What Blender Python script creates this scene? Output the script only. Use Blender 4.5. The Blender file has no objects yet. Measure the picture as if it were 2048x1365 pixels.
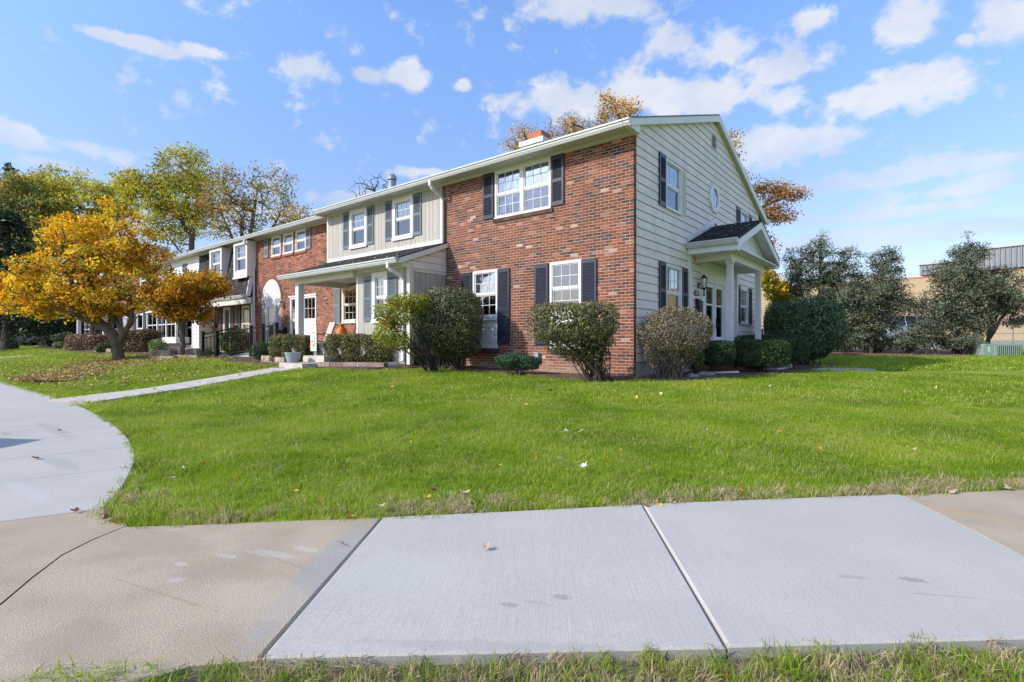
import bpy, math, random
import numpy as np
from mathutils import Matrix, Vector, Euler
PI = math.pi
rnd = random.Random(7)
S = bpy.context.scene
COL = S.collection

# ------------------------------------------------------------------ camera, sky, sun, exposure
CAM = (5.054, -10.443, 1.0)
RT, FW = (.777, .629), (-.629, .777)
cd = bpy.data.cameras.new('camera'); cam = bpy.data.objects.new('camera', cd); COL.objects.link(cam)
cd.lens = 1043 / 2048 * 36; cd.sensor_width = 36; cd.shift_y = 2.5 / 2048
cd.clip_start = .05; cd.clip_end = 3000
cam.location = CAM; cam.rotation_euler = (PI / 2, 0, math.atan2(.629, .777))
S.camera = cam
SUN_EL = math.radians(33)
SUN_H = (-.494, -.868)                       # horizontal direction towards the sun
sd = bpy.data.lights.new('sun', 'SUN'); sun = bpy.data.objects.new('sun', sd); COL.objects.link(sun)
sd.energy = 2.05; sd.angle = math.radians(.5); sd.color = (1, .94, .84)
tosun = Vector((SUN_H[0] * math.cos(SUN_EL), SUN_H[1] * math.cos(SUN_EL), math.sin(SUN_EL)))
sun.rotation_euler = tosun.to_track_quat('Z', 'Y').to_euler(); sun.location = (0, 0, 30)
S.view_settings.view_transform = 'Standard'; S.view_settings.look = 'None'
S.view_settings.gamma = 1; S.view_settings.use_curve_mapping = False
S.view_settings.exposure = 1.22

def P(px, py, s):                            # a point s metres ahead of the lens, seen at photo pixel px, py
    a, b = (px - 1024) / 1043, -(py - 685) / 1043
    return Vector((CAM[0] + s * (a * RT[0] + FW[0]), CAM[1] + s * (a * RT[1] + FW[1]), CAM[2] + s * b))

world = bpy.data.worlds.new('World'); S.world = world; world.use_nodes = True
nt = world.node_tree; N = nt.nodes; L = nt.links
bg = N['Background']; bg.inputs['Strength'].default_value = .15
sky = N.new('ShaderNodeTexSky'); sky.sky_type = 'NISHITA'; sky.sun_disc = False
sky.sun_elevation = SUN_EL; sky.sun_rotation = math.atan2(SUN_H[0], SUN_H[1])
sky.air_density = 1.0; sky.dust_density = .6; sky.ozone_density = 2.2
tc = N.new('ShaderNodeTexCoord')
clouds = [(300,92,110,20),(235,78,70,16),(385,98,62,20),(615,140,78,34),(818,148,62,38),(730,150,38,22),(20,270,75,36),(175,297,80,28),
 (1160,10,190,48),(1340,90,80,40),(1430,105,110,42),(1560,135,130,40),(1290,185,190,50),(1120,200,190,48),(1400,200,160,38),(1560,205,60,32),
 (1635,32,50,34),(1815,45,78,56),(2010,35,85,70),(1930,80,30,20),(1800,185,170,52),(1860,150,80,42),(1740,205,100,40),
 (1560,305,190,46),(1490,290,120,40),(1760,355,260,30),(1960,372,240,30),(1930,330,190,12),(850,345,90,16),(690,400,110,26),(930,172,22,16),
 (1700,480,500,26),(1820,420,400,18),(560,430,200,20),(1340,330,120,20),(100,330,120,20)]
prev = None
blobs = [(Vector(((cxp - 1024) / 1043 * RT[0] + FW[0], (cxp - 1024) / 1043 * RT[1] + FW[1], (685 - cyp) / 1043)), rx, ry) for cxp, cyp, rx, ry in clouds]
rc_ = random.Random(12)
for i in range(46):                          # the same broken cumulus goes on round the rest of the sky
    az = math.radians(rc_.uniform(52, 308)) + .1; e_ = math.radians(rc_.uniform(8, 62))
    f_ = math.cos(e_) * math.cos(az); r_ = math.cos(e_) * math.sin(az)
    blobs.append((Vector((r_ * RT[0] + f_ * FW[0], r_ * RT[1] + f_ * FW[1], math.sin(e_))), rc_.uniform(110, 260), rc_.uniform(40, 110)))
for d, rx, ry in blobs:
    k = d.length; c = d.normalized(); t1 = Vector((c.y, -c.x, 0)).normalized(); t2 = c.cross(t1)
    m = Matrix((t1, t2, c)).transposed().to_euler('XYZ')
    mp = N.new('ShaderNodeMapping'); mp.vector_type = 'TEXTURE'
    mp.inputs['Location'].default_value = c; mp.inputs['Rotation'].default_value = m
    mp.inputs['Scale'].default_value = (1.2 * rx / 1043 / k, 1.2 * ry / 1043 / k, 1)
    L.new(tc.outputs['Generated'], mp.inputs['Vector'])
    g = N.new('ShaderNodeTexGradient'); g.gradient_type = 'SPHERICAL'; L.new(mp.outputs[0], g.inputs[0])
    if prev is None: prev = g.outputs[1]
    else:
        a = N.new('ShaderNodeMath'); a.operation = 'SMOOTH_MAX'; a.inputs[2].default_value = .10
        L.new(prev, a.inputs[0]); L.new(g.outputs[1], a.inputs[1]); prev = a.outputs[0]
def wmath(op, a, b=None, c=None):
    n = N.new('ShaderNodeMath'); n.operation = op
    for i, v in enumerate((a, b, c)):
        if v is None: continue
        if isinstance(v, (int, float)): n.inputs[i].default_value = v
        else: L.new(v, n.inputs[i])
    return n.outputs[0]
def wnoise(scale, det, off=(0, 0, 0), dist=0.):
    mp = N.new('ShaderNodeMapping'); mp.inputs['Scale'].default_value = (1, 1, 1.35); mp.inputs['Location'].default_value = off
    L.new(tc.outputs['Generated'], mp.inputs[0])
    n = N.new('ShaderNodeTexNoise'); n.inputs['Scale'].default_value = scale; n.inputs['Detail'].default_value = det
    n.inputs['Roughness'].default_value = .58; n.inputs['Distortion'].default_value = dist
    L.new(mp.outputs[0], n.inputs[0]); return n.outputs[0]
n1 = wnoise(19, 10, dist=.15)
val = wmath('ADD', prev, wmath('MULTIPLY', wmath('SUBTRACT', n1, .51), 2.1))
mr = N.new('ShaderNodeMapRange'); mr.interpolation_type = 'SMOOTHSTEP'
mr.inputs['From Min'].default_value = .17; mr.inputs['From Max'].default_value = .66; L.new(val, mr.inputs[0])
alpha = wmath('MULTIPLY', mr.outputs[0], .84)
n2 = wnoise(7, 6, (.0, .0, .10), .2)
mr2 = N.new('ShaderNodeMapRange'); mr2.inputs['From Min'].default_value = .35; mr2.inputs['From Max'].default_value = .62
L.new(n2, mr2.inputs[0])
ccol = N.new('ShaderNodeMix'); ccol.data_type = 'RGBA'; L.new(mr2.outputs[0], ccol.inputs[0])
ccol.inputs[6].default_value = (1.75, 1.98, 2.42, 1); ccol.inputs[7].default_value = (2.55, 2.58, 2.66, 1)
tintn = N.new('ShaderNodeMix'); tintn.data_type = 'RGBA'; tintn.blend_type = 'MULTIPLY'; tintn.inputs[0].default_value = 1
tintn.inputs[7].default_value = (.84, .86, .95, 1)
sepz = N.new('ShaderNodeSeparateXYZ'); L.new(tc.outputs['Generated'], sepz.inputs[0])
zr = N.new('ShaderNodeMapRange'); zr.inputs['From Min'].default_value = 0; zr.inputs['From Max'].default_value = .5; L.new(sepz.outputs[2], zr.inputs[0])
zc = N.new('ShaderNodeMix'); zc.data_type = 'RGBA'; zc.inputs[6].default_value = (.47, .375, .36, 1); zc.inputs[7].default_value = (.72, .80, .95, 1); L.new(zr.outputs[0], zc.inputs[0]); L.new(zc.outputs[2], tintn.inputs[7])
L.new(sky.outputs[0], tintn.inputs[6])
za = N.new('ShaderNodeMapRange'); za.inputs['From Min'].default_value = .05; za.inputs['From Max'].default_value = .36; za.inputs['To Min'].default_value = .35; L.new(sepz.outputs[2], za.inputs[0])
alpha = wmath('MULTIPLY', alpha, za.outputs[0])
fin = N.new('ShaderNodeMix'); fin.data_type = 'RGBA'; L.new(alpha, fin.inputs[0]); L.new(tintn.outputs[2], fin.inputs[6]); L.new(ccol.outputs[2], fin.inputs[7])
L.new(fin.outputs[2], bg.inputs['Color'])

# ------------------------------------------------------------------ helpers
def sst(a, b, x):
    t = min(1, max(0, (x - a) / (b - a))); return t * t * (3 - 2 * t)
EDGE = [(-53.8,-8.16),(-13.799,-8.283),(-9.736,-8.295),(-6.36,-8.314),(-3.562,-8.475),(-1.743,-8.694),(-0.598,-8.921),(0.159,-9.145),(0.824,-9.396),(1.109,-9.534),
 (1.308,-9.587),(1.629,-9.55),(2.084,-9.1),(2.605,-8.593),(3.659,-7.444),(4.88,-6.186),(5.53,-5.479),(33,24.8)]
def _smooth(pts):
    out = []
    for i in range(len(pts) - 1):
        p0, p1, p2, p3 = pts[max(i - 1, 0)], pts[i], pts[i + 1], pts[min(i + 2, len(pts) - 1)]; n = 4 if 1 <= i <= 8 else 1
        for k in range(n):
            t = k / n; f = lambda a, b, c, d: .5 * (2 * b + (c - a) * t + (2 * a - 5 * b + 4 * c - d) * t * t + (3 * b - a - 3 * c + d) * t ** 3)
            out.append((f(p0[0], p1[0], p2[0], p3[0]), f(p0[1], p1[1], p2[1], p3[1])) if n > 1 else p1)
    return out + [pts[-1]]
EDGE = _smooth(EDGE)
def edist(x, y):
    best = 1e9
    for (ax, ay), (bx, by) in zip(EDGE, EDGE[1:]):
        vx, vy = bx - ax, by - ay; t = ((x - ax) * vx + (y - ay) * vy) / (vx * vx + vy * vy); t = min(1, max(0, t))
        best = min(best, math.hypot(x - ax - t * vx, y - ay - t * vy))
    return best
def paved(x, y):                             # on the driveway or sidewalk side of the lawn edge
    poly = EDGE + [(60, 20), (60, -60), (-60, -60)]
    inside = False; j = len(poly) - 1
    for i in range(len(poly)):
        xi, yi = poly[i]; xj, yj = poly[j]
        if (yi > y) != (yj > y) and x < (xj - xi) * (y - yi) / (yj - yi) + xi: inside = not inside
        j = i
    return inside
def fwd(x, y): return (x - CAM[0]) * FW[0] + (y - CAM[1]) * FW[1]
def G(x, y):
    if paved(x, y): return 0.
    A = .22 + .12 * sst(1, 7, -x) + .33 * sst(16, 34, fwd(x, y))
    return A * sst(0, 6.5, edist(x, y))

def tag(o, label=None, cat=None, group=None, kind=None):
    if label: o['label'] = label
    if cat: o['category'] = cat
    if group: o['group'] = group
    if kind: o['kind'] = kind
    return o
def thing(name, label, cat, loc, group=None, rz=0):
    o = bpy.data.objects.new(name, None); COL.objects.link(o); o.location = loc; o.rotation_euler = (0, 0, rz)
    o.empty_display_size = .2
    return tag(o, label, cat, group)
def adopt(o, parent):                        # o was built in world coordinates
    o.parent = parent
    m = Matrix.Identity(4); p = parent
    while p is not None:
        m = (Matrix.Translation(p.location) @ p.rotation_euler.to_matrix().to_4x4() @ Matrix.Diagonal((*p.scale, 1))) if p.parent is None else m
        p = p.parent
    if parent.parent is None: o.matrix_parent_inverse = m.inverted()
    return o
def link(name, me, parent=None, mat=None):
    o = bpy.data.objects.new(name, me); COL.objects.link(o)
    if mat is not None and not me.materials: me.materials.append(mat)
    if parent is not None: adopt(o, parent)
    return o
def copy_tree(o, parent=None):
    c = o.copy(); COL.objects.link(c)
    if parent is not None: c.parent = parent
    for ch in o.children: copy_tree(ch, c)
    return c

class MB:
    def __init__(s): s.v = []; s.f = []; s.c = []; s.smooth = False; s.col = None
    def face(s, pts, col=None):
        n = len(s.v); s.v += [tuple(p) for p in pts]; s.f.append(tuple(range(n, n + len(pts)))); s.c.append(col or s.col)
    def raw(s, vs, fs, col=None):
        n = len(s.v); s.v += [tuple(p) for p in vs]
        for f in fs: s.f.append(tuple(i + n for i in f)); s.c.append(col or s.col)
    def box(s, x0, x1, y0, y1, z0, z1, col=None, M=None):
        vs = [(x0,y0,z0),(x1,y0,z0),(x1,y1,z0),(x0,y1,z0),(x0,y0,z1),(x1,y0,z1),(x1,y1,z1),(x0,y1,z1)]
        if M is not None: vs = [tuple(M @ Vector(p)) for p in vs]
        s.raw(vs, [(0,3,2,1),(4,5,6,7),(0,1,5,4),(1,2,6,5),(2,3,7,6),(3,0,4,7)], col)
    def front(s, x0, x1, y0, y1, z0, z1, col=None):   # a box without its back
        vs = [(x0,y0,z0),(x1,y0,z0),(x1,y1,z0),(x0,y1,z0),(x0,y0,z1),(x1,y0,z1),(x1,y1,z1),(x0,y1,z1)]
        s.raw(vs, [(0,3,2,1),(4,5,6,7),(0,1,5,4),(1,2,6,5),(3,0,4,7)], col)
    def prism(s, poly, a0, a1, axis='x', col=None):    # poly of (u,v): axis x -> (y,z), y -> (x,z), z -> (x,y)
        def mk(a): 
            return [((a,u,v) if axis == 'x' else (u,a,v) if axis == 'y' else (u,v,a)) for u, v in poly]
        n = len(poly); vs = mk(a0) + mk(a1)
        fs = [tuple(range(n))[::-1], tuple(range(n, 2 * n))] + [(i, (i + 1) % n, n + (i + 1) % n, n + i) for i in range(n)]
        s.raw(vs, fs, col)
    def tube(s, path, rad, n=6, rot=0., cap=True, col=None):
        path = [Vector(p) for p in path]
        if not hasattr(rad, '__len__'): rad = [rad] * len(path)
        base = len(s.v); u = None
        for i, p in enumerate(path):
            t = (path[min(i + 1, len(path) - 1)] - path[max(i - 1, 0)])
            t = t.normalized() if t.length > 1e-9 else Vector((0, 0, 1))
            if u is None:
                u = Vector((0, -1, 0)) if abs(t.y) < .9 else Vector((1, 0, 0))
            u = (u - t * u.dot(t)).normalized(); w = t.cross(u)
            for k in range(n):
                a = rot + 2 * PI * k / n
                s.v.append(tuple(p + (u * math.cos(a) + w * math.sin(a)) * rad[i]))
        for i in range(len(path) - 1):
            for k in range(n):
                a = base + i * n + k; b = base + i * n + (k + 1) % n
                s.f.append((a, b, b + n, a + n)); s.c.append(col or s.col)
        if cap:
            s.f.append(tuple(range(base, base + n))[::-1]); s.c.append(col or s.col)
            e = base + (len(path) - 1) * n; s.f.append(tuple(range(e, e + n))); s.c.append(col or s.col)
    def lathe(s, prof, c=(0, 0, 0), n=16, col=None):    # prof of (r,z)
        base = len(s.v)
        for r, z in prof:
            for k in range(n):
                a = 2 * PI * k / n; s.v.append((c[0] + r * math.cos(a), c[1] + r * math.sin(a), c[2] + z))
        for i in range(len(prof) - 1):
            for k in range(n):
                a = base + i * n + k; b = base + i * n + (k + 1) % n
                s.f.append((a, b, b + n, a + n)); s.c.append(col or s.col)
        s.f.append(tuple(range(base, base + n))[::-1]); s.c.append(col or s.col)
        e = base + (len(prof) - 1) * n; s.f.append(tuple(range(e, e + n))); s.c.append(col or s.col)
    def mesh(s, name, mat=None):
        me = bpy.data.meshes.new(name); me.from_pydata(s.v, [], s.f)
        if any(c is not None for c in s.c):
            at = me.attributes.new('tint', 'FLOAT_COLOR', 'FACE')
            at.data.foreach_set('color', np.array([(*(c or (.5, .5, .5)), 1) for c in s.c], dtype=np.float32).ravel())
        if s.smooth: me.polygons.foreach_set('use_smooth', [True] * len(me.polygons))
        if mat is not None: me.materials.append(mat)
        me.update(); return me
    def build(s, name, mat, parent=None, kind=None):
        o = link(name, s.mesh(name, mat), parent)
        if kind: o['kind'] = kind
        return o
def bx(name, mat, parent, *b):
    m = MB(); m.box(*b); return m.build(name, mat, parent)

# ------------------------------------------------------------------ materials
def mat(name, base, rough=.7, var=.12, vscale=6., bump=0., bscale=60., tint=False, metal=0., spec=.4, detail=6, var2=None, stretch=(1, 1, 1), transl=0., objrand=0., posvar=None):
    m = bpy.data.materials.new(name); m.use_nodes = True
    n = m.node_tree.nodes; l = m.node_tree.links; b = n['Principled BSDF']
    b.inputs['Roughness'].default_value = rough; b.inputs['Metallic'].default_value = metal
    b.inputs['Specular IOR Level'].default_value = spec
    tcn = n.new('ShaderNodeTexCoord'); mp = n.new('ShaderNodeMapping'); mp.inputs['Scale'].default_value = stretch
    l.new(tcn.outputs['Object'], mp.inputs[0])
    ns = n.new('ShaderNodeTexNoise'); ns.inputs['Scale'].default_value = vscale; ns.inputs['Detail'].default_value = detail
    l.new(mp.outputs[0], ns.inputs[0])
    mrn = n.new('ShaderNodeMapRange'); mrn.inputs['From Min'].default_value = .3; mrn.inputs['From Max'].default_value = .7
    mrn.inputs['To Min'].default_value = 1 - var; mrn.inputs['To Max'].default_value = 1 + var; l.new(ns.outputs[0], mrn.inputs[0])
    fac = mrn.outputs[0]
    if objrand:
        oi = n.new('ShaderNodeObjectInfo'); r2 = n.new('ShaderNodeMapRange'); r2.inputs['To Min'].default_value = 1 - objrand; r2.inputs['To Max'].default_value = 1 + objrand
        l.new(oi.outputs['Random'], r2.inputs[0]); mm = n.new('ShaderNodeMath'); mm.operation = 'MULTIPLY'; l.new(fac, mm.inputs[0]); l.new(r2.outputs[0], mm.inputs[1]); fac = mm.outputs[0]
    if posvar:
        gp = n.new('ShaderNodeNewGeometry'); mp2 = n.new('ShaderNodeMapping'); mp2.inputs['Scale'].default_value = (1, 1, posvar[2]); l.new(gp.outputs['Position'], mp2.inputs[0])
        np_ = n.new('ShaderNodeTexNoise'); np_.inputs['Scale'].default_value = posvar[1]; np_.inputs['Detail'].default_value = 6; l.new(mp2.outputs[0], np_.inputs[0])
        r3 = n.new('ShaderNodeMapRange'); r3.inputs['From Min'].default_value = .3; r3.inputs['From Max'].default_value = .7; r3.inputs['To Min'].default_value = 1 - posvar[0]; r3.inputs['To Max'].default_value = 1 + posvar[0]; l.new(np_.outputs[0], r3.inputs[0])
        m3 = n.new('ShaderNodeMath'); m3.operation = 'MULTIPLY'; l.new(fac, m3.inputs[0]); l.new(r3.outputs[0], m3.inputs[1]); fac = m3.outputs[0]
    vm = n.new('ShaderNodeVectorMath'); vm.operation = 'SCALE'; l.new(fac, vm.inputs['Scale'])
    if tint:
        at = n.new('ShaderNodeAttribute'); at.attribute_name = 'tint'; l.new(at.outputs['Color'], vm.inputs[0])
    elif var2 is not None:
        ns2 = n.new('ShaderNodeTexNoise'); ns2.inputs['Scale'].default_value = var2[1]; ns2.inputs['Detail'].default_value = 5; l.new(mp.outputs[0], ns2.inputs[0])
        cr = n.new('ShaderNodeMapRange'); cr.inputs['From Min'].default_value = var2[2] if len(var2) > 2 else .42; cr.inputs['From Max'].default_value = var2[3] if len(var2) > 3 else .62; l.new(ns2.outputs[0], cr.inputs[0])
        mx = n.new('ShaderNodeMix'); mx.data_type = 'RGBA'; mx.inputs[6].default_value = (*base, 1); mx.inputs[7].default_value = (*var2[0], 1)
        l.new(cr.outputs[0], mx.inputs[0]); l.new(mx.outputs[2], vm.inputs[0])
    else: vm.inputs[0].default_value = base
    l.new(vm.outputs[0], b.inputs['Base Color'])
    if bump:
        nb = n.new('ShaderNodeTexNoise'); nb.inputs['Scale'].default_value = bscale; nb.inputs['Detail'].default_value = 4; l.new(mp.outputs[0], nb.inputs[0])
        bn = n.new('ShaderNodeBump'); bn.inputs['Strength'].default_value = bump; bn.inputs['Distance'].default_value = .01; l.new(nb.outputs[0], bn.inputs['Height'])
        l.new(bn.outputs[0], b.inputs['Normal'])
    if transl:
        tr = n.new('ShaderNodeBsdfTranslucent'); l.new(vm.outputs[0], tr.inputs[0])
        ms = n.new('ShaderNodeMixShader'); ms.inputs[0].default_value = transl; out = n['Material Output']
        l.new(b.outputs[0], ms.inputs[1]); l.new(tr.outputs[0], ms.inputs[2]); l.new(ms.outputs[0], out.inputs[0])
    return m
M = {}
M['white'] = mat('white_trim', (.74, .735, .735), .45, .04, 3, .05, 30, posvar=(.05, 2, .4))
M['gutter'] = mat('pale_grey_gutter', (.55, .565, .57), .4, .05, 3, .04, 20)
M['cream'] = mat('cream_trim', (.66, .64, .57), .5, .05, 3, .05, 30)
M['siding'] = mat('grey_siding', (.78, .70, .655), .55, .06, 2.2, .12, 50, stretch=(1, 1, 6), posvar=(.07, 2.5, .3), objrand=.02)
M['groove'] = mat('groove_and_shade_line', (.10, .10, .08), .9)  # dark backing colour stands in for the shadow line under each siding plank
M['board'] = mat('tan_board', (.42, .40, .355), .65, .06, 4, .1, 40, stretch=(6, 6, .6), objrand=.035)
M['brick'] = mat('brick_face', (.3, .1, .07), .9, .22, 38, .5, 120, tint=True, spec=.2, posvar=(.20, 1.1, .6))
M['mortar'] = mat('mortar', (.52, .40, .32), .95, .18, 20, .4, 150)
M['mortar_far'] = mat('mortar_weathered', (.42, .32, .26), .95, .18, 20, .4, 150)
M['navy'] = mat('dark_navy_paint', (.030, .035, .055), .38, .1, 5)
M['slate'] = mat('slate_blue_paint', (.135, .165, .20), .45, .08, 5)
M['greyshutter'] = mat('grey_paint', (.20, .23, .24), .5, .08, 5)
M['charcoal'] = mat('charcoal_paint', (.05, .065, .07), .5, .1, 5)
M['black'] = mat('black_metal', (.012, .012, .013), .35, .1, 8)
M['shingle'] = mat('asphalt_shingle', (.06, .06, .065), .95, .3, 30, .6, 200, tint=True, spec=.15)
M['shingle_plain'] = mat('roof_shingle', (.055, .055, .06), .95, .35, 25, .6, 120, spec=.15)
M['interior'] = mat('dark_room', (.018, .018, .02), .9)
M['blind'] = mat('window_blind', (.50, .52, .55), .7, .05, 4)
M['curtain'] = mat('beige_curtain', (.22, .18, .12), .85, .1, 8)
M['oldconc'] = mat('weathered_concrete', (.455, .37, .262), .92, .24, 150, .45, 230, var2=((.375, .30, .21), 2.6, .40, .66), detail=4)
M['conc'] = mat('plain_concrete', (.47, .455, .425), .9, .14, 4, .4, 120)
M['walk'] = mat('walkway_concrete', (.50, .46, .40), .9, .14, 4, .4, 120)
M['block'] = mat('planter_block', (.33, .25, .22), .95, .2, 10, .6, 60, tint=True)
M['bark'] = mat('grey_brown_bark', (.14, .115, .09), .95, .35, 9, .9, 25, stretch=(1, 1, .25))
M['darkbark'] = mat('dark_bark', (.06, .05, .042), .95, .35, 9, .9, 25, stretch=(1, 1, .25))
M['leaf'] = mat('leaf', (.1, .1, .03), .6, .18, 3, tint=True, transl=.42, spec=.3)
M['needle'] = mat('evergreen_leaf', (.1, .1, .03), .55, .2, 3, tint=True, transl=.12, spec=.35)
M['mulch'] = mat('dark_mulch', (.055, .038, .028), .98, .5, 40, .9, 60, var2=((.14, .08, .05), 30))
M['redmulch'] = mat('red_brown_mulch', (.14, .06, .035), .98, .4, 10, .9, 30, var2=((.24, .13, .07), 6))
M['stone'] = mat('fieldstone', (.30, .26, .24), .85, .25, 6, .5, 30)
M['tan'] = mat('tan_masonry', (.40, .305, .185), .9, .06, 3, .2, 30)
M['pink'] = mat('pinkish_brick', (.36, .25, .19), .9, .15, 8, .3, 30, tint=True)
M['metalpanel'] = mat('grey_metal_panel', (.21, .225, .245), .45, .06, 2, metal=.3)
M['green'] = mat('green_enclosure_paint', (.25, .34, .29), .5, .08, 5)
M['plastic'] = mat('grey_plastic', (.30, .34, .38), .5, .05, 5)
M['sling'] = mat('beige_sling_fabric', (.50, .46, .41), .8, .05, 10)
M['bronze'] = mat('brown_metal', (.09, .065, .055), .4, .1, 5)
M['orange'] = mat('orange_fabric', (.75, .20, .03), .7, .15, 12)
M['flag'] = mat('flag_cloth', (.78, .78, .80), .8, .03, 5, tint=True)
M['wood'] = mat('weathered_wood', (.20, .18, .155), .9, .25, 5, .4, 30, stretch=(8, 8, .5), objrand=.12)
M['timber'] = mat('planter_timber', (.30, .24, .18), .9, .25, 5, .4, 30, objrand=.1)
M['terracotta'] = mat('terracotta', (.40, .15, .08), .85, .12, 6)
M['galv'] = mat('galvanised_metal', (.35, .37, .40), .4, .12, 6, metal=.6)
M['carwhite'] = mat('white_car_paint', (.72, .74, .78), .25, .02, 2)
M['carsilver'] = mat('silver_car_paint', (.42, .46, .52), .25, .02, 2, metal=.5)
M['cargrey'] = mat('dark_grey_car_paint', (.06, .075, .09), .22, .02, 2, metal=.3)
M['rubber'] = mat('tyre_rubber', (.015, .015, .015), .8)
M['carglass'] = mat('dark_glass', (.02, .028, .035), .05, .02, 2, spec=.8)
M['red'] = mat('red_lens', (.55, .02, .03), .2)
M['lens'] = mat('frosted_lamp_glass', (.72, .70, .62), .25)
M['patch'] = mat('unpainted_siding', (.50, .50, .36), .6, .08, 6)
M['stain'] = mat('dry_leaf', (.3, .15, .05), .8, .25, 30, tint=True, transl=.1)
def glass(name, refl, tintc, rough=.01):
    m = bpy.data.materials.new(name); m.use_nodes = True; n = m.node_tree.nodes; l = m.node_tree.links
    n.remove(n['Principled BSDF']); out = n['Material Output']
    g = n.new('ShaderNodeBsdfGlossy'); g.inputs['Roughness'].default_value = rough; g.inputs[0].default_value = (.9, .95, 1, 1)
    nz = n.new('ShaderNodeTexNoise'); nz.inputs['Scale'].default_value = 2.2; tcn = n.new('ShaderNodeTexCoord'); l.new(tcn.outputs['Object'], nz.inputs[0])
    bp = n.new('ShaderNodeBump'); bp.inputs['Strength'].default_value = .06; bp.inputs['Distance'].default_value = .05; l.new(nz.outputs[0], bp.inputs['Height']); l.new(bp.outputs[0], g.inputs['Normal'])
    t = n.new('ShaderNodeBsdfTransparent'); t.inputs[0].default_value = (*tintc, 1)
    fr = n.new('ShaderNodeFresnel'); fr.inputs[0].default_value = 1.5
    ad = n.new('ShaderNodeMath'); ad.operation = 'ADD'; ad.use_clamp = True; l.new(fr.outputs[0], ad.inputs[0]); ad.inputs[1].default_value = refl
    mx = n.new('ShaderNodeMixShader'); l.new(ad.outputs[0], mx.inputs[0]); l.new(t.outputs[0], mx.inputs[1]); l.new(g.outputs[0], mx.inputs[2]); l.new(mx.outputs[0], out.inputs[0])
    return m
M['pane'] = glass('window_glass', .30, (.75, .8, .85))
M['pane_low'] = glass('screened_window_glass', .14, (.5, .53, .56), .03)
def broom(name, base, ang):                  # broom-finished concrete: fine streaks along one direction
    m = mat(name, base, .85, .05, 1.5, 0, detail=8); n = m.node_tree.nodes; l = m.node_tree.links; b = n['Principled BSDF']
    tcn = n.new('ShaderNodeTexCoord'); mp = n.new('ShaderNodeMapping'); mp.vector_type = 'TEXTURE'; mp.inputs['Rotation'].default_value = (0, 0, ang); mp.inputs['Scale'].default_value = (1, 70, 1)
    l.new(tcn.outputs['Object'], mp.inputs[0])
    ns = n.new('ShaderNodeTexNoise'); ns.inputs['Scale'].default_value = 230; ns.inputs['Detail'].default_value = 4; l.new(mp.outputs[0], ns.inputs[0])
    n3 = n.new('ShaderNodeTexNoise'); n3.inputs['Scale'].default_value = 300; n3.inputs['Detail'].default_value = 5; l.new(tcn.outputs['Object'], n3.inputs[0])
    ad = n.new('ShaderNodeMath'); ad.operation = 'ADD'; l.new(ns.outputs[0], ad.inputs[0]); l.new(n3.outputs[0], ad.inputs[1])
    r = n.new('ShaderNodeMapRange'); r.inputs['From Min'].default_value = .7; r.inputs['From Max'].default_value = 1.3; r.inputs['To Min'].default_value = .91; r.inputs['To Max'].default_value = 1.07; l.new(ad.outputs[0], r.inputs[0])
    n4 = n.new('ShaderNodeTexNoise'); n4.inputs['Scale'].default_value = 110; n4.inputs['Detail'].default_value = 6; n4.inputs['Roughness'].default_value = .75; l.new(tcn.outputs['Object'], n4.inputs[0]); ad4 = n.new('ShaderNodeMath'); ad4.operation = 'MULTIPLY_ADD'; l.new(n4.outputs[0], ad4.inputs[0]); ad4.inputs[1].default_value = .8; l.new(r.outputs[0], ad4.inputs[2]); sb = n.new('ShaderNodeMath'); sb.operation = 'SUBTRACT'; l.new(ad4.outputs[0], sb.inputs[0]); sb.inputs[1].default_value = .40; r = sb
    src = b.inputs['Base Color'].links[0].from_socket
    v = n.new('ShaderNodeVectorMath'); v.operation = 'SCALE'; l.new(src, v.inputs[0]); l.new(r.outputs[0], v.inputs['Scale']); l.new(v.outputs[0], b.inputs['Base Color'])
    bp = n.new('ShaderNodeBump'); bp.inputs['Strength'].default_value = .35; bp.inputs['Distance'].default_value = .004; l.new(ad.outputs[0], bp.inputs['Height']); l.new(bp.outputs[0], b.inputs['Normal'])
    return m
# ------------------------------------------------------------------ ground, lawn base, driveway, sidewalk, paths
def clip(poly, nx, ny, d):                   # keep the side nx*x+ny*y >= d
    out = []
    for i in range(len(poly)):
        a, b = poly[i], poly[(i + 1) % len(poly)]
        fa, fb = nx * a[0] + ny * a[1] - d, nx * b[0] + ny * b[1] - d
        if fa >= 0: out.append(a)
        if (fa >= 0) != (fb >= 0):
            t = fa / (fa - fb); out.append((a[0] + t * (b[0] - a[0]), a[1] + t * (b[1] - a[1])))
    return out
def axis(parts):
    a = []
    for lo, hi, st in parts: a += list(np.arange(lo, hi, st))
    return sorted(set(round(float(q), 3) for q in a))
gx = axis([(-600, -120, 40), (-120, -60, 6), (-60, -20, 1.5), (-20, 12, .4), (12, 60, 2), (60, 600, 40)]) + [600]
gy = axis([(-300, -60, 40), (-60, -16, 4), (-16, 4, .4), (4, 40, 1.5), (40, 120, 6), (120, 900, 60)]) + [900]
gm = MB()
for y in gy:
    for x in gx:
        p = paved(x, y)
        gm.v.append((x, y, -.11 if p and edist(x, y) > .02 else G(x, y) - .012))
nx = len(gx)
for j in range(len(gy) - 1):
    for i in range(nx - 1):
        gm.f.append((j * nx + i, j * nx + i + 1, (j + 1) * nx + i + 1, (j + 1) * nx + i)); gm.c.append(None)
gm.smooth = True
M['soil'] = mat('lawn_soil_and_thatch', (.165, .24, .02), .95, .25, 1.3, .8, 40, var2=((.22, .28, .03), .55, .45, .6), spec=.1)
gm.build('ground', M['soil'], kind='structure')

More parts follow.
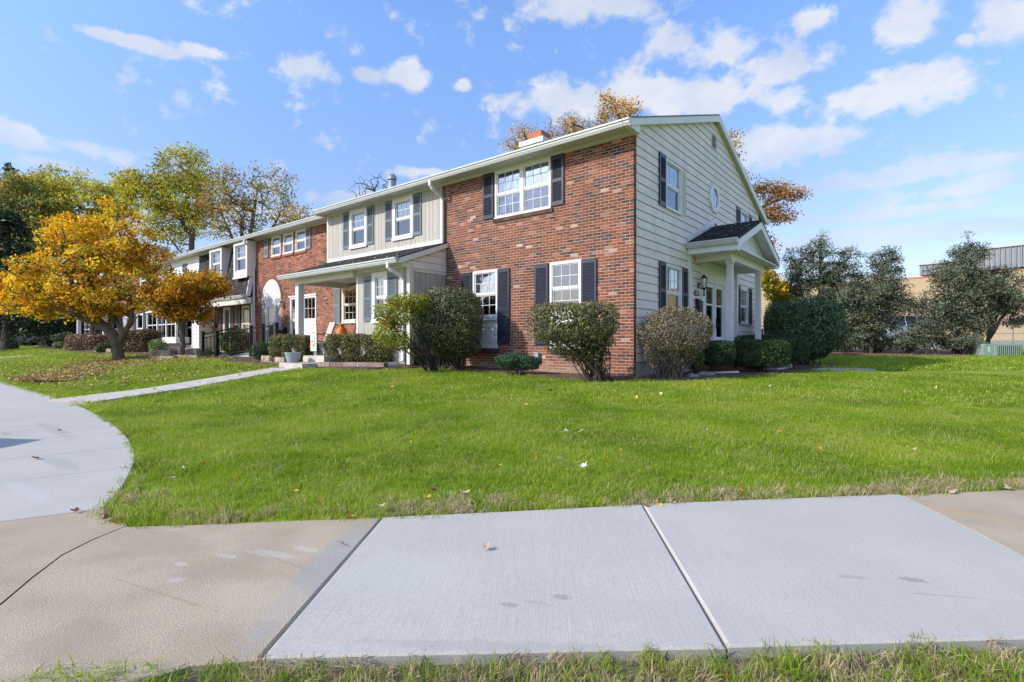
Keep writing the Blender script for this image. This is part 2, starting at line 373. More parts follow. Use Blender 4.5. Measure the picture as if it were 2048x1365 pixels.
def g0(px, py):
    d = P(px, py, 1); t = 1 / (CAM[2] - d.z); return (CAM[0] + t * (d.x - CAM[0]), CAM[1] + t * (d.y - CAM[1]))
from mathutils.geometry import tessellate_polygon as tess
def slab(name, poly, z, mt, parent, depth=.1, bevel=.012, label=None):
    m = MB(); n = len(poly)
    area = sum(poly[i][0] * poly[(i + 1) % n][1] - poly[(i + 1) % n][0] * poly[i][1] for i in range(n))
    if area < 0: poly = poly[::-1]
    ins = []
    for i in range(n):
        a, b, c = Vector(poly[i - 1]), Vector(poly[i]), Vector(poly[(i + 1) % n])
        e1 = (b - a); e2 = (c - b)
        n1_ = Vector((-e1.y, e1.x)).normalized() if e1.length > 1e-6 else Vector((0, 0)); n2_ = Vector((-e2.y, e2.x)).normalized() if e2.length > 1e-6 else n1_
        nn = (n1_ + n2_); nn = nn.normalized() if nn.length > 1e-6 else n1_
        ins.append((b + nn * bevel))
    vs = [(p[0], p[1], z - depth) for p in poly] + [(p[0], p[1], z - bevel * .6) for p in poly] + [(p.x, p.y, z) for p in ins]
    fs = [(i, (i + 1) % n, n + (i + 1) % n, n + i) for i in range(n)] + [(n + i, n + (i + 1) % n, 2 * n + (i + 1) % n, 2 * n + i) for i in range(n)] + [tuple(2 * n + i for i in t) for t in tess([[Vector((p.x, p.y, 0)) for p in ins]])]
    m.raw(vs, fs); o = m.build(name, mt, parent)
    if label: o['label'] = label
    return o
J1a, J1b = g0(765, 1035), g0(520, 1318); J2a, J2b = g0(1285, 1010), g0(1455, 1298); J3a, J3b = g0(1800, 990), g0(2048, 1115)
def along(a, b, t): return (a[0] + (b[0] - a[0]) * t, a[1] + (b[1] - a[1]) * t)
def line_hit(a, b, c, d):
    r = (b[0] - a[0], b[1] - a[1]); s_ = (d[0] - c[0], d[1] - c[1]); q = r[0] * s_[1] - r[1] * s_[0]
    t = ((c[0] - a[0]) * s_[1] - (c[1] - a[1]) * s_[0]) / q; return along(a, b, t)
NE1, NE2 = g0(520, 1318), g0(2048, 1280)     # the near edge of the new slabs
J3n = line_hit(J3a, J3b, NE1, NE2)
def gap(poly, k=.006):
    c = (sum(p[0] for p in poly) / len(poly), sum(p[1] for p in poly) / len(poly))
    return [(p[0] + (c[0] - p[0]) / max(.01, math.hypot(c[0] - p[0], c[1] - p[1])) * k, p[1] + (c[1] - p[1]) / max(.01, math.hypot(c[0] - p[0], c[1] - p[1])) * k) for p in poly]
ang = math.atan2(J2a[1] - J2b[1], J2a[0] - J2b[0])
M['newconc'] = broom('new_broomed_concrete', (.46, .435, .395), ang - PI / 2)
M['driveconc'] = broom('driveway_concrete', (.455, .43, .39), math.atan2(g0(255, 933)[1] - g0(0, 965)[1], g0(255, 933)[0] - g0(0, 965)[0]) - PI / 2)
def stains(m, spots_, seed=0):               # marks with a shape of their own: smears, footprints, rust
    n = m.node_tree.nodes; l = m.node_tree.links; b = n['Principled BSDF']; tcn = n.new('ShaderNodeTexCoord'); cur = b.inputs['Base Color'].links[0].from_socket
    for (x, y), rx, ry, rot, col, st_, sc in spots_:
        mp = n.new('ShaderNodeMapping'); mp.vector_type = 'TEXTURE'; mp.inputs['Location'].default_value = (x, y, 0); mp.inputs['Rotation'].default_value = (0, 0, rot); mp.inputs['Scale'].default_value = (rx, ry, 10); l.new(tcn.outputs['Object'], mp.inputs[0])
        g = n.new('ShaderNodeTexGradient'); g.gradient_type = 'SPHERICAL'; l.new(mp.outputs[0], g.inputs[0])
        ns = n.new('ShaderNodeTexNoise'); ns.inputs['Scale'].default_value = sc; ns.inputs['Detail'].default_value = 6; ns.inputs['Roughness'].default_value = .7; l.new(tcn.outputs['Object'], ns.inputs[0])
        ad = n.new('ShaderNodeMath'); ad.operation = 'MULTIPLY_ADD'; l.new(ns.outputs[0], ad.inputs[0]); ad.inputs[1].default_value = 1.6; l.new(g.outputs[1], ad.inputs[2])
        r = n.new('ShaderNodeMapRange'); r.inputs['From Min'].default_value = 1.08; r.inputs['From Max'].default_value = 1.35; r.inputs['To Max'].default_value = st_; l.new(ad.outputs[0], r.inputs[0])
        gm_ = n.new('ShaderNodeMath'); gm_.operation = 'GREATER_THAN'; l.new(g.outputs[1], gm_.inputs[0]); gm_.inputs[1].default_value = .001
        mu = n.new('ShaderNodeMath'); mu.operation = 'MULTIPLY'; l.new(r.outputs[0], mu.inputs[0]); l.new(gm_.outputs[0], mu.inputs[1])
        mx = n.new('ShaderNodeMix'); mx.data_type = 'RGBA'; l.new(mu.outputs[0], mx.inputs[0]); l.new(cur, mx.inputs[6]); mx.inputs[7].default_value = (*col, 1); cur = mx.outputs[2]
    l.new(cur, b.inputs['Base Color'])
j1 = math.atan2(J1a[1] - J1b[1], J1a[0] - J1b[0]); jm = along(J1a, J1b, .5); jo = (jm[0] - .07 * math.cos(j1 - PI / 2), jm[1] - .07 * math.sin(j1 - PI / 2))
WS, BS, DS = (.52, .50, .47), (.24, .17, .11), (.19, .18, .155)
stains(M['oldconc'], [(jo, 1.0, .13, j1, (.345, .335, .32), .75, 16), (g0(352, 1160), .07, .035, .6, WS, .5, 45), (g0(362, 1128), .07, .03, .2, WS, .5, 45), (g0(545, 1108), .22, .05, .35, WS, .5, 45), (g0(455, 1112), .1, .03, .3, WS, .5, 30), (g0(610, 1098), .12, .04, .3, WS, .5, 45),
  (g0(330, 1190), .55, .012, .25, BS, .3, 16), (g0(560, 1120), .5, .010, .1, BS, .25, 18), (g0(150, 1290), .35, .2, .3, (.34, .27, .2), .5, 7), (g0(520, 1200), .4, .25, 0, (.50, .41, .31), .5, 6), (g0(300, 1080), .6, .2, .2, (.36, .29, .22), .45, 6), (g0(80, 1060), .8, .3, .1, (.38, .30, .22), .4, 6),
  (g0(1880, 1020), .5, .1, j1 + .9, (.46, .33, .2), .8, 10)])
stains(M['newconc'], [(g0(1020, 1212), .055, .03, .4, DS, .42, 70), (g0(1075, 1208), .09, .02, .35, DS, .25, 70), (g0(1122, 1196), .065, .035, .4, DS, .45, 60), (g0(1705, 1158), .10, .03, .5, DS, .3, 60), (g0(1826, 1164), .085, .04, .3, DS, .5, 60), (g0(1880, 1195), .22, .012, .5, DS, .3, 40), (g0(1400, 1250), .5, .3, .3, (.42, .40, .37), .35, 5), (g0(800, 1150), .5, .3, .9, (.50, .48, .44), .4, 5), (g0(1750, 1050), .6, .4, .2, (.42, .40, .365), .35, 4), (g0(1080, 1300), .9, .06, .62, (.36, .34, .31), .5, 12)])
stains(M['driveconc'], [(g0(120, 925), .8, .12, .05, (.33, .32, .30), .5, 8), (g0(200, 830), 1.2, .2, .0, (.35, .34, .32), .5, 5), (g0(60, 985), .7, .1, .1, (.50, .48, .45), .5, 8), (g0(110, 860), 1.4, .12, .0, (.34, .33, .31), .5, 6), (g0(70, 780), 2.5, .25, 0, (.35, .33, .31), .45, 3), (g0(35, 800), .35, .02, .4, (.40, .12, .14), .7, 10)])
sw = thing('sidewalk', 'concrete sidewalk of new grey and old beige slabs across the foreground', 'sidewalk', (1.5, -9, 0)); sw['kind'] = 'structure'; del sw['category']
slab('slab', gap([J1a, along(J1a, J2a, .5), J2a, J2b, J1b]), .004, M['newconc'], sw, label='new light grey broomed slab')
slab('slab', gap([J2a, J3a, J3n, J2b]), .008, M['newconc'], sw, label='new light grey broomed slab on the right')
far = g0(2048, 978); d = Vector((far[0] - J3a[0], far[1] - J3a[1])).normalized()
slab('slab', gap([J3a, (J3a[0] + d.x * 8, J3a[1] + d.y * 8), (J3n[0] + d.x * 8, J3n[1] + d.y * 8), J3n]), 0, M['oldconc'], sw, label='old beige slab at the right edge')
cr = [g0(252, 1051), g0(180, 1080), g0(120, 1110), g0(60, 1155), g0(0, 1205), g0(-260, 1400)]
slab('slab', gap(cr[::-1] + [g0(262, 1052), g0(400, 1048), g0(600, 1040), J1a, J1b, g0(450, 1324), g0(380, 1330), g0(200, 1385), g0(0, 1500), g0(-200, 1600)]), 0, M['oldconc'], sw, label='old beige slab beside the new one')
de1, de2 = g0(206, 1016), g0(0, 1042); dv = Vector((de2[0] - de1[0], de2[1] - de1[1])).normalized()
dfar = (de1[0] + dv.x * 9, de1[1] + dv.y * 9)
slab('slab', gap([g0(206, 1019), g0(205, 1030), g0(230, 1042)] + cr + [(cr[-1][0] - 4, cr[-1][1] - 2.5), dfar]), 0, M['oldconc'], sw, label='old beige slab at the left edge')
# driveway of wide slabs scored across
dw = thing('driveway', 'pale concrete driveway curving along the lawn on the left', 'driveway', (-4, -9.5, 0)); dw['kind'] = 'structure'; del dw['category']
ki = min(range(len(EDGE)), key=lambda i: math.hypot(EDGE[i][0] - 1.109, EDGE[i][1] + 9.534)); curve = EDGE[:ki + 1]
dpoly = curve + [(de1[0] + dv.x * .02, de1[1] + dv.y * .02 + .01), (dfar[0], dfar[1] + .012), (-54, dfar[1] - 3)]
sv = Vector((g0(255, 933)[0] - g0(0, 965)[0], g0(255, 933)[1] - g0(0, 965)[1])).normalized(); sn = Vector((-sv.y, sv.x))
if sn.y < 0: sn = -sn
def sc_(p): return sn.x * p[0] + sn.y * p[1]
cuts = sorted([sc_(g0(255, 933)), sc_(g0(255, 893)), sc_(g0(213, 840)), sc_(g0(250, 862))])
edges_ = [-1e3] + cuts + [1e3]
for lo, hi in zip(edges_, edges_[1:]):
    q = clip(clip(dpoly, sn.x, sn.y, lo + .004), -sn.x, -sn.y, -(hi - .004))
    if len(q) >= 3: slab('slab', q, -.004, M['driveconc'], dw, bevel=.005)
# front walk between the lawns, up to the porch step
def strip(name, pts, w, mt, z=.02, label=None, seg=1.5, parent=None):
    pts = [Vector(p) for p in pts]
    k = 0
    for a, b in zip(pts, pts[1:]):
        n = max(1, int((b - a).length / seg)); t = (b - a).normalized(); s_ = Vector((-t.y, t.x)) * w / 2
        for i in range(n):
            p = a + (b - a) * (i / n) + t * .004; q = a + (b - a) * ((i + 1) / n) - t * .004
            m = MB(); c = [p - s_, q - s_, q + s_, p + s_]
            zz = [G(v.x, v.y) + z for v in c]
            m.raw([(v.x, v.y, h - .12) for v, h in zip(c, zz)] + [(v.x, v.y, h) for v, h in zip(c, zz)], [(4, 5, 6, 7), (0, 1, 5, 4), (1, 2, 6, 5), (2, 3, 7, 6), (3, 0, 4, 7)])
            m.build('slab', mt, parent)
wk = thing('front_walk', 'narrow concrete walk crossing the lawn to the porch step', 'walk', (-7, -6, .1)); wk['kind'] = 'structure'; del wk['category']
WALK = [(-6.22, -8.28), (-8.62, -3.25)]
strip('slab', WALK, 1.02, M['walk'], parent=wk)
wk2 = thing('side_walk', 'pale concrete path behind the yew bushes on the right', 'walk', (2.4, 8, .3)); wk2['kind'] = 'structure'; del wk2['category']
strip('slab', [(1.9, 6.2), (3.5, 7.6)], .9, M['walk'], z=.03, parent=wk2)
wk3 = thing('far_walk', 'far concrete path crossing the left lawn beyond the maple', 'walk', (-30, -4, .4)); wk3['kind'] = 'structure'; del wk3['category']
strip('slab', [(-34, -7.9), (-31, -4.6), (-33, -1.5)], 1.1, M['walk'], z=.03, seg=3, parent=wk3)
# mulch beds
BEDS = []
def inpoly(x, y, poly):
    r = False; j = len(poly) - 1
    for i in range(len(poly)):
        xi, yi = poly[i]; xj, yj = poly[j]
        if (yi > y) != (yj > y) and x < (xj - xi) * (y - yi) / (yj - yi) + xi: r = not r
        j = i
    return r
def bed(name, poly, mt, h=.05):
    BEDS.append(poly)
    m = MB(); n = 26; xs = [p[0] for p in poly]; ys = [p[1] for p in poly]
    def inside(x, y):
        r = False; j = len(poly) - 1
        for i in range(len(poly)):
            xi, yi = poly[i]; xj, yj = poly[j]
            if (yi > y) != (yj > y) and x < (xj - xi) * (y - yi) / (yj - yi) + xi: r = not r
            j = i
        return r
    c = (sum(xs) / n, sum(ys) / n)
    pts = []
    for i in range(len(poly)):
        a, b = poly[i], poly[(i + 1) % len(poly)]
        for k in range(8): pts.append(along(a, b, k / 8))
    cx_, cy_ = sum(p[0] for p in pts) / len(pts), sum(p[1] for p in pts) / len(pts)
    rings = [1., .93, .8, .5]
    R2 = random.Random(5)
    for q, r in enumerate(rings):
        for p in pts:
            j = .04 if q == 0 else .03
            x, y = cx_ + (p[0] - cx_) * r + R2.uniform(-j, j), cy_ + (p[1] - cy_) * r + R2.uniform(-j, j)
            m.v.append((x, y, G(x, y) + (-.02 if q == 0 else h * (.6 + .6 * R2.random()))))
    k = len(pts)
    for q in range(3):
        for i in range(k): m.f.append((q * k + i, q * k + (i + 1) % k, (q + 1) * k + (i + 1) % k, (q + 1) * k + i)); m.c.append(None)
    m.f.append(tuple(range(3 * k, 4 * k))); m.c.append(None)
    return m.build(name, mt, kind='structure')
bed('mulch_bed', [(-5.9, -1.1), (-3.0, -.95), (.1, -1.35), (.2, -.02), (-5.75, -.02)], M['mulch'])
bed('mulch_bed', [(.02, -.2), (1.2, -.25), (1.75, 1.6), (2.3, 4.2), (2.6, 7.4), (2.4, 11.5), (.05, 11.5)], M['mulch'])
bed('mulch_bed', [(-8.0, -3.0), (-5.8, -2.75), (-5.0, -1.0), (-5.9, -.1), (-8.0, -1.45)], M['mulch'])
bed('mulch_bed', [(-19, -1.9), (-12.6, -2.9), (-9.4, -3.0), (-9.4, .3), (-19, .3)], M['mulch'])
bed('mulch_bed', [(-45, -3.4), (-26, -3.6), (-21, -2.6), (-21, .3), (-45, .3)], M['mulch'])
cl, cr_ = P(1640, 700, 31), P(2010, 700, 27)
q1, q2, q3, q4 = P(1625, 700, 24.2), P(1960, 700, 22.6), P(2010, 700, 30), P(1600, 700, 34)
bed('mulch_bed', [(v.x, v.y) for v in (q1, q2, q3, q4)], M['redmulch'], .08)

# ------------------------------------------------------------------ house parts
def rects_minus(x0, x1, z0, z1, ops):
    ops = [o for o in ops if o[2] < z1 - 1e-5 and o[3] > z0 + 1e-5]
    xs = sorted(set([x0, x1] + [v for o in ops for v in (o[0], o[1]) if x0 < v < x1])); out = []
    for a, b in zip(xs, xs[1:]):
        mid = (a + b) / 2; cuts = sorted([(max(z0, o[2]), min(z1, o[3])) for o in ops if o[0] < mid < o[1]]); z = z0
        for lo, hi in cuts:
            if lo > z + 1e-4: out.append((a, b, z, lo))
            z = max(z, hi)
        if z < z1 - 1e-4: out.append((a, b, z, z1))
    return out
def wall(parent, x0, x1, z0, z1, y, ops, mt, th=.12, name='wall'):
    m = MB()
    for a, b, c, d_ in rects_minus(x0, x1, z0, z1, ops): m.box(a, b, y, y + th, c, d_)
    return m.build(name, mt, parent)
BR = [((.225, .080, .049), 30), ((.195, .072, .046), 22), ((.165, .066, .047), 16), ((.265, .096, .052), 12), ((.15, .068, .055), 8), ((.095, .062, .058), 9), ((.07, .055, .055), 7), ((.40, .31, .26), 2.6), ((.31, .17, .125), 5)]
def pick_brick(R): 
    t = R.uniform(0, sum(w for _, w in BR))
    for i, (c, w) in enumerate(BR):
        t -= w
        if t <= 0: return i
    return 0
def bricks(parent, x0, x1, z0, z1, y, ops, n_parts, seed, bl=.2032, ch=.0688, jt=.013, proud=.005, seen=None, low=0):
    R = random.Random(seed); lst = []
    row = 0; z = z0
    while z + ch * .6 < z1:
        zt = min(z + ch - jt, z1 - .004); off = 0 if row % 2 else bl / 2
        x = x1 - off if off else x1
        edges = [x1]; xx = x1 - (bl if not off else off)
        while xx > x0: edges.append(xx); xx -= bl
        edges.append(x0)
        zm = (z + zt) / 2
        holes = sorted([(o[0], o[1]) for o in ops if o[2] - .004 < zm < o[3] + .004])
        for b_, a_ in zip(edges, edges[1:]):
            segs = [(a_, b_)]
            for h0, h1 in holes:
                segs = [q for s_ in segs for q in ((s_[0], min(s_[1], h0)), (max(s_[0], h1), s_[1])) if q[1] - q[0] > .02 and q[1] <= s_[1] and q[0] >= s_[0]]
            for s0, s1 in segs:
                g = jt / 2 if s1 < x1 - 1e-4 else 0
                lst.append((s0 + jt / 2, s1 - g, z, zt, pick_brick(R)))
        row += 1; z += ch
    def key(b):
        v = 0 if seen is None or seen((b[0] + b[1]) / 2, (b[2] + b[3]) / 2) else 1e6
        return v + math.hypot((b[0] + b[1]) / 2 - CAM[0], y - CAM[1])
    order = sorted(range(len(lst)), key=lambda i: key(lst[i]) - (0 if lst[i][1] - lst[i][0] > .15 else -3))
    meshes = []
    for i, (c, w) in enumerate(BR):
        for v in range(2):
            f = R.uniform(.85, 1.15); mb = MB(); mb.front(-.5, .5, -.5, .5, -.5, .5, (c[0] * f, c[1] * f, c[2] * f)); meshes.append(mb.mesh('brick', M['brick']))
    mj = MB()
    for q, i in enumerate(order):
        s0, s1, a, b, ci = lst[i]; dp = proud + R.uniform(-.0025, .0025)
        back = .09 if abs(s1 - x1) < 1e-4 else .0
        if q < n_parts:
            o = bpy.data.objects.new('brick', meshes[ci * 2 + R.randint(0, 1)]); COL.objects.link(o)
            o.scale = (s1 - s0, dp + back, b - a); o.location = ((s0 + s1) / 2, y + (back - dp) / 2, (a + b) / 2)
            adopt(o, parent)
        else:
            f = R.uniform(.82, 1.18); c = BR[ci][0]; w = min(1, max(0, (low - a) / .25)) * .6 if low else 0
            c = [c[k] * f * (1 - w) + (.36, .27, .19)[k] * w for k in range(3)]
            mj.front(s0, s1, y - dp, y + back, a, b, tuple(c))
    o = mj.build('brickwork', M['brick'], parent); o['kind'] = 'stuff'

_wm = {}
def window(parent, x, y, z, w, h, rz=0, fm='white', blind=None, cur=False, grid=(3, 2), low_grid=False, fr=.055, rail=.5, proud=.03, low=True, name='window', panes=('pane', 'pane_low')):
    """a double-hung window; x,z its lower left corner on the wall plane as seen from outside"""
    R_ = Matrix.Translation((x, y, z)) @ Matrix.Rotation(rz, 4, 'Z')
    def put(mb, nm, mt, par):
        me = mb.mesh(nm, M[mt]); o = bpy.data.objects.new(nm, me); COL.objects.link(o)
        o.parent = par; return o
    m = MB(); f = fr
    for b in ((0, f, -proud, .06, 0, h), (w - f, w, -proud, .06, 0, h), (f, w - f, -proud, .06, 0, f), (f, w - f, -proud, .06, h - f, h)): m.box(*b)
    m.box(-.01, w + .01, -proud - .022, -proud + .002, -.012, f * .55)     # nose of the sill
    zr = f + (h - 2 * f) * rail
    s = .032
    if low:
        m.box(f, w - f, -.006, .03, zr - s * .7, zr + s * .7)
        for zz0, zz1, dy in ((f, zr - s * .7, .018), (zr + s * .7, h - f, .0)):
            m.box(f, f + s, dy - .006, dy + .03, zz0, zz1); m.box(w - f - s, w - f, dy - .006, dy + .03, zz0, zz1)
            m.box(f + s, w - f - s, dy - .006, dy + .03, zz1 - s * .8, zz1); m.box(f + s, w - f - s, dy - .006, dy + .03, zz0, zz0 + s * .8)
    wo = bpy.data.objects.new(name, m.mesh(name, M[fm])); COL.objects.link(wo)
    wo.matrix_basis = R_; wo.parent = parent; wo.matrix_parent_inverse = Matrix.Translation(-Vector(parent.location))
    spans = ((f + s, zr - s * 1.4, .03, panes[1], low_grid), (zr + s * 1.4, h - f - s * .8, .012, panes[0], True)) if low else ((f, h - f, .012, panes[0], True),)
    for z0, z1, dy, mt, gr in spans:
        a = MB(); a.box(f + .01, w - f - .01, dy, dy + .006, z0 - .01, z1 + .01); put(a, 'pane', mt, wo)
        if gr and grid:
            g = MB(); x0, x1 = f + s, w - f - s; nxg, nzg = grid; t = .0065
            for i in range(1, nxg): g.box(x0 + (x1 - x0) * i / nxg - t, x0 + (x1 - x0) * i / nxg + t, dy - .008, dy + .001, z0, z1)
            for i in range(1, nzg): g.box(x0, x1, dy - .0085, dy + .0005, z0 + (z1 - z0) * i / nzg - t, z0 + (z1 - z0) * i / nzg + t)
            put(g, 'muntin', fm if mt != 'pane_low' else 'white', wo)
    r = MB(); r.box(f, w - f, .42, .44, f, h - f)
    for b in ((f, f + .004, .06, .42, f, h - f), (w - f - .004, w - f, .06, .42, f, h - f), (f, w - f, .06, .42, f, f + .004), (f, w - f, .06, .42, h - f - .004, h - f)): r.box(*b)
    put(r, 'room', 'interior', wo)
    if blind:
        b = MB(); zz = h - f
        while zz > f + (h - 2 * f) * blind: b.box(f + .01, w - f - .01, .10, .112, zz - .046, zz - .003); zz -= .05
        put(b, 'blind', 'blind', wo)
    if cur:
        for sx in (0, 1):
            c = MB(); n = 22; x0 = f + .01 if not sx else w / 2 + .03; x1 = w / 2 - .03 if not sx else w - f - .01
            pts = []
            for lv in range(6):
                zz = h - f - (h - 2 * f) * lv / 5; nar = 1 - .35 * math.sin(PI * min(1, lv / 4) * .5)
                for i in range(n):
                    t = i / (n - 1); xx = x0 + (x1 - x0) * (t * nar if not sx else 1 - (1 - t) * nar)
                    pts.append((xx, .12 + .02 * math.sin(t * 38 + lv * .2), zz))
            c.raw(pts, [(l_ * n + i, l_ * n + i + 1, (l_ + 1) * n + i + 1, (l_ + 1) * n + i) for l_ in range(5) for i in range(n - 1)]); c.smooth = True
            put(c, 'curtain', 'curtain', wo)
    return wo
_sh = {}
def shutter(parent, x, y, z, w, h, mt, rz=0, split=.5, flat=False):
    key = (round(w, 2), round(h, 2), mt, split, flat)
    if key not in _sh:
        m = MB(); st = .055; t = .03
        m.box(0, st, -t, 0, 0, h); m.box(w - st, w, -t, 0, 0, h)
        zs = [(0, .10 if h < 1.5 else .16), (h * split - .04, h * split + .04), (h - .10, h)]
        for a, b in zs: m.box(st, w - st, -t, 0, a, b)
        m.box(st, w - st, -.004, 0, .05, h - .05)
        l_ = MB()
        for (a, b), (c, d_) in zip(zs, zs[1:]):
            if flat: l_.box(st, w - st, -.016, -.006, b, c)
            else:
                n = int((c - b) / .034)
                for i in range(n):
                    zz = b + (i + .5) * (c - b) / n
                    l_.raw([(st, -.028, zz - .016), (w - st, -.028, zz - .016), (w - st, -.008, zz + .010), (st, -.008, zz + .010), (st, -.028, zz - .011), (w - st, -.028, zz - .011), (w - st, -.008, zz + .015), (st, -.008, zz + .015)],
                           [(0, 1, 2, 3), (7, 6, 5, 4), (0, 4, 5, 1), (1, 5, 6, 2), (3, 7, 4, 0)])
        _sh[key] = (m.mesh('shutter', M[mt]), l_.mesh('louver', M[mt]))
    a, b = _sh[key]
    o = bpy.data.objects.new('shutter', a); COL.objects.link(o); o.matrix_basis = Matrix.Translation((x, y, z)) @ Matrix.Rotation(rz, 4, 'Z')
    o.parent = parent; o.matrix_parent_inverse = Matrix.Translation(-Vector(parent.location))
    l_ = bpy.data.objects.new('louver' if not flat else 'panel', b); COL.objects.link(l_); l_.parent = o
    return o
GP = [(0, 0), (0, .13), (-.012, .13), (-.012, .02), (-.075, .02), (-.105, .075), (-.105, .115), (-.135, .118), (-.135, .135), (-.148, .135), (-.148, .10), (-.12, .095), (-.12, .06), (-.085, 0)]
def gutter(parent, x0, x1, y, z, mt='white', flip=False, axis_='x'):
    m = MB(); poly = [((y + u) if not flip else (y - u), z + v) for u, v in GP]
    m.prism(poly, x0, x1, axis_)
    for e in (x0, x1):
        m.prism([(y + u if not flip else y - u, z + v) for u, v in ((0, 0), (-.085, 0), (-.12, .06), (-.148, .10), (-.148, .135), (0, .135))], e - .004, e + .004, axis_)
    return m.build('gutter', M['gutter'], parent)
def downspout(parent, path, r=.055, mt='white'):
    m = MB(); m.tube(path, r, 4, PI / 4); return m.build('downspout', M[mt], parent)
def shingles(parent, p0, ux, uv, nu, nv, name='shingles', seed=1, base=.055):
    """courses of tabs: p0 lower left, ux along the eave, uv up the slope"""
    R = random.Random(seed); m = MB(); p0 = Vector(p0); ux = Vector(ux); uv = Vector(uv); n = ux.cross(uv).normalized()
    for j in range(nv):
        off = R.random()
        for i in range(-1, nu + 1):
            a = (i + off) / nu; b = (i + 1 + off) / nu; a, b = max(0, a), min(1, b)
            if b - a < .002: continue
            v0, v1 = j / nv, min(1, (j + 1.06) / nv); f = base * R.uniform(.6, 1.5); c = (f, f * .98, f * 1.05)
            q = [p0 + ux * a + uv * v0, p0 + ux * (b - .0012) + uv * v0, p0 + ux * (b - .0012) + uv * v1, p0 + ux * a + uv * v1]
            h = (.012 + R.uniform(0, .003), .002)
            t = [q[0] + n * h[0], q[1] + n * h[0], q[2] + n * h[1], q[3] + n * h[1]]
            m.raw(q + t, [(4, 5, 6, 7), (0, 1, 5, 4), (0, 4, 7, 3), (1, 2, 6, 5)], c)
    o = m.build(name, M['shingle'], parent); o['kind'] = 'stuff'; return o
def lantern(parent, x, y, z, rz=0, s=1.):
    R_ = Matrix.Translation((x, y, z)) @ Matrix.Rotation(rz, 4, 'Z') @ Matrix.Scale(s, 4)
    m = MB()
    m.box(-.06, .06, -.02, 0, -.10, .06); m.tube([(0, 0, .0), (0, -.10, .03), (0, -.14, .12), (0, -.14, .17)], .012, 6)
    m.lathe([(.012, .26), (.03, .23), (.05, .2), (.10, .16), (.095, .15)], (0, -.14, 0), 6); m.lathe([(.055, -.09), (.06, -.11), (.02, -.15), (.018, -.26), (.03, -.28), (.008, -.31)], (0, -.14, 0), 6)
    for k in range(6):
        a = k * PI / 3; m.tube([(.085 * math.cos(a), -.14 + .085 * math.sin(a), .15), (.055 * math.cos(a), -.14 + .055 * math.sin(a), -.10)], .007, 4)
    m.v = [tuple(R_ @ Vector(p)) for p in m.v]; o = m.build('wall_lantern', M['black'], parent)
    g = MB(); g.lathe([(.05, -.09), (.08, .15)], (0, -.14, 0), 6); g.v = [tuple(R_ @ Vector(p)) for p in g.v]
    c = g.build('lamp_glass', M['lens']); c.parent = o; c.matrix_parent_inverse = Matrix.Translation(-Vector(parent.location)) if False else Matrix.Identity(4)
    return o
EOF_MARK = 0
# ------------------------------------------------------------------ end townhouse (brick front, sided gable)
def FX(px, Y):                                # where photo column px meets the plane y = Y
    a = (px - 1024) / 1043; t = (Y - CAM[1]) / (a * RT[1] + FW[1]); return CAM[0] + t * (a * RT[0] + FW[0])
def roof(parent, x0, x1, yf, yr=11.0, ze=5.66, yp=5.3, zp=7.68, th=.09, zr=5.62, label=None):
    m = MB(); m.prism([(yf, ze), (yp, zp), (yr, zr), (yr, zr - th), (yp, zp - th), (yf, ze - th)], x0, x1, 'x'); return m.build('roof', M['shingle_plain'], parent)
def eaves(parent, x0, x1, y, mt='white', z=5.5, over=.42, soffit='cream', fz=.075):
    bx('frieze', M[soffit], parent, x0, x1, y - .03, y + .06, z, z + fz)
    m = MB(); n = int((x1 - x0) / .1)
    for i in range(n): m.box(x0 + (x1 - x0) * i / n, x0 + (x1 - x0) * (i + .93) / n, y - over, y, z + fz + .002, z + fz + .02)
    m.box(x0, x1, y - over, y, z + fz + .02, z + fz + .03); m.build('soffit', M[soffit], parent)
    bx('fascia', M[mt], parent, x0, x1, y - over - .0, y - over + .02, z + fz + .03, z + .17)
    gutter(parent, x0, x1, y - over, z + .018, mt)

H1 = thing('end_townhouse', 'red brick end townhouse with pale sided gable wall and dark navy shutters', 'townhouse', (-2.9, 5, .2))
OPS1 = [(-3.96, -2.17, 4.25, 5.5), (-2.2, -1.32, .84, 2.92), (-4.76, -3.87, .84, 2.92)]
SILL1 = [(-4.02, -2.11, 4.15, 4.25), (-2.26, -1.26, .73, .84), (-4.82, -3.81, .73, .84)]
wall(H1, -5.84, -.01, .0, 5.5, .0, OPS1, M['mortar'], .09)
bricks(H1, -5.84, .0, .2, 5.5, .0, OPS1 + SILL1, 300, 3, seen=lambda x, z: not (-2.0 < x < -.55 and z < 2.1) and not (-2.65 < x < -.91 and .9 < z < 2.95) and z < 5.45, low=.55)
R = random.Random(4)
for x0, x1, z0, z1 in SILL1:
    m = MB(); n = int((x1 - x0) / .066); w = (x1 - x0) / n
    for i in range(n):
        f = R.uniform(.7, 1.15); m.box(x0 + i * w + .003, x0 + (i + 1) * w - .003, -.055, .08, z0 + .004, z1 - .003, (.13 * f, .075 * f, .06 * f))
    m.build('sill_brickwork', M['brick'], H1)
bx('foundation', M['stone'], H1, -5.84, -.02, -.004, .1, -.1, .26)
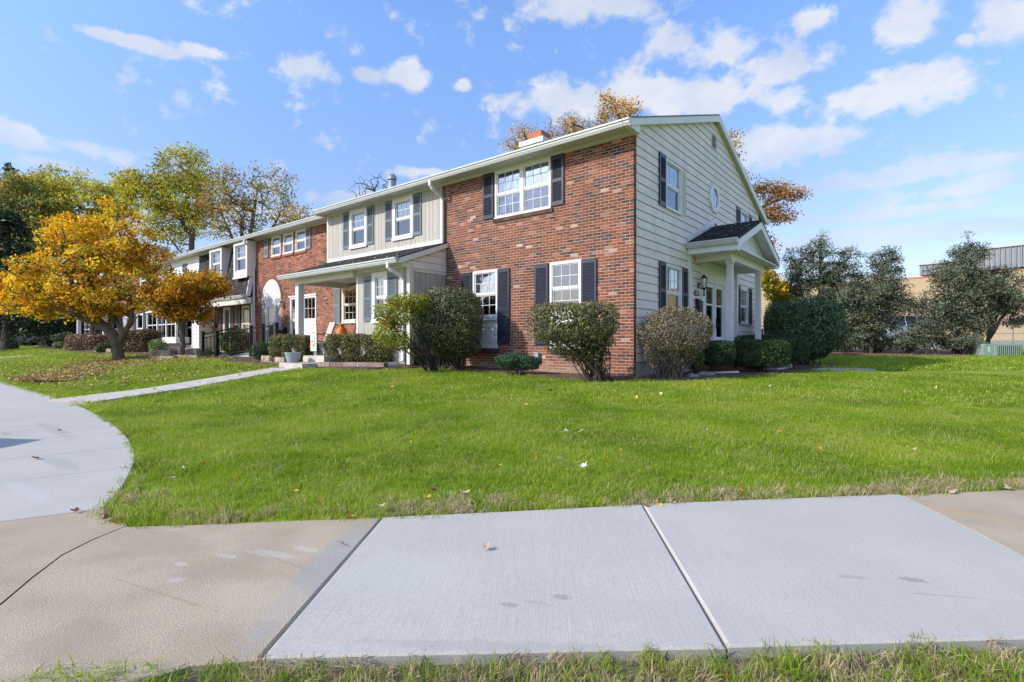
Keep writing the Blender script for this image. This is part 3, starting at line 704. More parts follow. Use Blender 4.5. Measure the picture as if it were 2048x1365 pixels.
# gable wall: backing, planks, trim
GOPS = [(1.64, 2.66, 4.24, 5.43), (7.88, 8.84, 4.24, 5.42), (1.66, 2.66, 1.55, 2.89), (7.84, 8.84, 1.62, 2.81), (4.36, 6.2, .62, 2.78)]
m = MB()
for a, b, c, d_ in rects_minus(.09, 10.3, .0, 5.6, GOPS): m.box(-.14, -.004, a, b, c, d_)
m.prism([(.09, 5.6), (10.3, 5.6), (10.3, 5.72), (5.3, 7.58), (.09, 5.75)], -.14, -.004, 'x'); m.build('gable_wall', M['groove'], H1)
bx('foundation', M['conc'], H1, -.13, .006, .1, 10.3, -.1, .555)
def roofz(y): return (5.834 + .348 * y if y < 5.3 else 7.68 - .361 * (y - 5.3)) - .06
zz = .56; EXPO = .197
while zz < 7.6:
    z0, z1 = zz + .011, zz + EXPO
    def piece(y0, y1, za, zb, ya=None, yb=None):
        ya = y0 if ya is None else ya; yb = y1 if yb is None else yb
        tb = .024 - .016 * (za - z0) / EXPO; tt = .024 - .016 * (zb - z0) / EXPO
        m = MB(); m.raw([(0, y0, za), (0, y1, za), (0, yb, zb), (0, ya, zb), (tb, y0, za), (tb, y1, za), (tt, yb, zb), (tt, ya, zb)], [(4, 5, 6, 7), (0, 4, 7, 3), (1, 2, 6, 5), (0, 1, 5, 4), (3, 7, 6, 2)]); m.build('siding_plank', M['siding'], H1)
    if z1 < 5.6:
        for a, b, c, d_ in rects_minus(.1, 10.28, z0, z1, GOPS + [(3.14, 3.33, 0, 3.42), (7.36, 7.55, 0, 3.42), (4.10, 6.36, .5, 2.92)]): piece(a, b, c, d_)
    else:
        ya0 = max(.1, (z0 - 5.774) / .348); yb0 = min(10.28, 5.3 + (7.62 - z0) / .361); ya1 = max(.1, (z1 - 5.774) / .348); yb1 = min(10.28, 5.3 + (7.62 - z1) / .361)
        if yb0 - ya0 > .1 and yb1 > ya1: piece(ya0, yb0, z0, z1, ya1, yb1)
    zz += EXPO
# shell, roof and trim
bx('rear_wall', M['siding'], H1, -5.84, -.14, 10.2, 10.3, 0, 5.7)
roof(H1, -5.9, .122, -.5)
m = MB()
for ya, yb, za, zb in ((-.5, 5.3, 5.66, 7.68), (5.3, 11.0, 7.68, 5.62)):
    m.prism([(ya, za + .012), (yb, zb + .012), (yb, zb - .20), (ya, za - .20 if ya > 0 else za - .155)] , .125, .155, 'x')
m.build('rake_board', M['white'], H1)
m = MB()
for ya, yb, za, zb in ((-.5, 5.3, 5.66, 7.68), (5.3, 11.0, 7.68, 5.62)):
    m.prism([(ya, za - .095), (yb, zb - .095), (yb, zb - .13), (ya, za - .13)], .0, .126, 'x')
m.build('rake_soffit', M['white'], H1)
m = MB()
for i in range(60):
    t = i / 60; y = -.5 + 5.8 * t; m.box(-.1, .165, y, y + .092, 5.674 + .348 * (y + .5), 5.684 + .348 * (y + .5))
m.build('roof_edge', M['shingle_plain'], H1)
bx('cornice_return', M['white'], H1, -.0, .124, -.42, .06, 5.505, 5.66)
eaves(H1, -5.92, -.002, .0, over=.42)
gutter(H1, -.001, .15, -.42, 5.518)
downspout(H1, [(-5.93, -.52, 5.54), (-5.93, -.52, 5.42), (-5.92, -.45, 5.33), (-5.90, -.13, 5.16), (-5.90, -.09, 5.06), (-5.90, -.09, .55), (-5.92, -.14, .47), (-6.0, -.4, .42), (-6.45, -1.55, .38)])
bx('rear_gutter', M['white'], H1, -5.9, .2, 10.95, 11.1, 5.5, 5.62)
# windows, shutters
window(H1, -3.96, .0, 4.25, .895, 1.25, blind=None, low_grid=True); window(H1, -3.065, .0, 4.25, .895, 1.25, low_grid=True)
shutter(H1, -4.39, -.013, 4.29, .38, 1.21, 'navy'); shutter(H1, -2.165, -.013, 4.29, .37, 1.21, 'navy')
for x, cur in ((-2.2, True), (-4.76, False)):
    window(H1, x, .0, 1.66, .885, 1.26, low_grid=True, cur=cur, panes=('pane_low', 'pane_low') if cur else ('pane', 'pane_low'))
    m = MB(); w = .885
    m.box(x, x + w, -.0, .06, .84, 1.645); m.box(x - .01, x + w + .01, -.05, .0, 1.58, 1.646); m.box(x, x + .06, -.03, 0, .84, 1.58); m.box(x + w - .06, x + w, -.03, 0, .84, 1.58); m.box(x + .06, x + w - .06, -.028, 0, .84, .93)
    for a, b, c, d_ in ((.2, .23, 1.0, 1.42), (w - .23, w - .2, 1.0, 1.42), (.23, w - .23, 1.0, 1.025), (.23, w - .23, 1.395, 1.42)): m.box(x + a, x + b, -.014, 0, c, d_)
    m.build('apron_panel', M['white'], H1)
for x in (-1.31, -2.65, -3.865, -5.2): shutter(H1, x, -.013, .95, .405, 1.97, 'navy', split=.46)
for y, z, h in ((1.64, 4.24, 1.2), (7.88, 4.24, 1.19), (1.66, 1.55, 1.34), (7.84, 1.62, 1.19)): window(H1, -.0, y, z, 1.0 if y < 3 else .96, h, rz=PI / 2, blind=.5 if z > 4 else None, proud=.045)
for y, z, h in ((1.25, 4.24, 1.24), (7.46, 4.24, 1.22), (8.86, 4.24, 1.22), (1.25, 1.55, 1.36), (2.68, 1.55, 1.36), (7.56, 1.62, 1.26), (8.86, 1.62, 1.26)):
    shutter(H1, .028, y, z, .37 if y < 3 else (.37 if z > 4 or y > 8 else .26), h, 'navy', rz=PI / 2)
bx('unpainted_patch', M['patch'], H1, .006, .0265, 2.68, 2.99, 4.27, 5.42)
m = MB(); oc, oz = 5.22, 5.225
def octo(r): return [(oc + r * math.cos(PI / 8 + k * PI / 4), oz + r * math.sin(PI / 8 + k * PI / 4)) for k in range(8)]
o1, o2 = octo(.445), octo(.30)
for k in range(8): m.prism([o1[k], o1[(k + 1) % 8], o2[(k + 1) % 8], o2[k]], .0, .062, 'x')
ow = m.build('octagon_window', M['white'], H1)
m = MB(); m.prism(octo(.305), .026, .03, 'x'); m.build('pane', M['pane'], ow)
m = MB(); m.prism(octo(.305), .0, .0255, 'x'); m.build('room', M['interior'], ow)
m = MB(); m.box(.028, .036, oc - .012, oc + .012, oz - .29, oz + .29); m.box(.0282, .0362, oc - .29, oc + .29, oz - .012, oz + .012); m.build('muntin', M['white'], ow)
m = MB(); m.box(.0, .022, 5.0, 5.38, 6.67, 7.11); vb = m.build('gable_vent', M['interior'], H1)
m = MB(); m.box(0, .035, 4.975, 5.0, 6.66, 7.12); m.box(0, .035, 5.38, 5.405, 6.66, 7.12); m.box(0, .035, 5.0, 5.38, 6.645, 6.67); m.box(0, .035, 5.0, 5.38, 7.11, 7.13)
for i in range(7):
    z = 6.69 + i * .06; m.raw([(.024, 5.0, z + .03), (.024, 5.38, z + .03), (.036, 5.38, z), (.036, 5.0, z)], [(0, 1, 2, 3)])
m.build('vent_louver', M['siding'], vb)
cw = FX(1084, 5.6)
m = MB(); m.box(cw - .55, cw + .45, 5.0, 6.0, 6.9, 8.32); m.box(cw - .6, cw + .5, 4.95, 6.05, 8.32, 8.50); ch = m.build('chimney', M['siding'], H1)
bx('chimney_cap', M['terracotta'], ch, cw - .38, cw + .25, 5.2, 5.8, 8.505, 8.86)
# side porch: gabled hood on two fluted columns, floor and steps, double storm door
PL, PR, PX, PC = 3.12, 7.42, 1.31, 5.27
m = MB(); ez, rz_ = 3.60, 4.42
m.prism([(PL - .06, ez), (PC, rz_), (PR + .06, ez), (PR + .06, ez - .06), (PC, rz_ - .06), (PL - .06, ez - .06)], .03, PX, 'x'); pr = m.build('porch_roof', M['shingle_plain'], H1)
shingles(pr, (.03, PL - .06, ez + .002), (PX - .03, 0, 0), (0, PC - PL + .06, rz_ - ez), 8, 11, seed=5, base=.034)
m = MB()
m.prism([(PL - .02, ez + .06), (PC, rz_ + .09), (PC, rz_ + .24), (PL - .02, ez + .17)], .025, .06, 'x'); m.prism([(PR, ez + .06), (PC, rz_ + .09), (PC, rz_ + .2), (PR, ez + .17)], .025, .06, 'x'); m.build('flashing', M['white'], H1)
gutter(H1, .03, PX - .01, PL - .05, ez - .155)
m = MB(); m.box(.03, PX - .03, PL - .045, PL + .02, 3.30, ez - .06); m.box(.03, PX - .03, PR - .02, PR + .045, 3.30, ez - .06); m.build('porch_fascia', M['white'], H1)
m = MB()
for a, b, za, zb in ((PL - .06, PC, ez, rz_), (PC, PR + .06, rz_, ez)): m.prism([(a, za - .062), (b, zb - .062), (b, zb - .25), (a, za - .25)], PX - .045, PX + .0, 'x')
m.box(PX - .3, PX - .046, PL - .04, PL + .24, 3.292, 3.36); m.box(PX - .3, PX - .046, PR - .24, PR + .04, 3.292, 3.36)
for a, b, za, zb in ((PL - .03, PC, ez, rz_), (PC, PR + .03, rz_, ez)): m.prism([(a, za - .066), (b, zb - .066), (b, zb - .085), (a, za - .085)], .07, PX - .046, 'x')
m.build('rake_board', M['white'], H1)
m = MB(); m.prism([(PL + .0, 3.38), (PR - .0, 3.38), (PR, 3.45), (PC, rz_ - .12), (PL, 3.45)], PX - .38, PX - .34, 'x'); m.build('pediment', M['white'], H1)
m = MB(); m.prism([(PL + .05, 3.355), (PR - .05, 3.355), (PR - .05, 3.385), (PL + .05, 3.385)], PX - .40, PX - .05, 'x'); m.build('pediment_ledge', M['white'], H1)
m = MB(); m.box(PX - .52, PX - .36, 3.68, 7.02, 3.16, 3.34); m.box(.03, PX - .525, 3.685, 3.80, 3.165, 3.338); m.box(.03, PX - .525, 6.9, 7.015, 3.165, 3.338); m.build('porch_beam', M['white'], H1)
m = MB()
for i in range(22): m.box(.03, PX - .36, PL + .03 + (PR - PL - .06) * i / 22, PL + .03 + (PR - PL - .06) * (i + .95) / 22, 3.30 if i < 3 or i > 19 else 3.345, 3.36)
m.box(.03, PX - .36, PL, PR, 3.36, 3.37); m.build('porch_ceiling', M['white'], H1)
for cy in (3.87, 6.70):
    m = MB(); cx_ = .87; w = .072
    m.box(cx_ - .10, cx_ + .10, cy - .10, cy + .10, .70, .76); m.box(cx_ - .085, cx_ + .085, cy - .085, cy + .085, .76, .80); m.box(cx_ - .095, cx_ + .095, cy - .095, cy + .095, 3.09, 3.16)
    m.box(cx_ - w + .012, cx_ + w - .012, cy - w + .012, cy + w - .012, .80, 3.09)
    for s_ in (-1, 1):
        for k in range(5):
            q = -w + .004 + k * (2 * w - .008) / 4.9
            m.box(cx_ + q, cx_ + q + .017, cy + s_ * (w - .012) - .006 , cy + s_ * (w - .012) + .012 * s_ if s_ > 0 else cy + s_ * (w - .012) + .006, .80, 3.09) if s_ > 0 else m.box(cx_ + q, cx_ + q + .017, cy - w, cy - w + .014, .80, 3.09)
            m.box(cx_ + (w - .014 if s_ > 0 else -w), cx_ + (w if s_ > 0 else -w + .014), cy + q, cy + q + .017, .80, 3.09)
    m.build('porch_column', M['white'], H1)
m = MB(); m.box(.0, .06, 3.15, 3.32, .7, 3.34); m.box(.0, .06, 7.37, 7.54, .7, 3.34); m.build('pilaster', M['white'], H1)
m = MB(); m.box(0, 1.12, 3.45, 7.1, .54, .70); m.build('porch_floor', M['conc'], H1)
m = MB(); m.box(0, 1.06, 3.5, 7.05, .1, .54, (.2, .08, .06)); m.build('porch_base', M['brick'], H1)
m = MB(); m.box(1.12, 1.5, 4.6, 6.4, .38, .54); m.box(1.5, 1.86, 4.6, 6.4, .2, .38); m.build('step', M['conc'], H1)
m = MB()
for b in ((4.12, 4.44, .70, 2.90), (5.235, 5.325, .70, 2.74), (6.13, 6.34, .70, 2.90), (4.44, 6.13, 2.72, 2.90)): m.box(-.05, .035, *b)
m.box(-.0, .03, 4.12, 6.34, 2.902, 3.28); m.build('door_frame', M['white'], H1)
for k, y in enumerate((4.45, 5.33)):
    w = .78; m = MB(); z0, z1 = .70, 2.71
    m.box(-.03, .018, y, y + .10, z0, z1); m.box(-.03, .018, y + w - .10, y + w, z0, z1); m.box(-.03, .0178, y + .10, y + w - .10, z1 - .12, z1); m.box(-.03, .0178, y + .10, y + w - .10, z0, z0 + .46); m.box(-.03, .017, y + .10, y + w - .10, 2.06, 2.11); m.box(-.02, .022, y + .2, y + w - .2, z0 + .16, z0 + .36)
    d_ = m.build('storm_door', M['white'], H1)
    a = MB(); a.box(-.012, -.006, y + .10, y + w - .10, 1.16, 2.06); a.box(-.012, -.006, y + .10, y + w - .10, 2.11, 2.59); a.build('pane', M['pane_low'], d_)
    b = MB(); b.box(-.14, -.12, y, y + w, .7, 2.71); b.build('inner_door', M['blind' if k == 0 else 'interior'], d_)
    if k == 0:
        b = MB(); b.box(-.118, -.11, y + .2, y + .3, 2.35, 2.53); b.build('door_plaque', M['charcoal'], d_)
    else:
        b = MB(); b.tube([(.03, y + .055, 1.62), (.055, y + .055, 1.60), (.065, y + .055, 1.5), (.055, y + .055, 1.42), (.03, y + .055, 1.40)], .012, 6); b.box(.018, .026, y + .03, y + .08, 1.38, 1.7); b.build('handle', M['black'], d_)
lantern(H1, .03, 3.9, 2.58, PI / 2, 1.05)
m = MB(); m.box(.03, .042, 3.58, 3.92, 2.27, 2.41); hn = m.build('house_number', M['charcoal'], H1)
fc = bpy.data.curves.new('number_text', 'FONT'); fc.body = '7632'; fc.size = .12; fc.align_x = 'CENTER'; fc.align_y = 'CENTER'; fc.extrude = .002
ft = bpy.data.objects.new('text', fc); COL.objects.link(ft); bpy.context.view_layer.update(); tm = bpy.data.meshes.new_from_object(ft.evaluated_get(bpy.context.evaluated_depsgraph_get())); bpy.data.objects.remove(ft); tm.materials.clear(); tm.materials.append(M['white']); fo = bpy.data.objects.new('number_text', tm); COL.objects.link(fo); fo['kind'] = 'stuff'; fo.parent = hn; fo.location = (.0445, 3.75, 2.338); fo.rotation_euler = (PI / 2, 0, PI / 2)
m = MB(); m.box(.03, .14, 3.66, 3.94, 1.72, 2.12); m.raw([(.03, 3.65, 2.2), (.03, 3.95, 2.2), (.16, 3.95, 2.1), (.16, 3.65, 2.1), (.03, 3.65, 2.1), (.03, 3.95, 2.1)], [(0, 3, 2, 1), (0, 4, 3), (1, 2, 5), (3, 4, 5, 2)]); m.build('mailbox', M['black'], H1)
m = MB(); m.box(-2.62, -2.5, -.1, -.012, .52, .74); m.box(-2.63, -2.49, -.11, -.095, .72, .76); m.build('outlet_cover', M['plastic'], H1)

# ------------------------------------------------------------------ second townhouse: tan boards, porch roof, entry bay
H2 = thing('tan_board_townhouse', 'tan vertical board townhouse with slate blue shutters and deep entry porch', 'townhouse', (-8.9, 5, .3))
def boards(parent, x0, x1, z0, z1, y, ops, widths=(.225, .075, .16, .15), side=None, gap_=.012):
    x = x0; i = 0; oi = []
    while x < x1 - .01:
        w = widths[i % len(widths)]; xe = min(x1, x + w)
        for a, b, c, d_ in rects_minus(x, xe - gap_, z0, z1, ops):
            m = MB()
            if side is None: m.box(a, b, y - .018, y, c, d_)
            else: m.box(side, side + .018, a, b, c, d_)
            m.build('wall_board', M['board'], parent)
        x += w; i += 1
OPS2 = [(-10.54, -9.57, 4.19, 5.49), (-8.21, -7.23, 4.19, 5.49)]
wall(H2, -11.9, -5.84, 3.3, 5.5, .0, OPS2, M['groove'], .1)
boards(H2, -11.86, -5.97, 3.97, 5.5, .0, OPS2)
m = MB(); m.box(-11.96, -11.86, -.03, .45, 3.7, 5.5); m.box(-11.86, -5.95, -.045, -.0, 3.84, 3.97); m.build('wall_trim', M['cream'], H2)
for x in (-10.54, -8.21): window(H2, x, .0, 4.19, .975, 1.30, fr=.125, blind=.12, grid=(3, 2), proud=.05, panes=('pane', 'pane_low'))
for x in (-10.93, -9.555, -8.585, -7.22): shutter(H2, x, -.02, 4.22, .365, 1.27, 'slate')
roof(H2, -12.0, -5.9, -.5); eaves(H2, -12.05, -5.93, .0, soffit='cream')
bx('eave_end', M['cream'], H2, -12.06, -12.03, -.42, .45, 5.5, 5.66)
bx('rear_wall', M['siding'], H2, -11.9, -5.84, 10.2, 10.3, 0, 5.7)
vx = P(784, 366, 19)
m = MB(); m.lathe([(.14, -1.2), (.14, .0), (.15, .0), (.15, .05), (.11, .05), (.11, .1), (.17, .1), (.17, .22), (.10, .3)], (vx.x, vx.y, vx.z), 14); m.build('roof_vent', M['galv'], H2)
# porch roof
py0, pz0, pz1 = -1.78, 3.215, 3.86
m = MB(); m.prism([(py0, pz0), (0, pz1), (0, pz1 - .06), (py0, pz0 - .06)], -11.92, -5.74, 'x'); p2 = m.build('porch_roof', M['shingle_plain'], H2)
shingles(p2, (-11.92, py0, pz0 + .002), (6.18, 0, 0), (0, -py0, pz1 - pz0), 34, 13, seed=8, base=.06)
gutter(H2, -11.95, -5.76, py0 + .03, pz0 - .145)
m = MB(); m.prism([(py0 + .02, pz0 - .02), (0, pz1 - .02), (0, pz1 - .15), (py0 + .02, pz0 - .16)], -5.76, -5.73, 'x'); m.build('rake_board', M['white'], H2)
m = MB(); m.box(-11.45, -8.2, -1.5, -1.34, 2.92, 3.10); m.box(-11.45, -11.29, -1.34, .44, 2.92, 3.10); m.build('porch_beam', M['cream'], H2)
bx('porch_ceiling', M['cream'], H2, -11.9, -5.82, -1.74, .44, 3.10, 3.13)
bx('porch_column', M['white'], H2, -11.42, -11.22, -1.52, -1.32, .62, 2.92)
m = MB(); m.box(-11.7, -8.2, -1.7, .44, .1, .62); m.build('porch_floor', M['conc'], H2)
# entry bay
OPSB = [(-7.45, -6.75, 1.55, 2.98)]
wall(H2, -8.2, -5.84, .2, 3.1, -1.33, OPSB, M['groove'], .09, 'bay_wall')
boards(H2, -8.12, -5.93, .42, 3.1, -1.33, OPSB)
m = MB(); m.box(-8.22, -8.12, -1.36, -1.2, .4, 3.1); m.box(-5.93, -5.80, -1.365, -1.23, .4, 3.1); m.box(-8.12, -5.93, -1.36, -1.32, 3.02, 3.1); m.build('corner_board', M['cream'], H2)
m = MB(); m.prism([(-1.23, .2), (0, .2), (0, 3.76), (-1.23, 3.32)], -5.95, -5.836, 'x'); m.build('bay_wall', M['groove'], H2)
boards(H2, -1.24, -.03, .62, 2.90, 0, [], side=-5.835)
m = MB(); m.box(-5.835, -5.80, -1.24, -.02, 2.905, 2.99); m.build('bay_trim', M['cream'], H2)
for k in range(4):
    za, zb = 3.0 + k * .2, 3.19 + k * .2
    ya = max(-1.6, (za - 3.80) / .36); yb = max(-1.6, (zb - 3.80) / .36); m = MB(); m.prism([(ya, za), (-.02, za), (-.02, zb), (min(yb, -.03), zb)], -5.835, -5.812, 'x'); m.build('siding_plank', M['siding'], H2)
bx('foundation', M['conc'], H2, -8.2, -5.85, -1.325, 0, -.1, .6)
window(H2, -7.45, -1.33, 1.55, .70, 1.43, fr=.14, blind=.0, grid=(2, 2), proud=.05)
shutter(H2, -7.83, -1.352, 1.6, .36, 1.3, 'slate'); shutter(H2, -6.73, -1.352, 1.6, .40, 1.3, 'slate')
downspout(H2, [(-6.12, -1.83, 3.1), (-6.12, -1.83, 2.98), (-6.08, -1.74, 2.9), (-6.03, -1.47, 2.78), (-6.02, -1.42, 2.66), (-6.02, -1.42, .52), (-6.06, -1.5, .45), (-6.5, -2.5, .38)])

# ------------------------------------------------------------------ third townhouse: orange brick, arched entry
H3 = thing('arched_brick_townhouse', 'orange brick townhouse with a white arched panel above its front door', 'townhouse', (-15.3, 5, .3))
Y3 = .45
W3 = [(-16.98, -16.2), (-15.98, -15.2), (-14.98, -14.22)]
OPS3 = [(a, b, 4.65, 5.49) for a, b in W3] + [(-17.92, -16.2, .7, 2.85), (-15.42, -13.45, .95, 2.82), (-11.72, -10.74, 1.69, 3.02)]
arch = [(-17.06 - .86 * math.cos(k * PI / 14), 2.85 + .86 * math.sin(k * PI / 14)) for k in range(15)]
ARCHOPS = [(min(-17.06 - .86 * math.cos(t), -17.06 + .86 * math.cos(t)), max(-17.06 - .86 * math.cos(t), -17.06 + .86 * math.cos(t)), 2.85 + .86 * math.sin(t0), 2.85 + .86 * math.sin(t)) for t0, t in [(k * PI / 28, (k + 1) * PI / 28) for k in range(13)]]
wall(H3, -18.5, -10.6, .1, 3.3, Y3, OPS3[3:], M['mortar_far'], .1); wall(H3, -18.5, -11.9, 3.3, 5.5, Y3, OPS3[:3], M['mortar_far'], .1)
BR_main = BR; BR = [((.32, .115, .066), 34), ((.27, .095, .058), 24), ((.22, .082, .055), 14), ((.36, .145, .08), 12), ((.14, .07, .058), 12), ((.10, .06, .055), 6)]
bricks(H3, -18.5, -10.6, .3, 3.3, Y3, OPS3[3:] + ARCHOPS, 0, 11); bricks(H3, -18.5, -11.95, 3.3, 5.5, Y3, OPS3[:3] + ARCHOPS, 0, 12)
m = MB(); m.prism([(x, z) for x, z in arch], Y3 - .008, Y3 - .001, 'y'); m.build('arch_panel', M['white'], H3)
m = MB(); R = random.Random(9)
for k in range(30):
    a0, a1 = k * PI / 30 + .008, (k + 1) * PI / 30 - .008; f = R.uniform(.8, 1.15)
    q = [(-17.06 - r * math.cos(a), 2.85 + r * math.sin(a)) for r, a in ((.86, a0), (.86, a1), (.965, a1), (.965, a0))]
    m.prism(q, Y3 - .03, Y3 + .05, 'y', (.30 * f, .12 * f, .075 * f))
m.build('arch_brickwork', M['brick'], H3)
for a, b in W3: window(H3, a, Y3, 4.65, b - a, .84, blind=.0, grid=(3, 2))
m = MB()
for a, b in W3: m.box(a - .06, b + .06, Y3 - .05, Y3 + .02, 4.55, 4.645, (.3, .12, .08))
m.build('sill_brickwork', M['brick'], H3)
for x in (-17.62, -14.2): shutter(H3, x, Y3 - .013, 4.66, .36, .83, 'greyshutter')
m = MB(); m.box(-17.92, -17.58, Y3 + .0, Y3 + .05, .7, 2.84); m.box(-16.66, -16.2, Y3 + .0, Y3 + .05, .7, 2.84); m.build('entry_panel', mat('mauve_grey_board', (.36, .32, .31), .8, .1, 5), H3)
m = MB(); m.box(-17.58, -17.5, Y3, Y3 + .06, .7, 2.845); m.box(-16.74, -16.66, Y3, Y3 + .06, .7, 2.845); m.box(-17.5, -16.74, Y3, Y3 + .06, 2.62, 2.845); m.build('door_frame', M['white'], H3)
window(H3, -17.5, Y3 + .02, .72, .76, 1.9, fr=.1, grid=None, rail=.62, name='storm_door', panes=('pane_low', 'pane_low'))
window(H3, -15.42, Y3, .95, .95, 1.87, blind=.45, grid=(3, 2), rail=.5, fr=.07); window(H3, -14.45, Y3, .95, 1.0, 1.87, blind=.45, grid=(3, 2), rail=.5, fr=.07)
bx('window_board', M['white'], H3, -14.36, -13.54, Y3 - .012, Y3 - .002, 1.04, 1.86)
bx('window_head', M['white'], H3, -15.5, -13.4, Y3 - .06, Y3, 2.82, 2.88)
w2 = window(H3, -11.72, Y3, 1.69, .98, 1.33, fm='cream', fr=.11, low_grid=True); w2['label'] = 'cream framed window under the porch roof'
shutter(H3, -12.22, Y3 - .013, 1.66, .38, 1.38, 'greyshutter')
m = MB(); m.prism([(-.0, 0), (-.16, .02), (-.2, .14), (-.14, .25), (0, .28)], 0, .4, 'x'); m.v = [(x - 16.1, y + Y3 - .012, z + 1.36) for x, y, z in m.v]; m.build('mailbox', M['black'], H3)
m = MB(); m.lathe([(.03, .25), (.07, .22), (.08, .18)], (-16.02, Y3 - .14, 2.45), 10); m.tube([(-16.02, Y3, 2.68), (-16.02, Y3 - .14, 2.70)], .02, 6); pl = m.build('porch_light', M['galv'], H3)
m = MB(); m.lathe([(.02, .0), (.08, .06), (.095, .12), (.07, .18)], (-16.02, Y3 - .14, 2.45), 12); m.smooth = True; m.build('lamp_glass', M['lens'], pl)
m = MB(); m.box(-15.95, -15.72, Y3 - .03, Y3 - .012, 2.02, 2.1); m.box(-15.93, -15.75, Y3 - .03, Y3 - .012, 1.9, 1.98); m.build('number_plate', M['bronze'], H3)
roof(H3, -18.6, -11.96, -.05, ze=5.66); eaves(H3, -18.45, -11.99, Y3, over=.42)
downspout(H3, [(-18.42, -.06, 5.5), (-18.42, -.06, 5.38), (-18.45, .1, 5.26), (-18.47, .36, 5.1), (-18.47, .37, .4)])
bx('rear_wall', M['siding'], H3, -18.5, -11.9, 10.2, 10.3, 0, 5.7)
bx('door_step', M['conc'], H3, -18.0, -16.0, -.9, Y3, .1, .66)
BR = BR_main

# ------------------------------------------------------------------ fourth townhouse: dark shingled mansard
H4 = thing('mansard_townhouse', 'townhouse with dark shingled mansard upper floor and white dormer windows', 'townhouse', (-21.6, 5, .3))
X4a, X4b = -24.7, -18.55
yb, yt = .10, .52
m = MB(); m.prism([(yb, 3.12), (yt, 5.5), (yt + .3, 5.5), (yt + .3, 3.12)], X4a, X4b, 'x'); ms = m.build('mansard_roof', M['shingle_plain'], H4)
shingles(ms, (X4a, yb, 3.12), (X4b - X4a, 0, 0), (0, yt - yb, 2.38), 22, 17, seed=3, base=.055)
m = MB(); m.prism([(yb - .05, 3.05), (yt - .05, 5.5), (yt + .12, 5.5), (yb + .12, 3.05)], X4b - .01, X4b + .06, 'x'); m.build('rake_board', M['white'], H4)
for pa, pb in ((467, 494), (419, 443)):
    xa, xb = FX(pa, .05), FX(pb, .05)
    m = MB(); m.prism([(.05, 3.92), (.05, 5.5), (.6, 5.5), (.36, 3.92)], xa, xa + .14, 'x'); m.prism([(.05, 3.92), (.05, 5.5), (.6, 5.5), (.36, 3.92)], xb - .14, xb, 'x')
    m.box(xa + .14, xb - .14, .05, .4, 3.92, 4.2); m.box(xa + .14, xb - .14, .05, .5, 5.36, 5.5); m.box(xa - .03, xb + .03, .02, .06, 3.86, 3.93); dm = m.build('dormer', M['white'], H4)
    window(H4, xa + .14, .14, 4.2, xb - xa - .28, 1.16, blind=.0, grid=(3, 2), fr=.04)
gutter(H4, X4a, X4b + .02, yb + .02, 2.97); bx('porch_ceiling', M['cream'], H4, X4a, X4b, yb, 1.2, 2.9, 2.96); bx('porch_beam', M['cream'], H4, X4a, X4b, yb, yb + .14, 2.72, 2.9)
Y4 = 1.15
def span(pa, pb, Y): return FX(pa, Y), FX(pb, Y)
O4 = [(*span(448, 461, Y4), .7, 2.78), (*span(485, 500, Y4), 1.3, 2.78)]
wall(H4, X4a, X4b, .1, 2.95, Y4, O4, M['mortar_far'], .1); BR = [((.34, .12, .07), 34), ((.28, .10, .065), 24), ((.22, .09, .06), 14), ((.12, .06, .05), 8)]
bricks(H4, X4a, X4b, .3, 2.92, Y4, O4, 0, 21); BR = BR_main
for (a, b, c, d_), nm, r_ in zip(O4, ('storm_door', 'window'), (.5, .5)): window(H4, a, Y4, c, b - a, d_ - c, fm='cream', fr=.09, grid=(3, 4) if nm == 'window' else None, rail=.4, name=nm, panes=('pane_low', 'pane_low'))
for pa, pb in ((437.5, 444.5), (462, 468.5), (475, 482)):
    a, b = span(pa, pb, Y4); shutter(H4, a, Y4 - .013, .75 if pb < 470 else 1.1, b - a, 2.0 if pb < 470 else 1.7, 'charcoal', flat=True)
lantern(H4, FX(433, Y4), Y4 - .02, 1.9, 0, 1.1)
roof(H4, -24.8, -18.6, -.05, ze=5.66); eaves(H4, -24.8, -18.47, Y3, over=.42)
bx('rear_wall', M['siding'], H4, -24.7, -18.5, 10.2, 10.3, 0, 5.7)
m = MB(); m.box(-22.8, -18.6, .2, Y4, .1, .62); m.build('porch_floor', M['conc'], H4)
downspout(H4, [(FX(497, .0), -.03, 2.95), (FX(498, .0), .05, 2.8), (-18.5, .3, 2.7), (-18.5, .36, .4)])

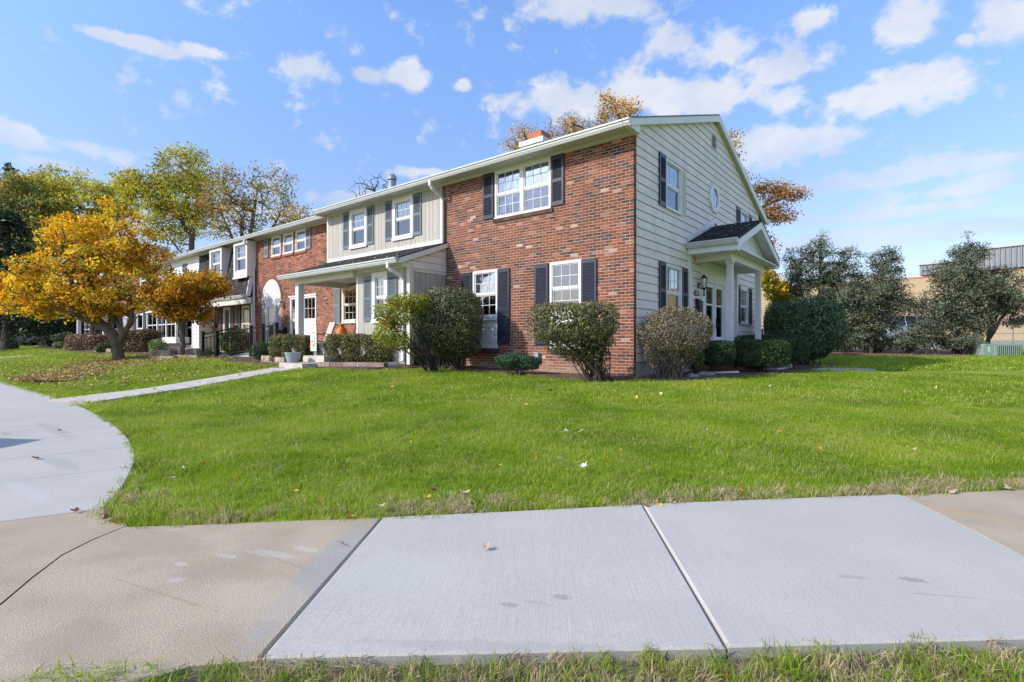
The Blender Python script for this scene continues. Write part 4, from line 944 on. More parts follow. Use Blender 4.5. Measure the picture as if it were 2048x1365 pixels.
# ------------------------------------------------------------------ farther townhouses behind the maple
def far_house(name, label, x0, x1, yf, wallmat, items, brick=False, seed=1, roofx=None):
    H = thing(name, label, 'townhouse', ((x0 + x1) / 2, 5, .3))
    ops = [o[:4] for o in items]
    wall(H, x0, x1, .1, 5.5, yf, ops, M['mortar_far'] if brick else M['groove'], .1)
    if brick:
        global BR
        BR = [((.34, .13, .085), 34), ((.27, .10, .07), 24), ((.20, .09, .065), 14)]; bricks(H, x0, x1, .3, 5.5, yf, ops, 0, seed); BR = BR_main
    else:
        z = .4
        while z < 5.45:
            for a, b, c, d_ in rects_minus(x0 + .1, x1 - .1, z + .01, min(5.5, z + .2), ops): bx('siding_plank', M[wallmat], H, a, b, yf - .022, yf, c, d_)
            z += .2
        m = MB(); m.box(x0, x0 + .1, yf - .03, yf + .05, .4, 5.5); m.box(x1 - .1, x1 + .012, yf - .03, yf + .05, .4, 5.5); m.build('corner_board', M['white'], H)
    for o in items:
        a, b, c, d_, kind = o
        window(H, a, yf, c, b - a, d_ - c, fr=.09, grid=None if kind == 'door' else (3, 2), low_grid=kind != 'door', name='storm_door' if kind == 'door' else 'window', blind=.0 if kind == 'blind' else None)
    roof(H, x0 - .05, x1 + .05, yf - .5, ze=5.66); eaves(H, x0, x1, yf, over=.42)
    bx('rear_wall', M['siding'], H, x0, x1, 10.2, 10.3, 0, 5.7)
    return H
Y5 = .45
H5 = far_house('white_bay_townhouse', 'white sided townhouse with projecting bay window half hidden by small orange tree', -31.0, -24.75, Y5, 'white',
    [(*span(371, 386, Y5), .75, 2.85, 'door'), (-27.2, -26.2, 4.2, 5.4, 'blind'), (-30, -29, 4.2, 5.4, 'blind')])
m = MB(); m.box(-24.77, -24.65, Y5, Y4 + .1, .3, 5.5)
m.build('side_wall', M['groove'], H5)
z = .4
while z < 5.4: bx('siding_plank', M['siding'], H5, -24.655, -24.63, Y5 + .02, Y4 + .1, z + .012, z + .2); z += .2
ba, bb = span(293, 352, -.2)
m = MB(); m.box(ba, bb, -.2, Y5, .95, 1.28); m.box(ba - .05, bb + .05, -.26, Y5, 2.7, 2.86)
for px in (293, 313, 331, 350): m.box(FX(px, -.2) , FX(px, -.2) + .1, -.2, -.1, 1.28, 2.7)
m.build('bay_frame', M['white'], H5); m = MB(); m.box(ba + .1, bb - .05, -.15, -.14, 1.28, 2.7); m.build('pane', M['pane_low'], H5); bx('bay_room', M['interior'], H5, ba + .05, bb - .03, .1, .12, 1.28, 2.7)
m = MB(); m.box(ba, bb, -.165, -.155, 1.95, 2.0)
for px in (303, 322, 341): m.box(FX(px, -.2), FX(px, -.2) + .03, -.165, -.155, 1.28, 2.7)
m.build('muntin', M['white'], H5)
bx('door_step', M['conc'], H5, FX(366, -.3), FX(400, -.3), -.9, Y5, .1, .7)
Y6 = .3
H6 = far_house('brick_townhouse', 'brick townhouse with grey shutters seen between the maple trunk and white bay', -37.6, -31.05, Y6, 'siding',
    [(*span(274, 287, Y6), .9, 2.8, 'door'), (*span(252, 262, Y6), 1.3, 2.7, 'win'), (*span(247, 251, Y6), 1.3, 2.7, 'win'), (-33.5, -32.5, 4.2, 5.4, 'blind'), (-36, -35, 4.2, 5.4, 'blind')], True, 31)
for pa, pb in ((288, 293), (268, 273), (243, 246.5)): shutter(H6, FX(pa, Y6), Y6 - .013, 1.2, FX(pb, Y6) - FX(pa, Y6), 1.6, 'charcoal', flat=True)
H7 = far_house('porch_townhouse', 'farthest townhouse with slim white porch posts left of the maple trunk', -45.2, -37.65, Y6, 'board',
    [(*span(170, 180, Y6), 1.2, 2.8, 'win'), (*span(190, 202, Y6), 1.2, 2.8, 'win'), (*span(224, 236, Y6), .9, 2.9, 'door'), (-44, -43, 4.2, 5.4, 'blind'), (-40, -39, 4.2, 5.4, 'blind')], True, 33)
for px in (158, 210):
    x = FX(px, -1.6); bx('porch_post', M['white'], H7, x - .1, x + .1, -1.7, -1.5, .4, 3.0)
m = MB(); m.prism([(-1.9, 3.0), (Y6, 3.7), (Y6, 3.6), (-1.9, 2.9)], -45.3, -37.7, 'x'); m.build('porch_roof', M['shingle_plain'], H7); bx('porch_beam', M['white'], H7, -45.2, -37.8, -1.75, -1.5, 2.7, 2.9)
# ------------------------------------------------------------------ foliage machinery
RTV, FWV = np.array([RT[0], RT[1], 0]), np.array([FW[0], FW[1], 0])
def hash3(p, cell, seed):
    q = np.floor(p / cell); v = np.sin(q @ np.array([12.9898, 78.233, 37.719]) + seed) * 43758.5453
    return v - np.floor(v)
def leaves(name, c, nrm, size, cols, mt, parent, rg, aspect=.55, fold=.12):
    n = len(c); nrm = nrm / np.linalg.norm(nrm, axis=1, keepdims=True)
    r = rg.normal(size=(n, 3)); t = r - nrm * (r * nrm).sum(1, keepdims=True); t /= np.linalg.norm(t, axis=1, keepdims=True)
    b = np.cross(nrm, t); s = size[:, None]
    V = np.empty((n, 4, 3), np.float32)
    V[:, 0] = c - t * s * .5; V[:, 2] = c + t * s * .5
    V[:, 1] = c + b * s * aspect * .5 + nrm * s * fold; V[:, 3] = c - b * s * aspect * .5 + nrm * s * fold
    me = bpy.data.meshes.new(name); me.vertices.add(4 * n); me.vertices.foreach_set('co', V.ravel())
    me.loops.add(4 * n); me.loops.foreach_set('vertex_index', np.arange(4 * n, dtype=np.int32))
    me.polygons.add(n); me.polygons.foreach_set('loop_start', np.arange(0, 4 * n, 4, dtype=np.int32)); me.polygons.foreach_set('loop_total', np.full(n, 4, np.int32))
    at = me.attributes.new('tint', 'FLOAT_COLOR', 'FACE'); at.data.foreach_set('color', np.concatenate([cols, np.ones((n, 1))], 1).astype(np.float32).ravel())
    me.materials.append(mt); me.update(calc_edges=True)
    return link(name, me, parent)
def palette_cols(p, pal, rg, cell, seed, mix=.6):
    cols = np.array([c for c, w in pal]); w = np.array([w for c, w in pal], float); w /= w.sum(); cum = np.cumsum(w)
    u = np.where(rg.random(len(p)) < mix, hash3(p, cell, seed), rg.random(len(p)))
    i = np.minimum(np.searchsorted(cum, u), len(w) - 1)
    f = (.75 + .5 * hash3(p, cell * .6, seed + 3)) * rg.uniform(.75, 1.25, len(p))
    return cols[i] * f[:, None]
def lumps(d, seed, k=3.1):
    return .5 * np.sin(d[:, 0] * k + seed) * np.sin(d[:, 1] * k * 1.3 + seed * 2) + .5 * np.sin(d[:, 2] * k * 1.7 + seed * 3 + d[:, 0] * 2)
def sample_lobes(lobes, n, rg, inner=.6, lump=.1, seed=1.):
    vol = np.array([(l[1][0] * l[1][1] * l[1][2]) ** .75 for l in lobes]); k = rg.choice(len(lobes), n, p=vol / vol.sum())
    pts = np.empty((n, 3)); nr = np.empty((n, 3))
    for i, l in enumerate(lobes):
        m = np.where(k == i)[0]; box = len(l) > 2 and l[2] == 'box'
        d = rg.normal(size=(len(m), 3)); d /= np.linalg.norm(d, axis=1, keepdims=True)
        if box:
            q = .22 if len(l) < 4 else l[3]
            kk = 2.4 / q; ar = np.array([l[1][1] * l[1][2], l[1][0] * l[1][2], l[1][0] * l[1][1]]); ax_ = rg.choice(3, len(m), p=ar / ar.sum())
            d = rg.uniform(-1, 1, (len(m), 3)); d[np.arange(len(m)), ax_] = np.sign(rg.uniform(-1, 1, len(m)))
            d /= (np.abs(d) ** kk).sum(1, keepdims=True) ** (1 / kk); nn = np.sign(d) * np.abs(d) ** (kk - 1)
        else: nn = d
        r = inner + (1 - inner) * rg.random(len(m)) ** .5
        r = r * (1 + lump * lumps(d, seed + i)) + rg.normal(size=len(m)) * .015
        R_ = l[1]; v = d * r[:, None] * np.array(R_)
        pts[m] = np.array(l[0]) + v[:, :1] * RTV + v[:, 1:2] * FWV + v[:, 2:3] * np.array([0, 0, 1])
        nn = nn / np.array(R_); nr[m] = nn[:, :1] * RTV + nn[:, 1:2] * FWV + nn[:, 2:3] * np.array([0, 0, 1])
    nr /= np.linalg.norm(nr, axis=1, keepdims=True) + 1e-9
    return pts, nr
def shrub(name, label, cat, base, lobes, n, size, pal, seed, stems=12, spread=.25, stem_r=.009, inner=.6, lump=.1, cell=.14, group=None, mt='needle', rand=.8, aspect=.55, bark='darkbark', hole=None, stem_top=.6, core=.0):
    rg = np.random.default_rng(seed); base = Vector(base)
    T = thing(name, label, cat, base, group)
    p, nr = sample_lobes(lobes, n, rg, inner, lump, seed * 1.7)
    keep = p[:, 2] > G(base.x, base.y) + .02
    if hole is not None:
        keep &= hash3(p, hole[0], seed + 9) > hole[1] * np.clip((hole[2] - p[:, 2]) / hole[3] + .4, 0, 1)
    p, nr = p[keep], nr[keep]
    cols = palette_cols(p, pal, rg, cell, seed) * 1.45
    sz = size * rg.uniform(.65, 1.35, len(p))
    if core:
        q_, n_ = sample_lobes(lobes, int(n * core), rg, .35, 0, 1); k_ = q_[:, 2] > G(base.x, base.y) + .05; ce = np.array([l[0] for l in lobes]).mean(0); q_, n_ = (ce + (q_ - ce) * .84)[k_], n_[k_]
        p = np.concatenate([p, q_]); nr = np.concatenate([nr, n_]); cols = np.concatenate([cols, palette_cols(q_, pal, rg, cell, seed) * 1.45]); sz = np.concatenate([sz, size * rg.uniform(1.5, 2.4, len(q_))])
    leaves('foliage', p, nr + rg.normal(size=p.shape) * rand, sz, cols, M[mt], T, rg, aspect)
    m = MB(); R = random.Random(seed); q, _ = sample_lobes(lobes, max(4, stems), rg, .35 if stem_top < .8 else .7, 0, 1)
    for i in range(stems):
        b = base + Vector((R.uniform(-spread, spread), R.uniform(-spread, spread), -.03)); e = Vector(q[i]) ; e = base + (e - base) * R.uniform(stem_top, 1.)
        k1 = b.lerp(e, .35) + Vector((R.uniform(-.05, .05), R.uniform(-.05, .05), .08 * (e - b).length)); k2 = b.lerp(e, .7) + Vector((R.uniform(-.06, .06), R.uniform(-.06, .06), .05))
        r = stem_r * R.uniform(.7, 1.5); m.tube([b, k1, k2, e], [r * 1.5, r * 1.2, r * .8, r * .3], 5, cap=False)
        for _ in range(3):
            t = R.uniform(.45, .95); s_ = k1.lerp(e, t); f = s_ + Vector((R.uniform(-.2, .2), R.uniform(-.2, .2), R.uniform(.02, .25))) * max(.4, (e - b).length * .5); m.tube([s_, f], [r * .5, r * .2], 4, cap=False)
    m.build('stem', M[bark], T)
    return T
def tree(name, label, base, limbs, lobes, n_attr, per, rc, size, pal, seed, trunk_r, bark='bark', group=None, cat='tree', cell=.8, mt='leaf', step=None, inner=.15, tip_r=.012, aspect=.6, sides=6, lump=.15, flat=.7, bare=0., expo=.5):
    rg = np.random.default_rng(seed); base = Vector(base); T = thing(name, label, cat, base, group)
    nodes, par = [], []
    def add(p, i): nodes.append(np.array(p)); par.append(i); return len(nodes) - 1
    chains = []
    for l in limbs:                          # each limb: list of points; first limb starts at the base
        first = np.array(l[0])
        if nodes: j = int(np.argmin([np.linalg.norm(first - q) for q in nodes]))
        else: j = add(first, -1)
        ch = [j]
        for a, b in zip(l, l[1:]):
            a, b = np.array(a), np.array(b); k = max(2, int(np.linalg.norm(b - a) / (step or .5)))
            for i in range(1, k + 1): ch.append(add(a + (b - a) * i / k + rg.normal(size=3) * .02 * np.linalg.norm(b - a) / k, ch[-1]))
        chains.append(ch)
    top = np.array(limbs[0][-1]); minz = np.array(limbs[0][0])[2] + (np.array(limbs[0][-1])[2] - np.array(limbs[0][0])[2]) * .55
    at, _ = sample_lobes(lobes, n_attr, rg, inner, lump, seed)
    at = at[np.argsort(np.linalg.norm(at - top, axis=1))]
    arr = np.array(nodes); tips = []
    st = step or .5
    for p in at:
        ok = arr[:, 2] >= min(minz, arr[:, 2].max())
        d = np.linalg.norm(arr - p, axis=1) + np.where(ok, 0, 1e6) + np.maximum(0, arr[:, 2] - p[2]) * .6
        j = int(np.argmin(d)); a = arr[j]; L_ = np.linalg.norm(p - a); k = max(1, int(L_ / st)); ch = [j]
        side = rg.normal(size=3) * .10 * L_; side[2] = abs(side[2]) * .5
        for i in range(1, k + 1):
            t = i / k; q = a + (p - a) * t + side * math.sin(PI * t); ch.append(add(q, ch[-1]))
        arr = np.concatenate([arr, np.array(nodes[len(arr):])]); chains.append(ch); tips.append(ch[-1])
    cnt = np.zeros(len(nodes)); 
    for t in tips: cnt[t] += 1
    for i in range(len(nodes) - 1, 0, -1):
        if par[i] >= 0: cnt[par[i]] += max(cnt[i], 0)
    rad = tip_r * np.maximum(cnt, .6) ** expo; rad = np.minimum(rad, trunk_r); f0 = trunk_r / max(rad[0], 1e-6)
    rad = rad * (1 + (f0 - 1) * np.minimum(1, (cnt / max(cnt[0], 1))))
    m = MB()
    for ci, ch in enumerate(chains):
        pth = [Vector(nodes[i]) for i in ch]; rr = [float(rad[i]) for i in ch]
        if ci > 0 and len(rr) > 1: rr[0] = min(rr[0], rr[1] * 1.25)
        if ci == 0:
            rr[0] *= 1.3
            if len(rr) > 2: rr[1] *= 1.12
        m.tube(pth, rr, sides + 4 if ci < len(limbs) else (sides if rr[0] > tip_r * 2.5 else 4), cap=False)
    m.smooth = True; m.build('trunk', M[bark], T)
    tp = np.array([nodes[i] for i in tips]); live = rg.random(len(tp)) >= bare; tp = tp[live]
    if per and len(tp):
        c = np.repeat(tp, per, 0); off = rg.normal(size=c.shape); off /= np.linalg.norm(off, axis=1, keepdims=True); off *= (rg.random(len(c)) ** .5 * rc)[:, None]; off[:, 2] *= flat
        p = c + off; cols = palette_cols(p, pal, rg, cell, seed)
        leaves('crown', p, rg.normal(size=p.shape) + np.array([0, 0, .35]), size * rg.uniform(.6, 1.4, len(p)), cols, M[mt], T, rg, aspect)
    return T
def lobe(px, py, rx, ry, s, rd=None, ds=0., *more):
    c = P(px, py, s + ds); k = (s + ds) / 1043
    return (tuple(c), (rx * k, (rd if rd is not None else min(rx, ry) * k), ry * k), *more)
def ground(px, s, lift=0.):
    p = P(px, 690, s); return Vector((p.x, p.y, G(p.x, p.y) + lift))

# ------------------------------------------------------------------ bushes by the end townhouse
GR = [((.06, .085, .025), 4), ((.09, .11, .035), 4), ((.13, .13, .055), 3), ((.035, .05, .018), 3)]
DULL = [((.085, .085, .04), 4), ((.15, .125, .075), 4), ((.05, .06, .025), 3), ((.21, .16, .10), 3), ((.11, .12, .035), 3)]
shrub('flat_topped_bush', 'leaning flat topped bush with bare stems in front of the brick corner', 'bush', ground(1200, 10.35),
      [lobe(1140, 645, 90, 40, 10.2, .55, 0, 'box', .75), lobe(1190, 640, 46, 36, 10.2, .5, 0, 'box', .75), lobe(1158, 684, 72, 42, 10.3, .42), lobe(1190, 722, 34, 30, 10.35, .32)], 20000, .042, DULL + [((.12, .15, .02), 4)], 11, stems=56, spread=.26, inner=.6, lump=.035, hole=(.09, .75, .9, .5), stem_top=.75, stem_r=.008, rand=.9, core=.1)
shrub('twiggy_bush', 'rounded brown twiggy bush against the pale sided wall', 'bush', ground(1335, 11.2),
      [lobe(1352, 664, 74, 52, 11.2, .72), lobe(1338, 708, 50, 42, 11.2, .5)], 21000, 0.040, [((.17, .125, .095), 5), ((.12, .095, .065), 4), ((.21, .16, .12), 3), ((.10, .10, .04), 4), ((.16, .15, .04), 2)], 12, stems=60, spread=.34, inner=.5, lump=.06, hole=(.09, .7, .75, .5), stem_top=.9, stem_r=.007, rand=1.1, bark='bark')
shrub('round_bush', 'dense round dark green bush left of the lower window', 'bush', ground(905, 13.3),
      [lobe(897, 642, 70, 68, 13.3, .9, 0, 'box', .95), lobe(912, 694, 50, 26, 13.3, .6)], 20000, .052, [((.075, .09, .04), 5), ((.11, .12, .055), 4), ((.19, .19, .10), 2), ((.04, .05, .025), 3), ((.17, .15, .04), 1)], 13, stems=18, spread=.3, stem_r=.014, inner=.7, lump=.03, core=.22, hole=(.12, .5, .62, .4), rand=.7)
shrub('yellowing_bush', 'sparse yellow green bush arching over the tan entry bay corner', 'bush', ground(868, 12.7),
      [lobe(788, 628, 42, 34, 12.2, .4), lobe(773, 662, 28, 36, 12.2, .35), lobe(812, 606, 40, 20, 12.3, .35), lobe(800, 682, 26, 22, 12.2, .3), lobe(840, 612, 26, 24, 12.6, .3)], 4600, .066, [((.24, .27, .03), 5), ((.16, .21, .03), 5), ((.38, .30, .03), 3), ((.11, .15, .03), 2), ((.30, .16, .07), 1)], 14, stems=22, spread=.2, stem_r=.012, inner=.3, lump=.15, mt='leaf', stem_top=.85)
shrub('low_juniper', 'low dark green juniper under the brick front between two bushes', 'bush', ground(1035, 12.0),
      [lobe(1020, 722, 32, 16, 12, .3), lobe(1055, 726, 28, 15, 12, .3)], 5760, 0.054, [((.035, .09, .035), 5), ((.05, .12, .05), 4), ((.025, .06, .03), 3)], 15, stems=14, spread=.25, inner=.4, aspect=.3, rand=.9, lump=.2)
YEW = [((.028, .055, .018), 5), ((.04, .075, .022), 4), ((.06, .095, .03), 2), ((.018, .03, .012), 2)]
g = 'clipped yew mounds round the side porch'
shrub('yew_mound', 'small clipped yew mound left of the side porch column', 'bush', ground(1432, 12.5), [lobe(1432, 706, 31, 25, 12.5, .42, 0, 'box', .5)], 7800, 0.040, YEW, 16, core=0.3, stems=8, inner=.7, lump=.04, group=g, aspect=.35)
shrub('yew_mound', 'largest clipped yew mound in front of the right porch column', 'bush', ground(1520, 13.1), [lobe(1519, 707, 52, 28, 13.1, .5, 0, 'box', .5)], 11050, 0.043, YEW, 17, core=0.3, stems=10, inner=.7, lump=.04, group=g, aspect=.35)
shrub('yew_mound', 'clipped yew mound between the largest mound and the big round bush', 'bush', ground(1572, 14.8), [lobe(1570, 700, 36, 24, 14.8, .5, 0, 'box', .5)], 7800, 0.045, YEW, 18, core=0.3, stems=8, inner=.7, lump=.04, group=g, aspect=.35)
shrub('yew_mound', 'clipped yew mound under the far porch window behind other mounds', 'bush', ground(1520, 16.6), [lobe(1528, 690, 54, 20, 16.6, .5, 0, 'box', .5)], 6500, 0.050, YEW, 19, core=0.3, stems=8, inner=.7, lump=.04, group=g, aspect=.35)
shrub('big_round_bush', 'big dense dark green dome bush at the back corner of the house', 'bush', ground(1610, 17.2), [lobe(1608, 655, 69, 60, 17.2, 1.2, 0, 'box', .95), lobe(1610, 690, 50, 32, 17.2, .8)], 18000, 0.068, [((.06, .10, .045), 5), ((.085, .135, .06), 4), ((.13, .165, .08), 2), ((.025, .045, .02), 3)], 20, core=0.3, stems=14, spread=.5, stem_r=.016, inner=.72, lump=.05)
shrub('leafy_plant', 'small leafy green plant with yellow leaves below the twiggy bush', 'plant', ground(1392, 11.9), [lobe(1388, 718, 22, 24, 11.9, .25)], 1300, .05, [((.06, .12, .03), 5), ((.10, .16, .03), 4), ((.35, .26, .04), 1)], 22, stems=9, spread=.15, inner=.3, mt='leaf')
shrub('young_shrub', 'bright yellow green sapling beside the wood fence', 'bush', ground(1537, 18.5), [lobe(1537, 636, 7, 24, 18.5, .12), lobe(1533, 655, 5, 12, 18.5, .1)], 500, .07, [((.42, .42, .02), 5), ((.32, .38, .03), 4)], 23, stems=4, spread=.05, inner=.2, mt='leaf')

# ------------------------------------------------------------------ hedges and shrubs along the left houses
HED = [((.10, .12, .035), 4), ((.14, .135, .045), 4), ((.20, .145, .06), 3), ((.06, .07, .025), 3), ((.24, .17, .07), 1)]
g = 'sheared hedges before the porch'
def hedge(label, boxes, s, n, seed):
    shrub('sheared_hedge', label, 'hedge', ground(sum(b[0] for b in boxes) / len(boxes), s), [lobe(b[0], b[1], b[2], b[3], s, .42, b[4] if len(b) > 4 else 0, 'box', .34) for b in boxes], int(n * 1.3), .05, HED, seed, core=.3, stems=14, spread=.45, inner=.74, lump=.045, group=g, aspect=.45)
hedge('sheared browning hedge left of the porch steps', [(566, 697, 19, 27), (597, 698, 24, 28, -.1)], 16.0, 9000, 31)
hedge('sheared green hedge right of the porch steps', [(679, 697, 21, 29, .2), (716, 698, 27, 29), (757, 699, 31, 29, -.1)], 14.6, 13000, 32)
shrub('yew_ball', 'small dark yew ball at the end of the ramp landing', 'bush', ground(526, 17.2), [lobe(526, 703, 24, 19, 17.2, .4)], 4500, .042, YEW, 33, core=0.3, stems=7, inner=.7, aspect=.35)
shrub('landing_shrub', 'dark green shrub with pale tips behind the black railing', 'bush', ground(470, 20.6), [lobe(472, 685, 29, 30, 20.6, .6)], 5500, .06, [((.04, .07, .025), 6), ((.07, .10, .03), 4), ((.28, .30, .10), 1)], 34, stems=9, inner=.55)
shrub('variegated_shrub', 'low pale variegated shrub at the foot of the ramp', 'bush', ground(425, 21.4), [lobe(420, 707, 22, 12, 21.4, .35)], 1500, .055, [((.22, .26, .14), 5), ((.10, .15, .06), 4)], 35, stems=6, inner=.4)
shrub('red_leaf_shrub', 'clipped reddish brown shrub between the maple and the bay window', 'bush', ground(283, 25.5), [lobe(283, 687, 31, 27, 25.5, .7, 0, 'box', .5)], 9100, 0.084, [((.16, .09, .06), 5), ((.10, .10, .04), 5), ((.22, .12, .08), 3), ((.05, .06, .025), 3)], 36, core=0.3, stems=8, inner=.65)
shrub('rose_shrub', 'bright green rose shrub below the white bay window', 'bush', ground(317, 24), [lobe(316, 694, 17, 17, 24, .4), lobe(322, 705, 12, 10, 24, .3)], 1800, .07, [((.10, .16, .05), 5), ((.16, .22, .08), 4), ((.5, .5, .42), 1)], 37, stems=6, inner=.35, mt='leaf')
shrub('brown_mound_bush', 'large rounded brown bush left of the maple trunk', 'bush', ground(177, 29), [lobe(178, 690, 33, 21, 29, .8, 0, 'box', .55)], 9100, 0.090, [((.20, .12, .075), 5), ((.15, .09, .06), 4), ((.26, .17, .10), 2)], 38, core=0.3, stems=8, inner=.65)
shrub('green_mound_bush', 'low green bush partly behind the maple trunk', 'bush', ground(208, 26), [lobe(210, 697, 18, 11, 26, .4)], 3360, 0.078, [((.08, .10, .03), 5), ((.05, .07, .025), 3), ((.20, .14, .06), 1)], 39, stems=6, inner=.6)
shrub('grey_green_shrub', 'small grey green shrub right of the maple trunk', 'bush', ground(258, 26), [lobe(256, 700, 12, 11, 26, .3)], 1000, .06, [((.12, .15, .08), 5), ((.08, .10, .05), 3)], 40, stems=5, inner=.5)
shrub('dark_shrub', 'dark green spreading shrub at the far end of the row', 'bush', ground(132, 34), [lobe(132, 677, 24, 12, 34, .7)], 3200, .09, [((.035, .06, .025), 5), ((.05, .08, .03), 3)], 41, stems=7, inner=.5)
shrub('olive_shrub', 'low olive shrub under the dark spreading shrub', 'bush', ground(128, 32), [lobe(127, 692, 19, 9, 32, .5)], 2000, .08, [((.14, .14, .035), 5), ((.09, .10, .03), 3)], 42, stems=6, inner=.5)
# ------------------------------------------------------------------ the orange maples
MAPLE = [((.90, .58, .02), 6), ((.82, .44, .015), 5), ((.60, .27, .015), 4), ((.40, .19, .02), 2.5), ((.58, .53, .04), 4), ((.26, .13, .02), 1.5), ((.92, .68, .03), 4)]
s = 20.7; b = ground(238, s, -.05)
def q(px, py, ds=0): return tuple(P(px, py, s + ds))
tree('maple_tree', 'broad orange and yellow maple with forked trunk on the left lawn', b,
     [[tuple(b), q(236, 702), q(235, 692)], [q(235, 692), q(226, 672), q(222, 652), q(224, 630), q(232, 600)], [q(226, 672), q(212, 655), q(196, 646), q(170, 636, -.5), q(120, 626, -1)],
      [q(235, 692), q(248, 668), q(258, 650), q(264, 634), q(262, 600)], [q(245, 672), q(262, 655), q(278, 628), q(310, 616, .3), q(335, 610, .3)], [q(249, 666), q(237, 650), q(231, 635, .4), q(225, 600, .6)]],
     [lobe(130, 560, 95, 62, s, 2.0), lobe(60, 588, 62, 52, s, 1.4, -1), lobe(205, 490, 95, 62, s, 1.9), lobe(235, 570, 110, 62, s, 2.2), lobe(165, 470, 70, 40, s, 1.3), lobe(228, 438, 38, 38, s, 1.), lobe(290, 500, 50, 38, s, 1.1), lobe(150, 615, 90, 26, s, 1.5, -.6), lobe(15, 585, 30, 45, s, .8, -1)],
     660, 38, .31, .125, MAPLE, 51, .19, step=.3, cell=.7, tip_r=.009, inner=.35, flat=.75)
s = 20.2; b = ground(362, s, .1)
tree('small_maple_tree', 'small dark orange maple growing in the raised planter', b,
     [[tuple(b), q(366, 690), q(362, 655), q(356, 630)], [q(362, 655), q(385, 600)], [q(360, 640), q(330, 590)]],
     [lobe(385, 580, 62, 40, s, 1.3), lobe(345, 600, 40, 36, s, 1.), lobe(415, 570, 36, 30, s, .8), lobe(395, 628, 32, 22, s, .7), lobe(355, 628, 34, 18, s, .8)],
     230, 46, .34, .115, [((.54, .25, .015), 5), ((.68, .37, .02), 4), ((.36, .16, .02), 4), ((.24, .11, .02), 3), ((.76, .48, .025), 3), ((.38, .33, .03), 2)], 52, .095, step=.3, cell=.5, tip_r=.009, inner=.35)
# ------------------------------------------------------------------ trees behind the row
LIME = [((.60, .54, .06), 5), ((.48, .50, .07), 5), ((.66, .53, .06), 4), ((.24, .28, .05), 3), ((.58, .36, .04), 2)]
RUST = [((.60, .45, .10), 4), ((.66, .48, .09), 4), ((.40, .23, .10), 4), ((.34, .30, .07), 3)]
g = 'tall autumn trees behind the townhouses'
def back_tree(label, px, s, limbs, lobes, n, per, rc, size, pal, seed, r=.24, bare=0., step=.9, **kw):
    b = ground(px, s)
    tree('autumn_tree', label, b, [[tuple(b)] + [tuple(P(x, y, s)) for x, y in limbs[0]]] + [[tuple(P(x, y, s)) for x, y in l] for l in limbs[1:]],
         [lobe(x, y, rx, ry, s, min(rx, ry) * s / 1043 * .9) for x, y, rx, ry in lobes], int(n * 1.25), int(per * 1.5), rc, size * .82, pal, seed, r, group=g, step=step, cell=1.6, tip_r=.011, inner=.2, expo=.54, bare=bare, **kw)
back_tree('tall lime green tree highest above the left roofs', 375, 46, [[(380, 600), (384, 470), (370, 400)], [(384, 480), (330, 380)], [(384, 500), (395, 380)], [(382, 530), (310, 440)]],
          [(370, 340, 48, 55), (300, 380, 60, 50), (340, 440, 70, 50), (400, 400, 45, 60), (270, 370, 40, 30)], 330, 24, .8, .27, LIME, 61)
back_tree('rust and gold tree with bare lower limbs above the mansard roof', 490, 44, [[(492, 600), (490, 520), (480, 440)], [(490, 540), (440, 420)], [(490, 530), (515, 380)], [(491, 550), (560, 430)], [(491, 560), (590, 450)]],
          [(450, 380, 45, 45), (515, 365, 28, 50), (555, 385, 32, 50), (480, 430, 60, 50), (580, 440, 40, 40), (420, 440, 30, 50), (605, 450, 25, 25)], 360, 13, .8, .24, RUST, 62, bare=.2)
back_tree('wide yellow green tree behind the orange maple crown', 190, 52, [[(190, 600), (195, 500), (190, 420)], [(194, 520), (120, 420)], [(194, 520), (240, 430)]],
          [(180, 395, 80, 55), (110, 390, 55, 50), (230, 400, 50, 50), (150, 470, 90, 50), (80, 380, 40, 40)], 330, 26, .9, .3, LIME, 63)
back_tree('dusky green and gold tree at the left edge', 55, 50, [[(55, 620), (58, 520), (50, 440)], [(57, 540), (0, 460)], [(57, 540), (100, 470)]],
          [(50, 420, 60, 60), (0, 440, 40, 60), (100, 460, 50, 60), (40, 520, 80, 50), (20, 370, 40, 30)], 330, 28, 1., .32, [((.22, .27, .08), 5), ((.32, .33, .07), 4), ((.48, .40, .06), 3), ((.56, .34, .06), 2)], 64)
back_tree('purple brown nearly bare tree over the white bay roof', 345, 36, [[(348, 620), (350, 540)], [(349, 560), (320, 520)], [(350, 570), (375, 530)]],
          [(345, 535, 45, 30), (320, 520, 35, 30), (375, 520, 25, 25)], 200, 8, .6, .16, [((.20, .15, .13), 5), ((.28, .22, .10), 2), ((.16, .12, .10), 3)], 65, r=.2, bare=.3)
GOLD = [((.78, .48, .06), 5), ((.70, .37, .06), 4), ((.80, .56, .08), 3), ((.50, .29, .07), 2)]
back_tree('golden tree rising over the end townhouse roof by the chimney', 1190, 27, [[(1190, 560), (1190, 400), (1195, 300)], [(1190, 400), (1090, 300)], [(1190, 420), (1240, 260)], [(1190, 430), (1060, 320)]],
          [(1048, 285, 40, 26), (1140, 258, 26, 34), (1180, 262, 26, 24), (1222, 222, 26, 46), (1255, 235, 24, 34), (1150, 330, 90, 40), (1100, 268, 12, 24)], 300, 15, .5, .14, GOLD, 66, step=.6)
